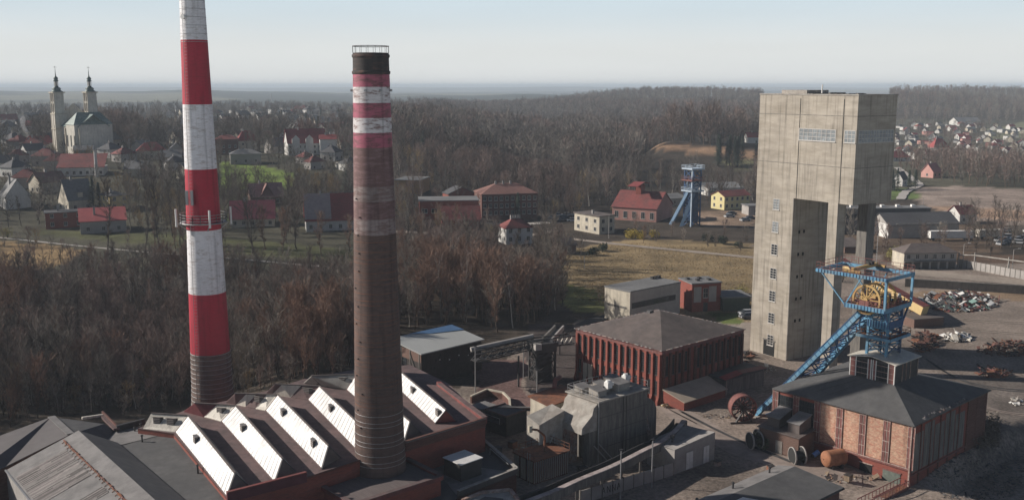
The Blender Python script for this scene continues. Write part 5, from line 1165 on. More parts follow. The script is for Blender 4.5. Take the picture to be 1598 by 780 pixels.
def right_yard():
    e0, e1 = Vector((91.5, 212, 2.9)), Vector((74.5, 240, 12.4))
    t = Thing('coal_gallery', 'sloping yellow sided conveyor gallery with a red-brown roof behind the headframe', 'conveyor gallery', (e0.x, e0.y, 0), 0)
    d = (e1 - e0).normalized(); s = d.cross(Vector((0, 0, 1))).normalized(); up = s.cross(d)
    ym = mat('cream_yellow_sheets', (.62, .46, .22), .8, .12, 1, (3, 3, .5))
    t.part('casing', MB().bar(e0, e1, 2.2, ym, 2.0), world=True)
    t.part('roof', MB().bar(e0 + up * 1.08, e1 + up * 1.08, 2.5, m_tilem, .12), world=True)
    for f, h_ in ((.12, 0), (.55, 0), (.85, 0)):
        p = e0.lerp(e1, f); t.part('support', MB().bar((p.x - 1, p.y, -.2), (p.x - .6, p.y, p.z - 1), .35, m_yellow).bar((p.x + 1, p.y, -.2), (p.x + .6, p.y, p.z - 1), .35, m_yellow).bar((p.x - 1, p.y, .5), (p.x + .7, p.y, p.z - 1.5), .2, m_yellow), world=True)
    p = at(1318, 398, 12.0)
    w_ = Thing('retaining_wall', 'long dark retaining wall below the road at the right', 'wall', gt(1418, 449), 0)
    a, b = gt(1412, 447), gt(1650, 462); n = 10
    w_.part('wall', MB().bar(a + Vector((0, 0, .9)), b + Vector((0, 0, .9)), .5, mat('dark_wall_face', (.06, .052, .048), .95, .25, .6, drip=.3), 2.4).bar(a + Vector((0, 0, 2.15)), b + Vector((0, 0, 2.15)), .6, m_conc_d, .12), world=True)  # wall face given a near-black base colour with vertical streaks
    a, b = gt(1494, 416), gt(1650, 446); L_ = (b - a).length; f = Thing('fence', 'pale concrete panel fence along the road beyond the scrap yard', 'fence', a, math.degrees(math.atan2(b.y - a.y, b.x - a.x))); n = 20
    for i in range(n): f.part('panel', MB().box(L_ * i / n + .08, L_ * (i + 1) / n - .08, -.05, .05, 0, 2.3, m_plastg)); f.part('post', MB().box(L_ * i / n - .1, L_ * i / n + .1, -.1, .1, 0, 2.5, m_conc_d))
    a, b = gt(1128, 465), gt(1180, 470)
    f = Thing('fence', 'grey slatted fence between the small red building and the tower', 'fence', a, math.degrees(math.atan2(b.y - a.y, b.x - a.x))); L_ = (b - a).length
    for i in range(6): f.part('panel', MB().box(L_ * i / 6 + .06, L_ * (i + 1) / 6 - .06, -.05, .05, 0, 1.9, m_plastg))
    pp = Thing('overhead_pipe', 'pale overhead pipe carried on posts above the fence', 'pipeline', gt(1523, 420), 0)
    a, b = gt(1520, 421) + Vector((0, 0, 4.2)), gt(1650, 440) + Vector((0, 0, 4.2)); c = gt(1495, 418) + Vector((0, 0, 3.8))
    pp.part('pipe', MB().cone(a, b, .22, .22, 8, m_conc_l).cone(c, a, .2, .2, 8, m_conc_l), world=True)
    for q in (c, a, a.lerp(b, .42), a.lerp(b, .85)): pp.part('post', MB().bar((q.x, q.y, 0), q + Vector((0, 0, .8)), .3, m_conc_l), world=True)
    w2 = Thing('ruined_wall', 'low brown masonry block beneath the gallery support', 'wall', gt(1426, 512), 15)
    w2.part('wall', MB().box(0, 7.5, 0, 6, -.3, 1.9, m_brick_b).box(-.1, 7.6, -.1, 6.1, 1.9, 2.0, m_bitumen_b))
right_yard()
# ------------------------------------------------------------ buildings beyond the mine
OCC = []                                     # footprints kept clear of trees: x, y, radius, how far in front
def house(label, u, v, wpx, dpx, hpx, ang, roof='gable_x', rise=.35, wm=None, rm=None, nx=3, ny=2, rows=1, name='house', cat='house', chim=1, group=None, oh=.4, front=16, wall2=None, ww=1.1, wh=1.35, row_h=2.9, sill=1.0):
    F_ = gt(u, v); s = F_.y / FPX; a = R(ang); h_ = hpx * s
    W_, D_ = wpx * s / max(.2, math.cos(a)), dpx * s / max(.2, math.sin(a))
    if ang < 35: D_ = min(D_, max(.62 * W_, 7), 16)
    cs = [(0, 0), (W_, 0), (W_, D_), (0, D_)]
    wz = [tz(F_.x + x * math.cos(a) - y * math.sin(a), F_.y + x * math.sin(a) + y * math.cos(a)) for x, y in cs]
    t = Thing(name, label, cat, (F_.x, F_.y, F_.z), ang, group); lo = min(wz) - F_.z - .6
    wm = wm or m_plast; rm = rm or m_tiler
    body = MB().box(0, W_, 0, D_, lo, h_, wm); rz_ = rise * (min(W_, D_))
    if roof == 'gable_x': body.face([(0, 0, h_), (0, D_, h_), (0, D_ / 2, h_ + rz_ - .05)], wm).face([(W_, 0, h_), (W_, D_, h_), (W_, D_ / 2, h_ + rz_ - .05)], wm)
    if roof == 'gable_y': body.face([(0, 0, h_), (W_, 0, h_), (W_ / 2, 0, h_ + rz_ - .05)], wm).face([(0, D_, h_), (W_, D_, h_), (W_ / 2, D_, h_ + rz_ - .05)], wm)
    t.part('wall', body)
    r = MB(); o = oh; k = rz_ / (D_ / 2 if roof != 'gable_y' else W_ / 2) * o if D_ > 0 else 0
    if roof == 'gable_x': r.slab([(-o, -o, h_ - k), (W_ + o, -o, h_ - k), (W_ + o, D_ / 2, h_ + rz_), (-o, D_ / 2, h_ + rz_)], .18, rm).slab([(-o, D_ / 2, h_ + rz_), (W_ + o, D_ / 2, h_ + rz_), (W_ + o, D_ + o, h_ - k), (-o, D_ + o, h_ - k)], .18, rm)
    elif roof == 'gable_y': r.slab([(-o, -o, h_ - k), (W_ / 2, -o, h_ + rz_), (W_ / 2, D_ + o, h_ + rz_), (-o, D_ + o, h_ - k)], .18, rm).slab([(W_ / 2, -o, h_ + rz_), (W_ + o, -o, h_ - k), (W_ + o, D_ + o, h_ - k), (W_ / 2, D_ + o, h_ + rz_)], .18, rm)
    elif roof == 'hip':
        q = min(W_, D_) / 2
        if W_ >= D_: a1, a2 = (q, D_ / 2, h_ + rz_), (W_ - q + .01, D_ / 2, h_ + rz_)
        else: a1, a2 = (W_ / 2, q, h_ + rz_), (W_ / 2, D_ - q + .01, h_ + rz_)
        e = [(-o, -o, h_), (W_ + o, -o, h_), (W_ + o, D_ + o, h_), (-o, D_ + o, h_)]
        if W_ >= D_: fs = [[e[0], e[1], a2, a1], [e[1], e[2], a2], [e[2], e[3], a1, a2], [e[3], e[0], a1]]
        else: fs = [[e[0], e[1], a1], [e[1], e[2], a2, a1], [e[2], e[3], a2], [e[3], e[0], a1, a2]]
        for f in fs: r.face(f, rm)
        r.slab(e, .15, rm)
    elif roof == 'mono': r.slab([(-o, -o, h_ + .05), (W_ + o, -o, h_ + .05), (W_ + o, D_ + o, h_ + rz_), (-o, D_ + o, h_ + rz_)], .2, rm); body.face([(0, 0, h_), (0, D_, h_), (0, D_, h_ + rz_ - .2)], wm)
    else: r.box(-o, W_ + o, -o, D_ + o, h_ + .01, h_ + .3, rm)
    ro = t.part('roof', r)
    for i in range(chim):
        x, y = W_ * (.3 + .4 * i / max(1, chim)), D_ * .45; t.part('chimney', MB().box(x, x + .7, y, y + .6, h_, h_ + max(rz_, .3) + 1.0, m_plastg).box(x - .08, x + .78, y - .08, y + .68, h_ + max(rz_, .3) + 1.0, h_ + max(rz_, .3) + 1.12, m_metal_d), ro)
    for j in range(rows):
        z = sill + j * row_h
        if z + wh > h_: break
        for i in range(nx): t.window((W_ * (i + .5) / nx, -.01, z), ww, wh, 'x', 2, 1, m_frame, m_glass, .1)
        for i in range(ny): t.window((-.01, D_ * (i + .5) / ny, z), ww, wh, 'y', 2, 1, m_frame, m_glass, .1)
    c = t.wpt((W_ / 2, D_ / 2, 0)); OCC.append((c.x, c.y, max(W_, D_) * .62 + 1.5, front)); t.W, t.D, t.h, t.rz = W_, D_, h_, rz_
    return t
# mid distance, right of the brick chimney
t = house('long grey building with one pale sunlit end wall behind the red hall', 983, 506, 93, 37, 52, 40, 'flat', .1, m_plastg, m_slate, 0, 0, name='long_building', cat='building', chim=0, oh=.1)
t.part('end_wall', MB().box(-.06, -.01, .1, t.D - .1, 0, t.h - .1, m_plast).box(-.09, -.05, 1.0, t.D - 1, t.h * .45, t.h * .52, m_conc_d))
t.part('window_band', MB().box(.5, t.W * .9, -.06, -.01, t.h * .48, t.h * .66, m_metal_d)); t.part('window_band', MB().box(t.W * .45, t.W * .75, -.08, -.05, t.h * .5, t.h * .62, m_glass))
for k in range(3): t.part('roof_vent', MB().box(t.W - 3 + k * 1.1, t.W - 2.3 + k * 1.1, t.D - 2, t.D - 1.3, t.h + .3, t.h + .9, m_metal_d))
t = house('small red building with grey flat roof and pale panels beside the long grey building', 1079, 487, 49, 18, 45, 16, 'flat', .1, m_brick_r, m_slate, 0, 0, name='red_building', cat='building', chim=0, oh=.2)
for x in (.18, .70): t.part('wall_panel', MB().box(t.W * (x - .12), t.W * (x + .14), -.08, -.01, t.h * .34, t.h * .9, m_plastg))
t.window((t.W * .47, -.01, t.h * .5), 1.2, 2.2, 'x', 2, 2); t.part('door', MB().box(t.W * .4, t.W * .55, -.07, -.01, 0, 2.1, m_metal_d))
for k in range(4): t.part('roof_light', MB().box(t.W * (.1 + .2 * k), t.W * (.2 + .2 * k), t.D * (.3 if k % 2 else .6), t.D * (.45 if k % 2 else .75), t.h + .3, t.h + .7, m_metal_d))
house('dark green garage between the small red building and the concrete tower', 1128, 486, 44, 10, 22, 8, 'flat', .1, mat('dark_green_paint', (.06, .08, .06), .8, .2, 1), m_slate, 0, 0, name='garage', cat='garage', chim=0)
t = house('abandoned flat roofed house with peeling cream walls by the dirt road', 935, 366, 26, 36, 28, 35, 'flat', .1, m_plast, m_bitumen_b, 2, 3, 2, name='derelict_house', chim=1, ww=1.3, front=26)
t = house('brick engine house with maroon roof and arched windows beside the small headframe', 1024, 347, 36, 66, 22, 62, 'gable_y', .3, mat('pinkish_brick', (.36, .19, .16), .9, .2, 2), m_tilem, 0, 5, 1, name='engine_house', cat='engine house', chim=0, ww=1.5, wh=2.6, front=26)
q = t.part('roof_lantern', MB().box(t.W * .38, t.W * .62, t.D * .5, t.D * .62, t.h + t.rz * .6, t.h + t.rz + 2.4, m_brick_r)); t.part('lantern_roof', MB().slab([(t.W * .1, t.D * .46, t.h + t.rz + 2.4), (t.W * .5, t.D * .46, t.h + t.rz + 3.6), (t.W * .5, t.D * .7, t.h + t.rz + 3.6), (t.W * .1, t.D * .7, t.h + t.rz + 2.4)], .15, m_tiler).slab([(t.W * .5, t.D * .46, t.h + t.rz + 3.6), (t.W * .9, t.D * .46, t.h + t.rz + 2.4), (t.W * .9, t.D * .7, t.h + t.rz + 2.4), (t.W * .5, t.D * .7, t.h + t.rz + 3.6)], .15, m_tiler), q)
house('low dark shed between the engine house and the small headframe', 1046, 322, 30, 14, 12, 30, 'mono', .2, m_plastg, m_slate, 2, 0, chim=0, name='shed', cat='shed')
t = house('yellow office building with maroon roof right of the small headframe', 1130, 328, 46, 38, 22, 28, 'gable_x', .22, m_plasty, m_tilem, 5, 2, 2, name='office_building', cat='building', chim=0, front=40)
house('low grey roofed hall behind the yellow office building', 1105, 306, 60, 12, 12, 12, 'mono', .15, m_plastw, m_slate, 3, 0, chim=0, name='low_hall', cat='hall')
house('flat dark hall partly hidden by the concrete tower beside the car park', 1168, 336, 24, 8, 14, 10, 'flat', .2, m_plastg, m_slate, 1, 0, chim=0, name='kiosk', cat='building')
t = house('three storey dark brick building with hipped red roof among bare trees', 752, 340, 88, 14, 37, 14, 'hip', .25, m_brick_d, m_tileo, 10, 2, 3, name='brick_block', cat='building', chim=3, ww=1.2, wh=1.5, row_h=2.8, front=50)
t = house('white villa with dark red hipped roof and several tall chimneys', 790, 382, 42, 24, 26, 22, 'hip', .42, m_plastw, m_tilem, 3, 2, 2, name='villa', cat='house', chim=4, ww=1.1, wh=1.5, front=60)
t = house('flat roofed tan block behind the red brick complex', 655, 304, 12, 40, 22, 80, 'flat', .1, mat('ochre_render', (.40, .25, .12), .9, .1, 1), m_slate, 0, 0, name='tan_block', cat='building', chim=0, wall2=1, front=18)
t = house('long low red brick hall with flat grey roof edge behind the bare birches', 655, 342, 92, 12, 28, 6, 'flat', .1, m_brick_r, m_slate, 6, 0, name='brick_hall', cat='hall', chim=0, ww=2, wh=1.6, sill=2.2, front=18)
t = house('dark gabled hall with red end wall between the tan block and the brick building', 700, 318, 40, 16, 16, 24, 'gable_y', .35, m_brick_r, m_slated, 1, 0, name='gabled_hall', cat='hall', chim=0, front=10)
house('red roofed low wing in front of the brick hall', 690, 352, 60, 10, 10, 8, 'gable_x', .5, m_brick_r, m_tilem, 3, 0, name='low_wing', cat='building', chim=0)
house('small dark hut with a red roof at the edge of the dry meadow', 878, 398, 22, 14, 16, 30, 'gable_x', .35, m_brick_b, m_bitumen_b, 1, 0, name='hut', cat='hut', chim=0)
# left, the town edge
t = house('white gabled house with a steep grey roof at the left picture edge', 10, 328, 28, 26, 22, 40, 'gable_y', .7, m_plastw, m_slate, 1, 1, 1, front=26)
t = house('cream house with a steep grey gable roof and a dormer near the left edge', 108, 331, 28, 30, 20, 45, 'gable_x', .75, m_plast, m_slate, 2, 2, 1, front=28)
t.part('dormer', MB().prism([(t.W * .4, .3), (t.W * .6, .3), (t.W * .6, 2.6), (t.W * .4, 2.6)], t.h, t.h + 2.4, m_plast).slab([(t.W * .36, 0, t.h + 2.4), (t.W * .64, 0, t.h + 2.4), (t.W * .64, 3, t.h + 3), (t.W * .36, 3, t.h + 3)], .12, m_slate))
t = house('yellow cube house with a dark low hipped roof beside the cream gabled house', 172, 330, 22, 30, 24, 45, 'hip', .2, mat('warm_yellow_plaster', (.60, .47, .24), .9, .08, 1), m_slated, 2, 3, 2, front=28)
t = house('dark flat roofed brick house below the cream gabled house', 72, 358, 52, 24, 25, 25, 'flat', .2, m_brick_r, m_slated, 3, 2, 2, front=24)
t = house('long low building with a bright red sheet roof near the left edge', 126, 366, 62, 30, 20, 24, 'mono', .4, m_plastg, mat('bright_red_sheets', (.30, .06, .06), .7, .15, 1), 3, 1, 1, front=26, name='long_building', cat='building')
t = house('teal roofed shed in front of the twin towered church', 116, 246, 26, 10, 12, 20, 'gable_x', .3, mat('teal_paint', (.06, .16, .18), .7, .1, 1), m_slate, 1, 0, chim=0, name='shed', cat='shed')
t = house('white workshop with a broad dark red roof below the church', 90, 276, 66, 12, 14, 14, 'mono', .45, m_plastw, m_tilem, 7, 0, 1, chim=0, name='workshop', cat='workshop', front=30)
c = gt(151, 276); s = Thing('boiler_chimney', 'thin white chimney standing beside the red roofed workshop', 'chimney', c, 0); s.part('shaft', MB().cone((0, 0, 0), (0, 0, 11.5), .8, .6, 14, m_plastw)); s.part('rim', MB().cone((0, 0, 11.5), (0, 0, 11.7), .7, .7, 14, m_plastg))
t = house('bungalow with a bright red hipped roof left of the striped chimney', 214, 250, 40, 14, 14, 20, 'hip', .5, m_plast, m_tiler, 3, 1, 1, front=28)
house('dark gabled house half hidden behind the striped chimney', 262, 250, 26, 10, 14, 20, 'gable_y', .6, m_plastg, m_slated, 2, 0, 1)
house('grey roofed wide house behind the bungalow', 232, 222, 42, 10, 8, 12, 'gable_x', .4, m_plastg, m_slate, 3, 0, 1)
t = house('dark brick house with tall pillars right of the striped chimney', 336, 242, 34, 8, 24, 14, 'hip', .3, m_brick_d, m_tilem, 4, 1, 2, front=26)
t = house('tall house with a bright pink-red roof beside the dark brick house', 372, 238, 28, 14, 18, 26, 'hip', .8, m_plast, m_tiler, 2, 1, 2, front=26)
t = house('pale house with a low grey roof at the top of the green meadow', 360, 257, 44, 14, 16, 18, 'hip', .25, m_plastg, m_slate, 3, 2, 1, front=40)
t = house('large white building with a bright red roof and gabled bays above the meadow', 450, 243, 56, 22, 20, 22, 'gable_x', .55, m_plastw, m_tiler, 8, 3, 2, front=45, name='inn_building', cat='building')
for x in (.2, .55): t.part('gable_bay', MB().box(t.W * x - 2, t.W * x + 2, -.7, 0, 0, t.h + 2.0, m_plastw).face([(t.W * x - 2, -.7, t.h + 2), (t.W * x + 2, -.7, t.h + 2), (t.W * x, -.7, t.h + 4)], m_plastw))
t = house('tall white stair block with red roof joined to the white building', 500, 243, 26, 8, 26, 14, 'gable_x', .3, m_white, m_tiler, 1, 1, 2, front=45, name='stair_block', cat='building')
house('grey barn with a plain gable roof left of the large white building', 424, 240, 22, 16, 12, 40, 'gable_x', .5, m_plastg, m_slate, 1, 0, 1, front=40, name='barn', cat='barn')
house('low white shed right of the large white building', 525, 262, 20, 8, 6, 14, 'flat', .2, m_plastw, m_conc_l, 1, 0, 1, chim=0, name='shed', cat='shed')
t = house('house with a faded pink cross gable roof below the meadow', 392, 322, 46, 18, 16, 24, 'gable_x', .6, m_brick_b, mat('faded_pink_roof', (.36, .20, .18), .8, .15, 1), 3, 1, 1, front=30)
t.part('cross_gable', MB().slab([(t.W * .3, -.6, t.h), (t.W * .5, -.6, t.h + t.rz), (t.W * .5, t.D / 2, t.h + t.rz), (t.W * .3, t.D / 2, t.h)], .15, m_tileo).slab([(t.W * .5, -.6, t.h + t.rz), (t.W * .7, -.6, t.h), (t.W * .7, t.D / 2, t.h), (t.W * .5, t.D / 2, t.h + t.rz)], .15, m_tileo))
house('long house with a dark pink roof right of the striped chimney', 360, 356, 66, 14, 16, 12, 'gable_x', .6, m_plast, mat('raspberry_roof', (.30, .07, .09), .8, .15, 1), 5, 1, 1, front=24)
t = house('white gabled house with a half grey, half orange red roof left of the brick chimney', 478, 362, 74, 14, 20, 14, 'gable_x', .8, m_plastw, m_tiler, 5, 1, 1, front=26)
t.part('grey_roof_half', MB().slab([(-.4, -.45, t.h), (t.W * .52, -.45, t.h), (t.W * .52, t.D / 2, t.h + t.rz + .08), (-.4, t.D / 2, t.h + t.rz + .08)], .05, mat('pinkish_grey_roof', (.34, .27, .26), .8, .15, 1)))
house('dark roofed shed left of the brick chimney', 518, 324, 40, 12, 10, 14, 'gable_x', .5, m_plastg, m_slated, 2, 0, 1, chim=0, name='shed', cat='shed')
# right side
t = house('very long dark warehouse with flat grey roof behind the concrete tower', 1300, 366, 156, 6, 40, 4, 'flat', .1, mat('dark_cladding', (.10, .098, .096), .8, .2, .6, VS), m_slate, 0, 0, name='warehouse', cat='warehouse', chim=0, front=5)
for i in range(10): t.part('window_band', MB().box(t.W * (i + .1) / 10, t.W * (i + .9) / 10, -.08, -.01, t.h * .66, t.h * .8, m_glass))
for i in range(5): t.part('roof_vent', MB().box(t.W * (.2 + i * .16), t.W * (.2 + i * .16) + 1.2, t.D * .4, t.D * .6, t.h + .3, t.h + 1.1, m_white))
t = house('long low dark shed with a white sunlit end wall below the warehouse', 1386, 372, 118, 12, 22, 8, 'gable_x', .25, m_plastg, m_slated, 0, 0, name='long_shed', cat='shed', chim=0, front=2)
t.part('end_wall', MB().box(-.08, -.01, 0, t.D, 0, t.h, m_white)); t.part('roof_stripe', MB().box(t.W * .1, t.W, -.5, -.3, t.h + .1, t.h + .35, m_conc_l))
t = house('small house with dark red roof beside the bare field', 1497, 350, 30, 10, 17, 14, 'gable_x', .4, m_plastw, m_redroof, 2, 1, 1, front=14)
t = house('two storey beige yard building with dark garage bays beyond the headframe', 1410, 420, 86, 8, 26, 5, 'hip', .3, m_plastg, m_bitumen_b, 6, 1, 2, name='yard_building', cat='building', chim=0, sill=2.9, front=20)
for i in range(6): t.part('garage_bay', MB().box(t.W * (i + .12) / 6, t.W * (i + .88) / 6, -.06, -.01, 0, t.h * .42, m_metal_d))
t.part('end_wall', MB().box(-.06, -.01, 0, t.D, 0, t.h, m_plast))
t.part('canopy', MB().box(-.2, t.W, -.9, 0, t.h * .45, t.h * .5, m_conc_d))
house('small dark roofed hut under the concrete tower', 1318, 395, 30, 10, 10, 10, 'mono', .3, m_brick_b, m_bitumen_b, 2, 0, 1, chim=0, name='hut', cat='hut')
house('pink gabled house standing alone before the far tree belt', 1456, 278, 18, 12, 10, 35, 'gable_x', .6, m_plastp, mat('pale_pink_roof', (.45, .2, .2), .8, .1, 1), 2, 1, 1, front=60)
house('cream block house beside dark spruces right of the concrete tower', 1386, 297, 13, 6, 16, 22, 'hip', .2, m_plast, m_slate, 1, 0, 2, front=50)
house('white gabled house with a dark roof right of the cream block house', 1408, 291, 12, 10, 12, 40, 'gable_x', .7, m_plastw, m_slated, 1, 1, 1, front=50)
house('long red roofed house just right of the concrete tower top', 1392, 252, 32, 8, 6, 14, 'hip', .5, m_plastw, m_tiler, 2, 0, 1, front=60)
t = house('broad red roofed house in the middle of the hillside village', 1457, 238, 26, 6, 8, 10, 'hip', .8, m_plastp, m_tiler, 3, 1, 1, front=60)
house('long pale school-like building on the hill above the village', 1494, 196, 40, 8, 6, 12, 'gable_x', .3, m_plastw, m_slate, 6, 1, 1, chim=0, name='hill_building', cat='building', front=60)
for k, (u, v, lab) in enumerate(((820, 134.9 + 21, 'first of two tiny white buildings on the far ridge beyond the woods'), (866, 156.5, 'tiny white tower block on the far ridge beyond the woods'))):
    pass
# small white trailer and long white vehicle by the shed
def trailer(label, u, v, L_, ang, m, name='trailer'):
    t = Thing(name, label, 'trailer', gt(u, v), ang)
    t.part('body', MB().box(0, L_, 0, 2.4, .9, 3.3, m)); wh_ = MB().cone((0, -.12, .5), (0, .12, .5), .5, .5, 12, m_rubber).mesh('wheel')
    for x in (1, L_ - 2, L_ - 1):
        for y in (.1, 2.3): t.put('wheel', wh_, (x, y, 0))
trailer('long white trailer parked below the long dark shed', 1452, 376, 15, 3, m_white)
trailer('white box trailer parked right of the long trailer', 1528, 374, 9, 8, m_offw)
CAR = None
def car(label, u, v, ang, m, group=None):
    t = Thing('parked_car', label, 'car', gt(u, v), ang, group)
    b = MB().prism([(0, 0), (4.3, 0), (4.3, 1.7), (0, 1.7)], .3, .85, m); b.add([(.5, .1, .85), (3.7, .1, .85), (3.7, 1.6, .85), (.5, 1.6, .85), (1.1, .25, 1.42), (3.0, .25, 1.42), (3.0, 1.45, 1.42), (1.1, 1.45, 1.42)], [(4, 5, 6, 7)], m)
    t.part('body', b)
    t.part('windows', MB().add([(.5, .1, .85), (3.7, .1, .85), (3.7, 1.6, .85), (.5, 1.6, .85), (1.1, .25, 1.41), (3.0, .25, 1.41), (3.0, 1.45, 1.41), (1.1, 1.45, 1.41)], [(0, 1, 5, 4), (1, 2, 6, 5), (2, 3, 7, 6), (3, 0, 4, 7)], m_glass))
    for x in (.8, 3.4):
        for y in (.05, 1.65): t.part('wheel', MB().cone((x, y - .1, .32), (x, y + .1, .32), .32, .32, 12, m_rubber))
    for y in (.2, 1.3): t.part('headlight', MB().box(-.03, 0, y, y + .25, .55, .7, m_white))
cm = [mat('dark_blue_car_paint', (.03, .05, .09), .3, .05, 1), mat('silver_car_paint', (.4, .41, .42), .3, .05, 1), mat('white_car_paint', (.7, .7, .7), .3, .05, 1), mat('grey_car_paint', (.12, .12, .13), .3, .05, 1)]
car('silver car beside the yellow office building', 1133, 340, 20, cm[1]); car('dark car at the left end of the row by the yellow office building', 1137, 336, 25, cm[0]); car('silver car by the edge of the concrete tower near the car park', 1158, 346, 25, cm[1]); car('dark car behind the silver one by the concrete tower', 1165, 343, 20, cm[3])
car('dark grey car parked on the grass strip left of the concrete tower', 1158, 499, 15, cm[3]); car('silver car just behind the dark grey car left of the tower', 1156, 494, 12, cm[1])
rr = random.Random(12)
for i in range(16): car('small parked car in the crowded lot at the right edge', 1556 + rr.random() * 60, 362 + rr.random() * 22, rr.uniform(-20, 40), cm[[2, 2, 0, 1, 2, 3][i % 6]], 'cars in the crowded lot at the right edge')
for i in range(9): car('car glimpsed between bare trees behind the derelict house', 852 + i * 5.5, 346 - (i % 3) * 4, rr.uniform(0, 40), cm[i % 4], 'cars glimpsed behind the bare trees of the lane')
# ------------------------------------------------------------ church
def church():
    b = gt(84, 238); s = b.y / FPX; k = s / .385
    t = Thing('church', 'pale church with twin green spired towers above bare trees', 'church', b, -45)
    TW, zc, zb = 6.3 * k, 23.0 * k, 35.5 * k; SPK = .68
    wm, st = mat('aged_church_plaster', (.56, .53, .46), .9, .15, .6, drip=.25), m_plast
    for y in (0, 19.5 * k):
        mb = MB().box(0, TW, y, y + TW, -2, zc, wm).box(.35, TW - .35, y + .35, y + TW - .35, zc, zb, wm)
        for z in (zc, zb, zc * .62): mb.box(-.35, TW + .35, y - .35, y + TW + .35, z - .35, z + .25, st)
        for q in (.0, TW * .47, TW - .75):
            mb.box(q, q + .7, y - .16, y, 0, zc, st).box(-.16, 0, y + q, y + q + .7, 0, zc, st)
            mb.box(q + .1, q + .6, y + .1, y + .35, zc, zb, st).box(.1, .35, y + q + .1, y + q + .6, zc, zb, st)
        tw = t.part('tower', mb)
        for z, hh in ((zc + 1.0, 4.8 * k), (zc + 7.2 * k, 4.6 * k)):
            for q in (TW * .28, TW * .72):
                t.put('belfry_opening', win_dark(1.0 * k, hh), (q, y + .33, z), 0, tw); t.put('belfry_opening', win_dark(1.0 * k, hh), (.33, y + q, z), R(-90), tw)
        for z in (4, 12):
            t.put('window', win_dark(1.2, 3), (TW / 2 + .4, y, z), 0, tw); t.put('window', win_dark(1.2, 3), (0, y + TW / 2 + .4, z), R(-90), tw)
        cx, cy = TW / 2, y + TW / 2
        sp = MB().lathe([(r_ * k, zb + z * k * SPK) for r_, z in ((3.6, .2), (3.3, .8), (2.2, 1.9), (2.5, 2.8), (2.3, 3.6), (1.2, 4.8), (.95, 5.6))], 16, m_spire, cx, cy)
        sp.lathe([(r_ * k, zb + z * k * SPK) for r_, z in ((.55, 5.6), (.55, 9.4))], 8, m_metal_d, cx, cy)
        for i in range(8): a = i * math.pi / 4; sp.bar((cx + .95 * math.cos(a), cy + .95 * math.sin(a), zb + 5.5 * k * SPK), (cx + .95 * math.cos(a), cy + .95 * math.sin(a), zb + 9.5 * k * SPK), .25, st)
        sp.lathe([(r_ * k, zb + z * k * SPK) for r_, z in ((1.4, 9.4), (1.5, 10), (1.0, 10.7), (1.35, 11.8), (1.1, 12.7), (.4, 13.8), (.2, 16), (.12, 19.5))], 14, m_spire, cx, cy)
        t.part('spire', sp, tw); t.part('cross', MB().box(cx - .07, cx + .07, cy - .07, cy + .07, zb + 19.5 * k * SPK, zb + 22.5 * k * SPK, m_metal_d).bar((cx - .6, cy - .6, zb + 21.6 * k * SPK), (cx + .6, cy + .6, zb + 21.6 * k * SPK), .14, m_metal_d), tw)
    y0, y1 = 3, 21 * k; ym = (y0 + y1) / 2; X = 32 * k; h_, rz_ = 16 * k, 7.0 * k
    mb = MB().box(TW * .5, X, y0, y1, -3, h_, wm); mb.add([(TW, y0 + 5, h_), (TW, y1 - 5, h_), (TW, ym, zc + 4)], [(0, 1, 2)], wm)
    nv = t.part('nave', mb)
    t.part('roof', MB().slab([(TW, y0 - .4, h_), (X, y0 - .4, h_), (X, ym, h_ + rz_), (TW, ym, h_ + rz_)], .25, m_copper).slab([(TW, ym, h_ + rz_), (X, ym, h_ + rz_), (X, y1 + .4, h_), (TW, y1 + .4, h_)], .25, m_copper), nv)
    a0, a1 = 19 * k, 31 * k; mb = MB().box(a0, a1, y0 - 2, y1 + 2, -3, h_ + 1, wm); tr = t.part('transept', mb)
    c = ((a0 + a1) / 2, y0 - 4, h_ + 1); e = [(a0 - .4, y0 - 2.4, h_ + 1), (a1 + .4, y0 - 2.4, h_ + 1), (a1 + .4, y1 + 2.4, h_ + 1), (a0 - .4, y1 + 2.4, h_ + 1)]; r0, r1 = ((a0 + a1) / 2, y0 + 2, h_ + rz_ + 1), ((a0 + a1) / 2, y1 - 2, h_ + rz_ + 1)
    t.part('roof', MB().face([e[0], e[1], r0], m_copper).face([e[1], e[2], r1, r0], m_copper).face([e[2], e[3], r1], m_copper).face([e[3], e[0], r0, r1], m_copper), tr)
    t.part('facade_gable', MB().prism([(1, TW), (2.5, TW), (2.5, 19.5 * k), (1, 19.5 * k)], 0, 23 * k, wm).add([(1, TW, 23 * k), (1, 19.5 * k, 23 * k), (1, (TW + 19.5 * k) / 2, 29 * k)], [(0, 1, 2)], wm))
    for i in range(5):
        x = TW + 3 + i * 5.2 * k
        t.put('window', win_dark(1.6, 6), (x, y0 if not a0 < x < a1 else y0 - 2, 4), 0); t.part('buttress', MB().box(x + 2, x + 2.9, y0 - .6, y0, -2, h_ - 1, st))
    c = t.wpt((18, 12, 0)); OCC.append((c.x, c.y, 22, 0))
    st_ = gt(46, 236); sm_ = Thing('smoke_plume', 'thin white smoke plume rising left of the church', 'smoke', st_ + Vector((0, 0, 4)), 0)
    mv = bpy.data.materials.new('white_smoke'); mv.use_nodes = True; N = mv.node_tree.nodes; N.clear(); pv = N.new('ShaderNodeVolumePrincipled'); pv.inputs['Density'].default_value = .11; pv.inputs['Color'].default_value = (.95, .95, .97, 1)
    ou = N.new('ShaderNodeOutputMaterial'); mv.node_tree.links.new(pv.outputs[0], ou.inputs['Volume'])
    mb = MB(); prf = [(.05, 0), (.4, 2), (.7, 5), (1.1, 8), (1.5, 11), (1.6, 13), (1.0, 15), (.1, 16)]; mb.lathe(prf, 14, mv)
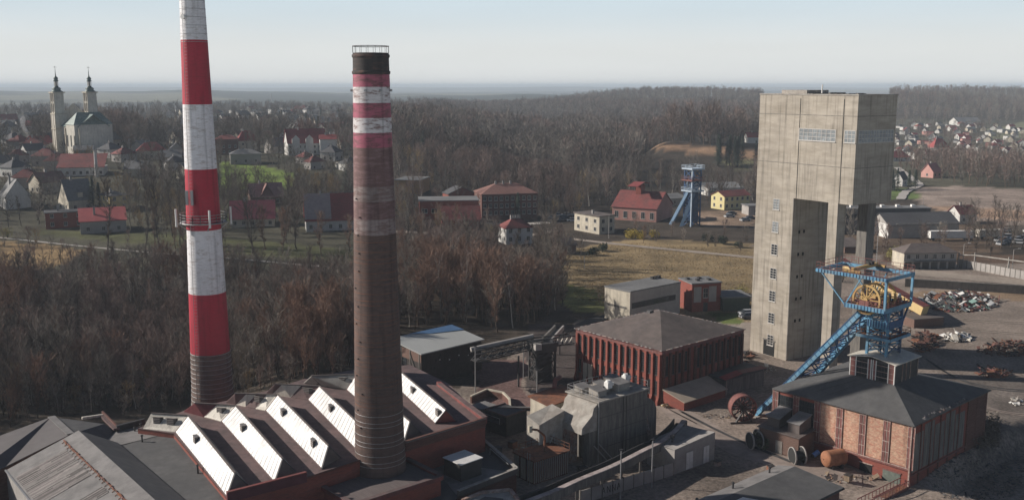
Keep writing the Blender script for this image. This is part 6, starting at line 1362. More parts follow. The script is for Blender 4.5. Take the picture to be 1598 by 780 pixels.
    mb.v = [(x * (1 + .2 * math.sin(z)) - z * .16 + .8 * math.sin(z * .45), y, z) for x, y, z in mb.v]; sm_.part('smoke', mb)
church()
# ------------------------------------------------------------ small houses of the town and the hillside village
def small_protos():
    out = []
    for k, (wm, rm, roof) in enumerate(((m_plastw, m_tiler, 0), (m_plast, m_slate, 0), (m_plastw, m_slated, 1), (m_plastg, m_tilem, 1), (m_plast, m_tileo, 0), (m_plastw, m_slate, 2), (m_plastp, m_tiler, 2), (m_plastw, m_slated, 0))):
        W_, D_, h_ = (11, 9, 5.2) if roof != 2 else (14, 10, 6.5); rz_ = (3.6, 3.6, .4)[roof]
        parts = []
        b = MB().box(0, W_, 0, D_, -2, h_, wm)
        if roof == 0: b.face([(0, 0, h_), (0, D_, h_), (0, D_ / 2, h_ + rz_)], wm).face([(W_, 0, h_), (W_, D_, h_), (W_, D_ / 2, h_ + rz_)], wm); r = MB().slab([(-.5, -.5, h_ - .3), (W_ + .5, -.5, h_ - .3), (W_ + .5, D_ / 2, h_ + rz_), (-.5, D_ / 2, h_ + rz_)], .2, rm).slab([(-.5, D_ / 2, h_ + rz_), (W_ + .5, D_ / 2, h_ + rz_), (W_ + .5, D_ + .5, h_ - .3), (-.5, D_ + .5, h_ - .3)], .2, rm)
        elif roof == 1:
            r = MB(); e = [(-.5, -.5, h_), (W_ + .5, -.5, h_), (W_ + .5, D_ + .5, h_), (-.5, D_ + .5, h_)]; a1, a2 = (D_ / 2, D_ / 2, h_ + rz_), (W_ - D_ / 2, D_ / 2, h_ + rz_)
            for f in ([e[0], e[1], a2, a1], [e[1], e[2], a2], [e[2], e[3], a1, a2], [e[3], e[0], a1]): r.face(f, rm)
            r.slab(e, .1, rm)
        else: r = MB().box(-.3, W_ + .3, -.3, D_ + .3, h_ + .01, h_ + .4, rm)
        c = MB().box(W_ * .4, W_ * .4 + .8, D_ * .45, D_ * .45 + .8, h_, h_ + rz_ + 1.1, m_plastg)
        out.append((b.mesh('wall'), r.mesh('roof'), c.mesh('chimney'), W_, D_, h_, ('red gable', 'grey gable', 'dark hipped', 'maroon hipped', 'orange gable', 'grey flat', 'red flat', 'dark gable')[k]))
    return out
SP = small_protos(); FW, FP_ = MB().box(-.7, .7, -.05, .02, 0, 1.5, m_frame).mesh('window'), MB().box(-.55, .55, -.08, -.052, .1, 1.4, m_glass).mesh('pane')
def small_house(p, k, ang, sc, label, group, win=True):
    b, r, c, W_, D_, h_, nm = SP[k]; p = Vector((p.x, p.y, p.z - .3)); t = Thing('house', label.replace('@', nm), 'house', p, ang, group + ', ' + nm + ' kind'); t.o.scale = (sc, sc, sc)
    t.put('wall', b, (0, 0, 0)); ro = t.put('roof', r, (0, 0, 0)); t.put('chimney', c, (0, 0, 0), 0, ro)
    if win:
        for x, y, rz in ((W_ * .25, 0, 0), (W_ * .75, 0, 0), (0, D_ * .3, R(-90)), (0, D_ * .7, R(-90))):
            o = t.put('window', FW, (x, y, 1.2), rz); q = bpy.data.objects.new('pane', FP_); COL.objects.link(q); q.parent = o
    OCC.append((p.x, p.y, 10 * sc, 16 if p.y < 700 else 38))
rr = random.Random(21)
def inp1(u, v, P):
    ins = False
    for (x0, y0), (x1, y1) in zip(P, P[1:] + P[:1]):
        if (y0 > v) != (y1 > v) and u < (x1 - x0) * (v - y0) / (y1 - y0) + x0: ins = not ins
    return ins
def scatter_houses(n, poly, mind, label, group, kinds, win, scl=(.85, 1.15)):
    us, vs = [p[0] for p in poly], [p[1] for p in poly]; got = []; tries = 0
    while len(got) < n and tries < 6000:
        tries += 1; u, v = rr.uniform(min(us), max(us)), rr.uniform(min(vs), max(vs))
        if not inp1(u, v, poly): continue
        p = gt(u, v)
        if any((p.x - q.x) ** 2 + (p.y - q.y) ** 2 < (mind * p.y / 900 + 9) ** 2 for q in got) or any((p.x - o[0]) ** 2 + (p.y - o[1]) ** 2 < (o[2] + 9) ** 2 for o in OCC): continue
        got.append(p); small_house(p, rr.choice(kinds), rr.uniform(5, 80), rr.uniform(*scl), label, group, win)
    return got
scatter_houses(5, [(470, 252), (560, 250), (560, 272), (480, 272)], 10, 'small @ roof house half hidden by trees right of the green meadow', 'houses half hidden by trees right of the green meadow', [1, 2, 3, 7], True, (.7, 1.0))
scatter_houses(5, [(185, 232), (285, 228), (285, 275), (185, 270)], 10, 'small @ roof house half hidden by trees left of the striped chimney', 'houses half hidden by trees left of the striped chimney', [1, 2, 3, 7], True, (.7, 1.0))
scatter_houses(12, [(-40, 240), (60, 222), (300, 214), (300, 300), (200, 300), (40, 320), (-40, 320)], 10, 'small @ roof house in the mixed housing left of the striped chimney', 'houses in the mixed housing left of the striped chimney', [0, 1, 2, 3, 0, 4], True, (.75, 1.05))
scatter_houses(10, [(350, 214), (560, 206), (600, 226), (600, 240), (540, 238), (350, 232)], 9, 'small @ roof house above the large white building', 'houses above the large white building', [0, 1, 2, 3, 0, 4], True, (.75, 1.05))
scatter_houses(26, [(300, 232), (340, 198), (560, 190), (610, 205), (600, 222), (440, 208), (340, 205), (200, 216), (180, 226)], 14, 'small @ roof house among trees in the near part of the town', 'houses in the near part of the town', [0, 1, 1, 2, 3, 5, 7, 4, 2], True)
scatter_houses(90, [(0, 196), (60, 186), (340, 176), (560, 172), (640, 186), (600, 200), (340, 198), (0, 215)], 12, 'tiny @ roof house in the far part of the town below the hills', 'houses in the far part of the town', [0, 1, 1, 2, 3, 4, 5, 7, 1, 2, 7], False, (.9, 1.3))
scatter_houses(10, [(20, 230), (75, 222), (75, 300), (20, 300), (-30, 260)], 20, 'small @ roof house among bare trees left of the church', 'houses among trees left of the church', [1, 2, 3, 7], True)
scatter_houses(150, [(1396, 232), (1400, 200), (1500, 192), (1640, 206), (1640, 252), (1560, 262), (1480, 250), (1430, 250)], 10, 'tiny @ roof house in the hillside village at the right', 'houses of the hillside village', [0, 0, 1, 2, 0, 3, 4, 5, 6, 7, 0], False, (.45, .75))
scatter_houses(8, [(720, 200), (800, 204), (900, 206), (900, 214), (760, 212)], 22, 'tiny @ roof house glimpsed in the woods beyond the brick building', 'houses glimpsed in the middle woods', [0, 1, 4], False)
scatter_houses(7, [(1110, 205), (1180, 206), (1180, 225), (1120, 222)], 26, 'tiny @ roof house near the clay patch left of the concrete tower', 'houses near the clay patch', [0, 1, 4], False, (.7, .9))
for uu, vv, n_, r_, f_ in ((1030, 236, 7, 14, 95), (1112, 208, 3, 14, 110), (745, 246, 4, 9, 50), (702, 190, 3, 22, 160), (1135, 262, 3, 9, 40), (1540, 212, 5, 18, 60)):
    for j in range(n_): p_ = gt(uu + j * (22 if n_ > 4 else 14), vv); OCC.append((p_.x, p_.y, r_, f_))
# far landmarks on the horizon
c = gt(424, 160); t = Thing('far_chimney', 'thin far chimney on the ridge above the town', 'chimney', c, 0); t.part('shaft', MB().cone((0, 0, -2), (0, 0, c.y * 13 / FPX), c.y * 1.0 / FPX, c.y * .7 / FPX, 10, m_plastg)); t.part('rim', MB().cone((0, 0, c.y * 12.6 / FPX), (0, 0, c.y * 13.2 / FPX), c.y * .9 / FPX, c.y * .9 / FPX, 10, m_plastg))
for u, v, w_, h_, lab in ((815, 162, 10, 4, 'low white hall far away on the wooded ridge'), (866, 161, 4, 8, 'white slab tower far away on the wooded ridge'), (700, 168, 14, 4, 'pale long farm far away beyond the woods'), (388, 171, 12, 7, 'pale apartment block far beyond the town roofs')):
    c = gt(u, v); s = c.y / FPX; t = Thing('distant_building', lab, 'building', c, 8); t.part('wall', MB().box(0, w_ * s, 0, w_ * s * .4, -3, h_ * s, m_plastw)); t.part('roof', MB().box(-.5, w_ * s + .5, -.5, w_ * s * .4 + .5, h_ * s, h_ * s + 1.2, m_slate))
# street lamps and poles
def pole(u, v, h_, label, arm=True):
    t = Thing('lamp_post', label, 'lamp post', gt(u, v), 0); t.part('pole', MB().cone((0, 0, -.2), (0, 0, h_), .12, .08, 8, m_plastg))
    if arm: t.part('arm', MB().bar((0, 0, h_), (1.4, 0, h_ + .3), .09, m_plastg)); t.part('lamp', MB().box(1.2, 1.9, -.15, .15, h_ + .2, h_ + .36, m_plastw))
pole(1502, 418, 7, 'pale lamp post at the left end of the concrete fence'); pole(1579, 428, 7, 'pale lamp post in the middle of the concrete fence'); pole(1345, 412, 8, 'dark pole behind the blue headframe platform', False)
pole(950, 372, 8, 'thin pole at the derelict house by the dirt road', False); pole(1440, 330, 6, 'small pole in front of the long warehouse', False); pole(912, 420, 4, 'leaning pole on the dry meadow', False)
# ------------------------------------------------------------ bare trees
def bark(name, c, rnd=.25): return mat(name, c, .95, .25, 2.5, (1, 1, .6), rnd=rnd, spec=.2)
b_dark, b_grey, b_pale, b_brown = bark('dark_bark', (.075, .062, .052)), bark('grey_bark', (.15, .135, .115)), bark('pale_birch_bark', (.42, .39, .34)), bark('brown_bark', (.13, .095, .07))
t_dark, t_grey, t_red, t_gold, t_rust = bark('dark_twigs', (.12, .098, .082), .4), bark('grey_twigs', (.225, .195, .165), .4), bark('reddish_twigs', (.235, .175, .15), .3), bark('golden_twigs', (.28, .21, .12), .3), bark('rust_twigs', (.27, .175, .13), .3)
def bare_tree(seed, h, spread, up, nl, nt, bm, tm, tw=.045, tl=.9, r0=.17, start=.25, limbr=.06):
    rr = random.Random(seed); tr, cr = MB(), MB(); pts = []; p = Vector((0, 0, -.6)); n = 6
    for i in range(n + 1):
        pts.append(p.copy()); p = p + Vector((rr.uniform(-.03, .03) * h, rr.uniform(-.03, .03) * h, h * .92 / n))
    for i in range(n): tr.cone(pts[i], pts[i + 1], r0 * (1 - i / n * .85), r0 * (1 - (i + 1) / n * .85), 5, bm, i == 0)
    def tp(f): f = min(f, .999) * n; i = int(f); return pts[i].lerp(pts[i + 1], f - i)
    tv, tf = [], []
    def twig(a, d, L_):
        s = d.cross(Vector((rr.uniform(-1, 1), rr.uniform(-1, 1), rr.uniform(-1, 1)))).normalized() * tw * .5; k = len(tv); e = a + d * L_
        tv.extend([a - s, a + s, e]); tf.append((k, k + 1, k + 2))
    per = max(2, int(nt / (nl * 5)))
    for i in range(nl):
        f = start + (1 - start) * ((i + rr.random()) / nl); a = tp(f); az = i * 2.4 + rr.uniform(-.5, .5)
        sh = math.sin(math.pi * min(1, (1 - f) * 1.25 + .12)) * .8 + .25
        L_ = spread * sh * rr.uniform(.75, 1.2); el = up + rr.uniform(-.2, .25) + f * .35
        d = Vector((math.cos(az) * math.cos(el), math.sin(az) * math.cos(el), math.sin(el))); q = a
        for k in range(3):
            q2 = q + d * L_ / 3; cr.cone(q, q2, limbr * (1 - k / 3.5) * (1.2 - f * .6), limbr * (1 - (k + 1) / 3.5) * (1.2 - f * .6), 3, bm, False)
            for _ in range(2 if k else 1):
                b = q.lerp(q2, rr.random()); e = (d + Vector((rr.uniform(-.9, .9), rr.uniform(-.9, .9), rr.uniform(-.15, .75)))).normalized(); L2 = L_ * rr.uniform(.3, .55)
                b2 = b + e * L2; cr.cone(b, b2, limbr * .4, limbr * .15, 3, tm, False)
                for _ in range(per):
                    c = b.lerp(b2, rr.random() ** .7); twig(c, (e + Vector((rr.uniform(-.9, .9), rr.uniform(-.9, .9), rr.uniform(-.3, .9)))).normalized(), tl * rr.uniform(.5, 1.3))
            q = q2; d = (d + Vector((rr.uniform(-.15, .15), rr.uniform(-.15, .15), .22))).normalized()
    cr.add(tv, tf, tm); return tr.mesh('trunk'), cr.mesh('crown')
def conifer(seed, h, r, m):
    rr = random.Random(seed); tr, cr = MB(), MB(); tr.cone((0, 0, -.5), (0, 0, h * .9), .2, .04, 6, b_dark); tv, tf = [], []
    for i in range(900):
        f = rr.random() ** .8; z = h * (.08 + .92 * f); q = r * (1 - f) * (.75 + .25 * math.sin(f * 40)) ; a = rr.uniform(0, 6.28); ro = q * rr.uniform(.35, 1)
        c = Vector((ro * math.cos(a), ro * math.sin(a), z)); o = Vector((math.cos(a), math.sin(a), -.35)) * rr.uniform(.5, 1.0); s = Vector((-math.sin(a), math.cos(a), 0)) * rr.uniform(.15, .35); k = len(tv)
        tv += [c - s, c + s, c + o]; tf.append((k, k + 1, k + 2))
    cr.add(tv, tf, m); return tr.mesh('trunk'), cr.mesh('crown')
def bush(seed, h, r, m, n=700, leaf=.22):
    rr = random.Random(seed); tr, cr = MB(), MB(); tv, tf = [], []
    for i in range(9):
        a = i * .7; e = Vector((r * .7 * math.cos(a) * rr.random(), r * .7 * math.sin(a) * rr.random(), h * rr.uniform(.6, 1))); tr.cone((0, 0, -.2), e, .06, .02, 4, b_dark, False)
    lob = [(rr.uniform(-.5, .5) * r, rr.uniform(-.5, .5) * r, h * rr.uniform(.3, .65), rr.uniform(.4, .65)) for _ in range(6)]
    for i in range(n):
        x, y, z, q = rr.choice(lob); d = Vector((rr.gauss(0, 1), rr.gauss(0, 1), rr.gauss(0, .8))).normalized() * q * r * rr.uniform(.6, 1.05); c = Vector((x, y, z)) + d; c.z = max(.05, c.z)
        s = Vector((rr.uniform(-1, 1), rr.uniform(-1, 1), rr.uniform(-1, 1))).normalized() * leaf; e = Vector((rr.uniform(-1, 1), rr.uniform(-1, 1), rr.uniform(-.3, 1))).normalized() * leaf * 1.6; k = len(tv)
        tv += [c - s, c + s, c + e]; tf.append((k, k + 1, k + 2))
    cr.add(tv, tf, m); return tr.mesh('stem'), cr.mesh('foliage')
NEAR = [  # kind word, meshes
 ('dark broad-crowned', bare_tree(1, 12, 4.2, .55, 16, 1500, b_dark, t_dark)), ('grey broad-crowned', bare_tree(2, 13, 4.4, .6, 17, 1500, b_grey, t_grey)),
 ('slender pale-barked', bare_tree(3, 13.5, 2.7, .95, 18, 1100, b_pale, t_red, .04, .8, .12, .3, .04)), ('reddish twiggy', bare_tree(4, 10.5, 3.4, .75, 16, 1500, b_brown, t_red)),
 ('slim dark upright', bare_tree(5, 15, 2.6, 1.05, 17, 1100, b_dark, t_dark, .045, .9, .16, .25)), ('low brown thicket', bare_tree(6, 7, 3.0, .7, 14, 1300, b_brown, t_grey, .045, .8, .1, .12, .04)),
 ('leaning pale-barked', bare_tree(7, 12, 3.0, .85, 17, 1100, b_pale, t_grey, .04, .8, .12, .35, .04)), ('rust-brown twiggy', bare_tree(8, 11.5, 3.2, .85, 17, 1700, b_brown, t_rust, .045)),
 ('golden-brown twiggy', bare_tree(9, 8, 3.2, .7, 15, 1400, b_brown, t_gold, .045))]
FARP = [('far dark', bare_tree(21, 15, 5.6, .6, 12, 330, b_dark, t_dark, .17, 2.0, .22, .2, .10)), ('far grey', bare_tree(22, 16, 5.8, .65, 12, 330, b_grey, t_grey, .17, 2.0, .22, .2, .10)),
        ('far brown', bare_tree(23, 14, 5.4, .65, 12, 330, b_brown, t_grey, .17, 2.0, .2, .2, .10)), ('far reddish', bare_tree(24, 14, 5.0, .75, 12, 330, b_brown, t_red, .17, 1.8, .2, .2, .10))]
g_dark, g_mid = mat('dark_needles', (.025, .042, .025), .9, .3, 1, rnd=.2), mat('evergreen_leaves', (.045, .062, .03), .9, .3, 1, rnd=.2)
m_forsy, m_will = mat('yellow_blossom', (.42, .32, .05), .9, .2, 1, rnd=.15), mat('budding_willow', (.27, .24, .07), .9, .2, 1, rnd=.15)
CON = [conifer(31, 11, 2.6, g_dark), conifer(32, 14, 3.2, g_dark)]
rs = np.random.RandomState(5)
def in_px(x, y, poly):
    z = TZ(x, y) - CAMH; f = y * cT - z * sT; up = y * sT + z * cT
    return inpoly(799 + FPX * x / f, 390 - FPX * up / f, poly)
OC = np.array(OCC)
CLEAR = [c[1] for c in ZONES if c[2] in ((.15, .21, .045), (.27, .215, .18), (.20, .20, .12), (.33, .21, .13), (.11, .15, .05), (.34, .23, .16))]
def region(poly, sp, y0, y1, x0, x1, clump=0.0, kinds=None, hs=(.75, 1.2), clear=True, fk=1.0):
    nx, ny = int((x1 - x0) / sp), int((y1 - y0) / sp); X, Y = np.meshgrid(np.linspace(x0, x1, nx), np.linspace(y0, y1, ny))
    X = (X + rs.uniform(-.5, .5, X.shape) * sp).ravel(); Y = (Y + rs.uniform(-.5, .5, Y.shape) * sp).ravel()
    k = in_px(X, Y, poly)
    if clear:
        for c in CLEAR: k &= ~in_px(X, Y, c)
    if clump:
        n = np.sin(X * .035 + 1) * np.sin(Y * .027 + 2) + .5 * np.sin(X * .09 + Y * .05); k &= (n > rs.uniform(-1.2, 1.2, n.shape) * .8 + clump - .3)
    X, Y = X[k], Y[k]; keep = np.ones(len(X), bool)
    for ox, oy, r, fr in OC:
        a = math.atan2(oy, ox) if False else 0
        lat = np.abs(X - ox * Y / max(oy, 1)); keep &= ~(((X - ox) ** 2 + (Y - oy) ** 2 < r * r) | ((lat < r * .85) & (Y < oy) & (oy - Y < fr * fk + r)))
    X, Y = X[keep], Y[keep]
    return [(x, y, rs.choice(kinds) if kinds else 0, rs.uniform(*hs)) for x, y in zip(X, Y)]
W1 = [(-90, 455), (60, 448), (120, 440), (250, 446), (400, 455), (552, 458), (620, 425), (700, 392), (840, 398), (872, 410), (885, 470), (850, 505), (818, 512), (780, 520), (750, 512), (700, 506), (620, 520), (560, 575), (480, 588), (370, 610), (288, 628), (230, 640), (160, 640), (80, 643), (-90, 690)]
near = region(W1, 3.1, 118, 330, -230, 25, 0, [0, 1, 1, 2, 3, 3, 4, 5, 6, 7, 5], (.7, 1.15))
near += region([(-90, 600), (80, 560), (560, 535), (700, 512), (700, 520), (620, 535), (560, 590), (480, 602), (370, 622), (230, 650), (80, 652), (-90, 692)], 2.7, 118, 190, -130, 5, 0, [5, 5, 3, 8, 6], (.55, .85))
near += region([(-90, 388), (120, 398), (400, 418), (552, 428), (552, 458), (400, 455), (120, 440), (-90, 455)], 7.5, 180, 330, -230, 25, 0, [5, 2, 3, 8, 5, 1, 6], (.45, .8))
near = [(x, y, (5 if rs.rand() < .25 else k), s * (.8 if y < 175 else 1)) for x, y, k, s in near if not (x > -75 and y < 130)]
near += region([(-90, 372), (0, 378), (90, 386), (90, 392), (-90, 392)], 6, 260, 340, -240, -130, 0, [5, 8, 3], (.5, .9))
near += region([(60, 358), (300, 366), (552, 384), (552, 405), (300, 395), (60, 376)], 8.5, 240, 380, -200, -30, 0, [0, 1, 4, 4, 3], (.9, 1.3), False)
near += region([(608, 345), (700, 350), (760, 378), (870, 385), (880, 412), (610, 430)], 4.6, 280, 420, -60, 30, 0, [3, 7, 7, 2, 1, 8, 6], (.7, 1.1))
near += region([(880, 362), (1180, 372), (1180, 398), (1040, 384), (900, 374)], 9, 285, 400, 10, 110, 0, [5, 8, 3, 5], (.45, .75), False)
near += region([(1320, 374), (1560, 352), (1660, 375), (1660, 398), (1500, 396), (1320, 398)], 6.5, 290, 420, 90, 260, 0, [0, 1, 4, 5, 3], (.6, 1.05), False)
mid = region([(600, 345), (600, 215), (700, 200), (900, 192), (1185, 205), (1185, 328), (1080, 316), (1000, 296), (960, 318), (900, 335), (860, 350), (750, 352)], 6.2, 340, 1000, -150, 270, 0, [0, 1, 1, 0, 3, 4, 5, 3, 2, 6, 8], (.6, 1.45))
town = region([(-90, 362), (-90, 232), (80, 232), (330, 222), (560, 205), (608, 215), (608, 340), (552, 372), (330, 362), (200, 362)], 6.2, 290, 800, -440, -50, -.45, [0, 1, 1, 5, 4, 1], (.6, 1.1))
town += region([(190, 272), (340, 300), (470, 296), (608, 280), (608, 376), (470, 372), (340, 366), (190, 352)], 5.0, 270, 520, -200, -30, -.55, [0, 1, 5, 4, 1, 0, 3], (.55, .95), True, .35)
town += region([(-60, 232), (-60, 330), (50, 300), (60, 240)], 6, 330, 800, -440, -200, -.5, [0, 1, 1, 0], (.8, 1.15))
town += region([(40, 244), (60, 214), (210, 214), (225, 244)], 6.0, 420, 760, -340, -150, -1, [1, 0, 1, 1], (.8, 1.2), True, .0)
town_far = region([(-90, 235), (-90, 178), (340, 170), (600, 168), (640, 180), (608, 222), (330, 226), (80, 236)], 14, 560, 1600, -1000, -90, -.1, [0, 1, 2], (.55, .95))
hill = region([(560, 200), (620, 175), (700, 168), (950, 150), (1190, 147), (1190, 212), (900, 196), (700, 202), (600, 212)], 12.5, 900, 2050, -330, 560, 0, [0, 1, 2, 1, 0, 3], (.8, 1.25))
hill += region([(1388, 147), (1660, 148), (1660, 186), (1560, 192), (1400, 190)], 13, 1100, 2050, 420, 1250, 0, [0, 1, 2, 3], (.8, 1.25))
hill += region([(1404, 268), (1440, 258), (1660, 268), (1660, 298), (1560, 294), (1470, 287)], 7.5, 480, 760, 190, 460, 0, [1, 2, 3, 1], (.6, .95))
hill += region([(1395, 250), (1400, 196), (1660, 196), (1660, 262), (1395, 258)], 10, 560, 1300, 230, 780, -.4, [0, 1, 2, 3], (.4, .75))
def toned(items, opts, sc):                  # stands of one kind grow together
    out = []
    for x, y, k, s in items:
        n = math.sin(x * .021 * sc + 2) * math.sin(y * .017 * sc) + .6 * math.sin(x * .053 * sc + y * .031 * sc)
        if n > .45 and rs.rand() < .75: k = opts[0]
        elif n < -.5 and rs.rand() < .7: k = opts[1]
        out.append((x, y, k, s * (1 + .15 * n)))
    return out
near, mid, hill, town = toned(near, (7, 3), 2.2), toned(mid, (3, 0), 1), toned(hill, (3, 1), .5), toned(town, (3, 8), 1.3)
near.sort(key=lambda q: q[1])
print('trees', len(near), len(mid), len(town), len(town_far), len(hill))
def zone_word(x, y):
    u, v = proj(x, y, tz(x, y))
    if u < 300: return 'left of the striped chimney'
    if u < 560: return 'between the two chimneys'
    if u < 900: return 'right of the brick chimney'
    return 'right of the small headframe'
STEP = max(1, len(near) / 290.0); pick = near[:290]; rest = near[290:]
TREES = {}
def plant(kind, p, s, rz, label, group, cat='tree', name='bare_tree', parts=('trunk', 'crown')):
    t = Thing(name, label, cat, p, math.degrees(rz), group); t.o.scale = (s * random.uniform(.92, 1.08), s * random.uniform(.92, 1.08), s)
    a = t.put(parts[0], kind[0], (0, 0, 0)); b = t.put(parts[1], kind[1], (0, 0, 0)); return a, b
for x, y, k, s in pick:
    w_, me = NEAR[k]; zw = zone_word(x, y); ab = plant(me, (x, y, tz(x, y)), s, rs.uniform(0, 6.28), '%s bare tree of the dark wood %s' % (w_, zw), '%s bare trees of the wood %s' % (w_, zw))
    TREES.setdefault(('n', k), ab)
far_all = [(x, y, ('n', k), s) for x, y, k, s in rest + mid + town if y < 520] + [(x, y, ('f', k % 4), s) for x, y, k, s in mid + town if y >= 520] + [(x, y, ('f', k), s) for x, y, k, s in town_far + hill]
for i in range(9):
    if ('n', i) not in TREES:
        x, y = (-150 + i * 3, 262); TREES[('n', i)] = plant(NEAR[i][1], (x, y, tz(x, y)), .9, 0, '%s bare tree of the dark wood left of the striped chimney' % NEAR[i][0], '%s bare trees of the wood left of the striped chimney' % NEAR[i][0])
seen = set()
for j, (x, y, k, s) in enumerate(list(far_all)):
    if k[0] == 'f' and k not in seen:
        seen.add(k); TREES[k] = plant(FARP[k[1]][1], (x, y, tz(x, y)), s, 0, FARP[k[1]][0] + '-toned bare tree standing in the distant woods', FARP[k[1]][0] + ' bare trees in the distant woods')
keys = sorted(TREES)
def wood(name, items, label):
    n = len(items); me = bpy.data.meshes.new(name); X = np.array([i[0] for i in items]); Y = np.array([i[1] for i in items]); Z = TZ(X, Y) - .1
    me.vertices.add(n); me.vertices.foreach_set('co', np.stack([X, Y, Z], -1).ravel())
    me.attributes.new('proto', 'INT', 'POINT').data.foreach_set('value', np.array([keys.index(i[2]) for i in items], 'i'))
    me.attributes.new('turn', 'FLOAT_VECTOR', 'POINT').data.foreach_set('vector', np.stack([rs.uniform(-.05, .05, n), rs.uniform(-.05, .05, n), rs.uniform(0, 6.28, n)], -1).ravel())
    me.attributes.new('size', 'FLOAT', 'POINT').data.foreach_set('value', np.array([i[3] for i in items]))
    o = bpy.data.objects.new(name, me); COL.objects.link(o); o['kind'] = 'stuff'; o['label'] = label
    g = bpy.data.node_groups.new(name, 'GeometryNodeTree'); g.interface.new_socket('Geometry', in_out='INPUT', socket_type='NodeSocketGeometry'); g.interface.new_socket('Geometry', in_out='OUTPUT', socket_type='NodeSocketGeometry')
    N, L = g.nodes, g.links; gi, go = N.new('NodeGroupInput'), N.new('NodeGroupOutput'); jall = N.new('GeometryNodeJoinGeometry')
    for k in reversed(keys):
        j = N.new('GeometryNodeJoinGeometry')
        for ob in TREES[k]: oi = N.new('GeometryNodeObjectInfo'); oi.inputs[0].default_value = ob; L.new(oi.outputs['Geometry'], j.inputs[0])
        ti = N.new('GeometryNodeGeometryToInstance'); L.new(j.outputs[0], ti.inputs[0]); L.new(ti.outputs[0], jall.inputs[0])
    ip = N.new('GeometryNodeInstanceOnPoints'); mp_ = N.new('GeometryNodeMeshToPoints'); L.new(gi.outputs[0], mp_.inputs[0]); L.new(mp_.outputs[0], ip.inputs['Points']); L.new(jall.outputs[0], ip.inputs['Instance']); ip.inputs['Pick Instance'].default_value = True
    for nm, ty, so in (('proto', 'INT', 'Instance Index'), ('turn', 'FLOAT_VECTOR', 'Rotation'), ('size', 'FLOAT', 'Scale')):
        a = N.new('GeometryNodeInputNamedAttribute'); a.data_type = ty; a.inputs['Name'].default_value = nm; out = [s for s in a.outputs if s.enabled][0]; L.new(out, ip.inputs[so])
    L.new(ip.outputs[0], go.inputs[0]); md = o.modifiers.new('scatter', 'NODES'); md.node_group = g
wood('bare_woods', far_all, 'brown-grey mass of bare woods and trees beyond the nearest rows')
# evergreens, bushes and single trees
i = 0
for u, v, k, s, lab in ((146, 326, 1, .9, 'tall dark spruce behind the yellow cube house'), (155, 324, 0, .9, 'dark spruce right of the tall spruce by the yellow house'), (138, 322, 0, .8, 'shorter dark spruce left of the tall spruce by the cream house'), (541, 298, 0, .8, 'single dark spruce left of the brick chimney'),
        (1392, 298, 1, .75, 'dark spruce nearest the concrete tower'), (1400, 297, 1, .8, 'dark spruce beside the cream block house'), (1418, 296, 0, .9, 'round dark evergreen in the garden right of the tower'), (1428, 295, 0, .9, 'last dark evergreen of the garden row'),
        (808, 345, 1, .8, 'dark spruce in front of the dark brick building'), (470, 205, 1, .9, 'dark spruce above the roofs of the town'), (437, 202, 1, 1.1, 'tall dark spruce left among the town roofs'), (208, 190, 1, 1.2, 'lone tall spruce on the skyline right of the church')):
    plant(CON[k], gt(u, v), s, i, lab, None, 'tree', 'spruce'); i += 1
BD, BY, BW, BM = bush(41, 3, 2.6, g_dark), bush(42, 3, 3.0, m_forsy), bush(43, 5, 3.0, m_will, 900, .16), bush(44, 2.2, 2.2, mat('bramble_leaves', (.10, .095, .045), .9, .3, 1, rnd=.2), 500, .14)
for j in range(46):                          # scattered evergreens standing out of the bare woods
    q_ = j % 4
    u, v = ((1040 + rs.rand() * 145, 166 + rs.rand() * 5), (1120 + rs.rand() * 62, 256 + rs.rand() * 6), (380 + rs.rand() * 170, 190 + rs.rand() * 30), (640 + rs.rand() * 400, 200 + rs.rand() * 90))[q_]
    nm = ('on the far wooded ridge', 'in the dark row below the tan field', 'among the town roofs', 'in the middle woods')[q_]
    plant(CON[j % 2], gt(u, v), 1.0 + .4 * rs.rand(), j, 'small dark evergreen standing ' + nm, 'dark evergreens ' + nm, 'tree', 'spruce')
for u, v, k, s, lab in ((985, 372, BY, 1.0, 'bright yellow blooming bush at the left by the dirt road'), (1001, 373, BY, .9, 'yellow blooming bush right of the brightest one'), (1022, 370, BY, .8, 'pale yellow bush nearest the small headframe'),
        (1106, 378, BD, 1.0, 'round dark green bush by the dirt road'), (1129, 381, BD, 1.0, 'larger round dark green bush near the concrete tower'), (1153, 386, BD, .7, 'small dark bush right of the two round ones'),
        (925, 398, BD, .9, 'dark bush right of the small hut on the meadow edge'), (940, 392, BD, .9, 'dark bush behind the meadow edge pole'), (1396, 408, BW, 1.0, 'yellow willow at the left end of the beige yard building'), (1315, 440, BW, 1.1, 'yellow-green willow under the headframe top'),
        (1152, 468, BW, .8, 'golden bush left of the concrete tower'), (765, 372, BW, 1.0, 'yellow-green willow left of the white villa'), (495, 300, BW, 1.0, 'golden willow beyond the meadow'), (965, 338, BW, 1.1, 'golden willow at the left end of the engine house'),
        (12, 372, BW, .8, 'yellowish bush at the left end of the footpath')):
    plant(k, gt(u, v), s, i, lab, None, 'bush', 'bush', ('stem', 'foliage')); i += 1
p = at(1187, 702, -.2); plant(bush(45, 2.6, 1.6, g_mid, 900, .13), p, 1.0, 0, 'dark green shrub growing between the cable drums and the brown annexe', None, 'bush', 'shrub', ('stem', 'foliage'))
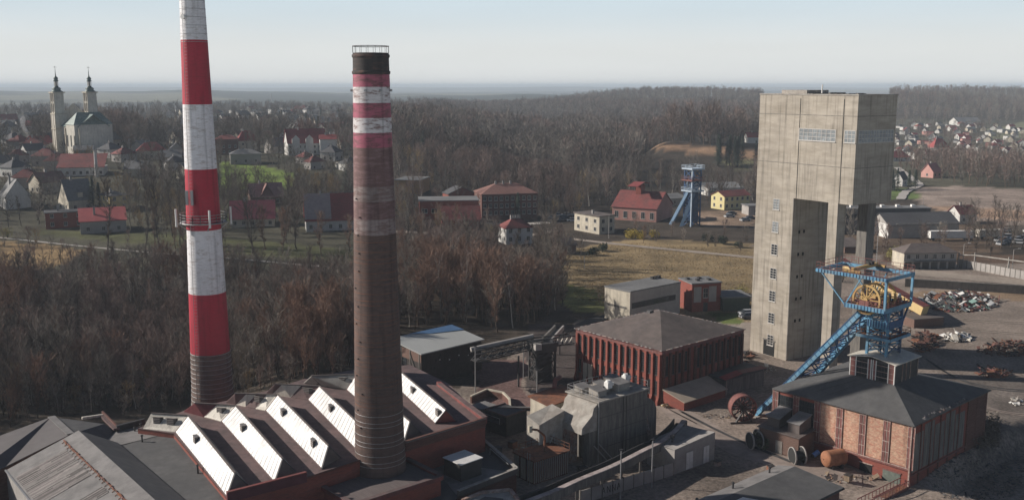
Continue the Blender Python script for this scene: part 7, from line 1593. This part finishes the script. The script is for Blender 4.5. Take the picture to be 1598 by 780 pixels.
for u, v, s, k, lab in ((907, 404, .62, 0, 'lone dark tree in front of the derelict house'), (1012, 470, .3, 3, 'small bare bush on the dry meadow'), (935, 476, .25, 3, 'tiny bare bush at the meadow edge'), (1545, 405, .9, 0, 'bare tree leaning over the concrete fence'), (1155, 392, .5, 5, 'bare brown bush next to the tower foot'),
                    (690, 500, 1.15, 2, 'tall white-barked birch behind the coal shed'), (728, 502, 1.2, 2, 'tall white-barked birch right of the coal shed roof'), (652, 508, 1.0, 7, 'rust-brown tree just left of the coal shed'), (250, 398, 1.7, 4, 'tall dark tree rising by the footpath left of the striped chimney'), (168, 398, 1.6, 4, 'very tall slim tree by the footpath'), (226, 400, 1.5, 4, 'tall slim tree near the middle of the footpath')):
    q = gt(u, v); plant(NEAR[k][1], q, s, i, lab, None, 'tree', 'bare_tree'); i += 1
def hedge():
    rr_ = random.Random(9); b = MB(); tv, tf = [], []
    t = Thing('brambles', 'dark bramble thicket at the right foot of the brick hall', 'bush', gt(1545, 680), 0)
    for i in range(2600):
        u, v = rr_.uniform(1490, 1560), rr_.uniform(655, 700); p = gt(u, v) + Vector((0, 0, rr_.random() * 1.5)); s = Vector((rr_.uniform(-1, 1), rr_.uniform(-1, 1), rr_.uniform(-.3, 1))) * .3; e = Vector((rr_.uniform(-1, 1), rr_.uniform(-1, 1), rr_.uniform(0, 1))) * .4; k = len(tv); tv += [p, p + s, p + e]; tf.append((k, k + 1, k + 2))
    b.add(tv, tf, t_grey); t.part('foliage', b, world=True)
hedge()
def ground_tufts():                           # dry grass and low scrub on the field, uncountable
    rr_ = np.random.RandomState(4); tv, tf = [], []; n = 0
    P_ = [(880, 392), (1000, 378), (1180, 392), (1180, 495), (1060, 475), (900, 470)]
    XS, YS = rr_.uniform(10, 90, 24000), rr_.uniform(200, 330, 24000); kk = in_px(XS, YS, P_)
    for x, y in zip(XS[kk].tolist(), YS[kk].tolist()):
        z = tz(x, y); a = rr_.uniform(0, 6.28); q = rr_.uniform(.06, .2); k = len(tv); hh = rr_.uniform(.08, .25)
        tv += [(x - q * math.cos(a), y - q * math.sin(a), z), (x + q * math.cos(a), y + q * math.sin(a), z), (x + rr_.uniform(-.2, .2), y, z + hh)]; tf.append((k, k + 1, k + 2))
    o = structure('dry_grass', MB().add(tv, tf, mat('straw_grass', (.24, .17, .085), .95, .3, 1)), 'stuff', 'dry tufted grass on the brown meadow')
ground_tufts()
# ------------------------------------------------------------ haze
hz = MB().box(-52000, 52000, -40, 31500, -10, 74, m_dark); ho = structure('haze', hz, 'stuff', 'thin blue-grey haze over the whole landscape'); ho.data.materials.clear()
hm = bpy.data.materials.new('haze'); hm.use_nodes = True; N = hm.node_tree.nodes; N.clear(); pv = N.new('ShaderNodeVolumePrincipled'); pv.inputs['Density'].default_value = 1.6e-4; pv.inputs['Color'].default_value = (.77, .885, 1.0, 1); pv.inputs['Anisotropy'].default_value = 0
ou = N.new('ShaderNodeOutputMaterial'); hm.node_tree.links.new(pv.outputs[0], ou.inputs['Volume']); ho.data.materials.append(hm)
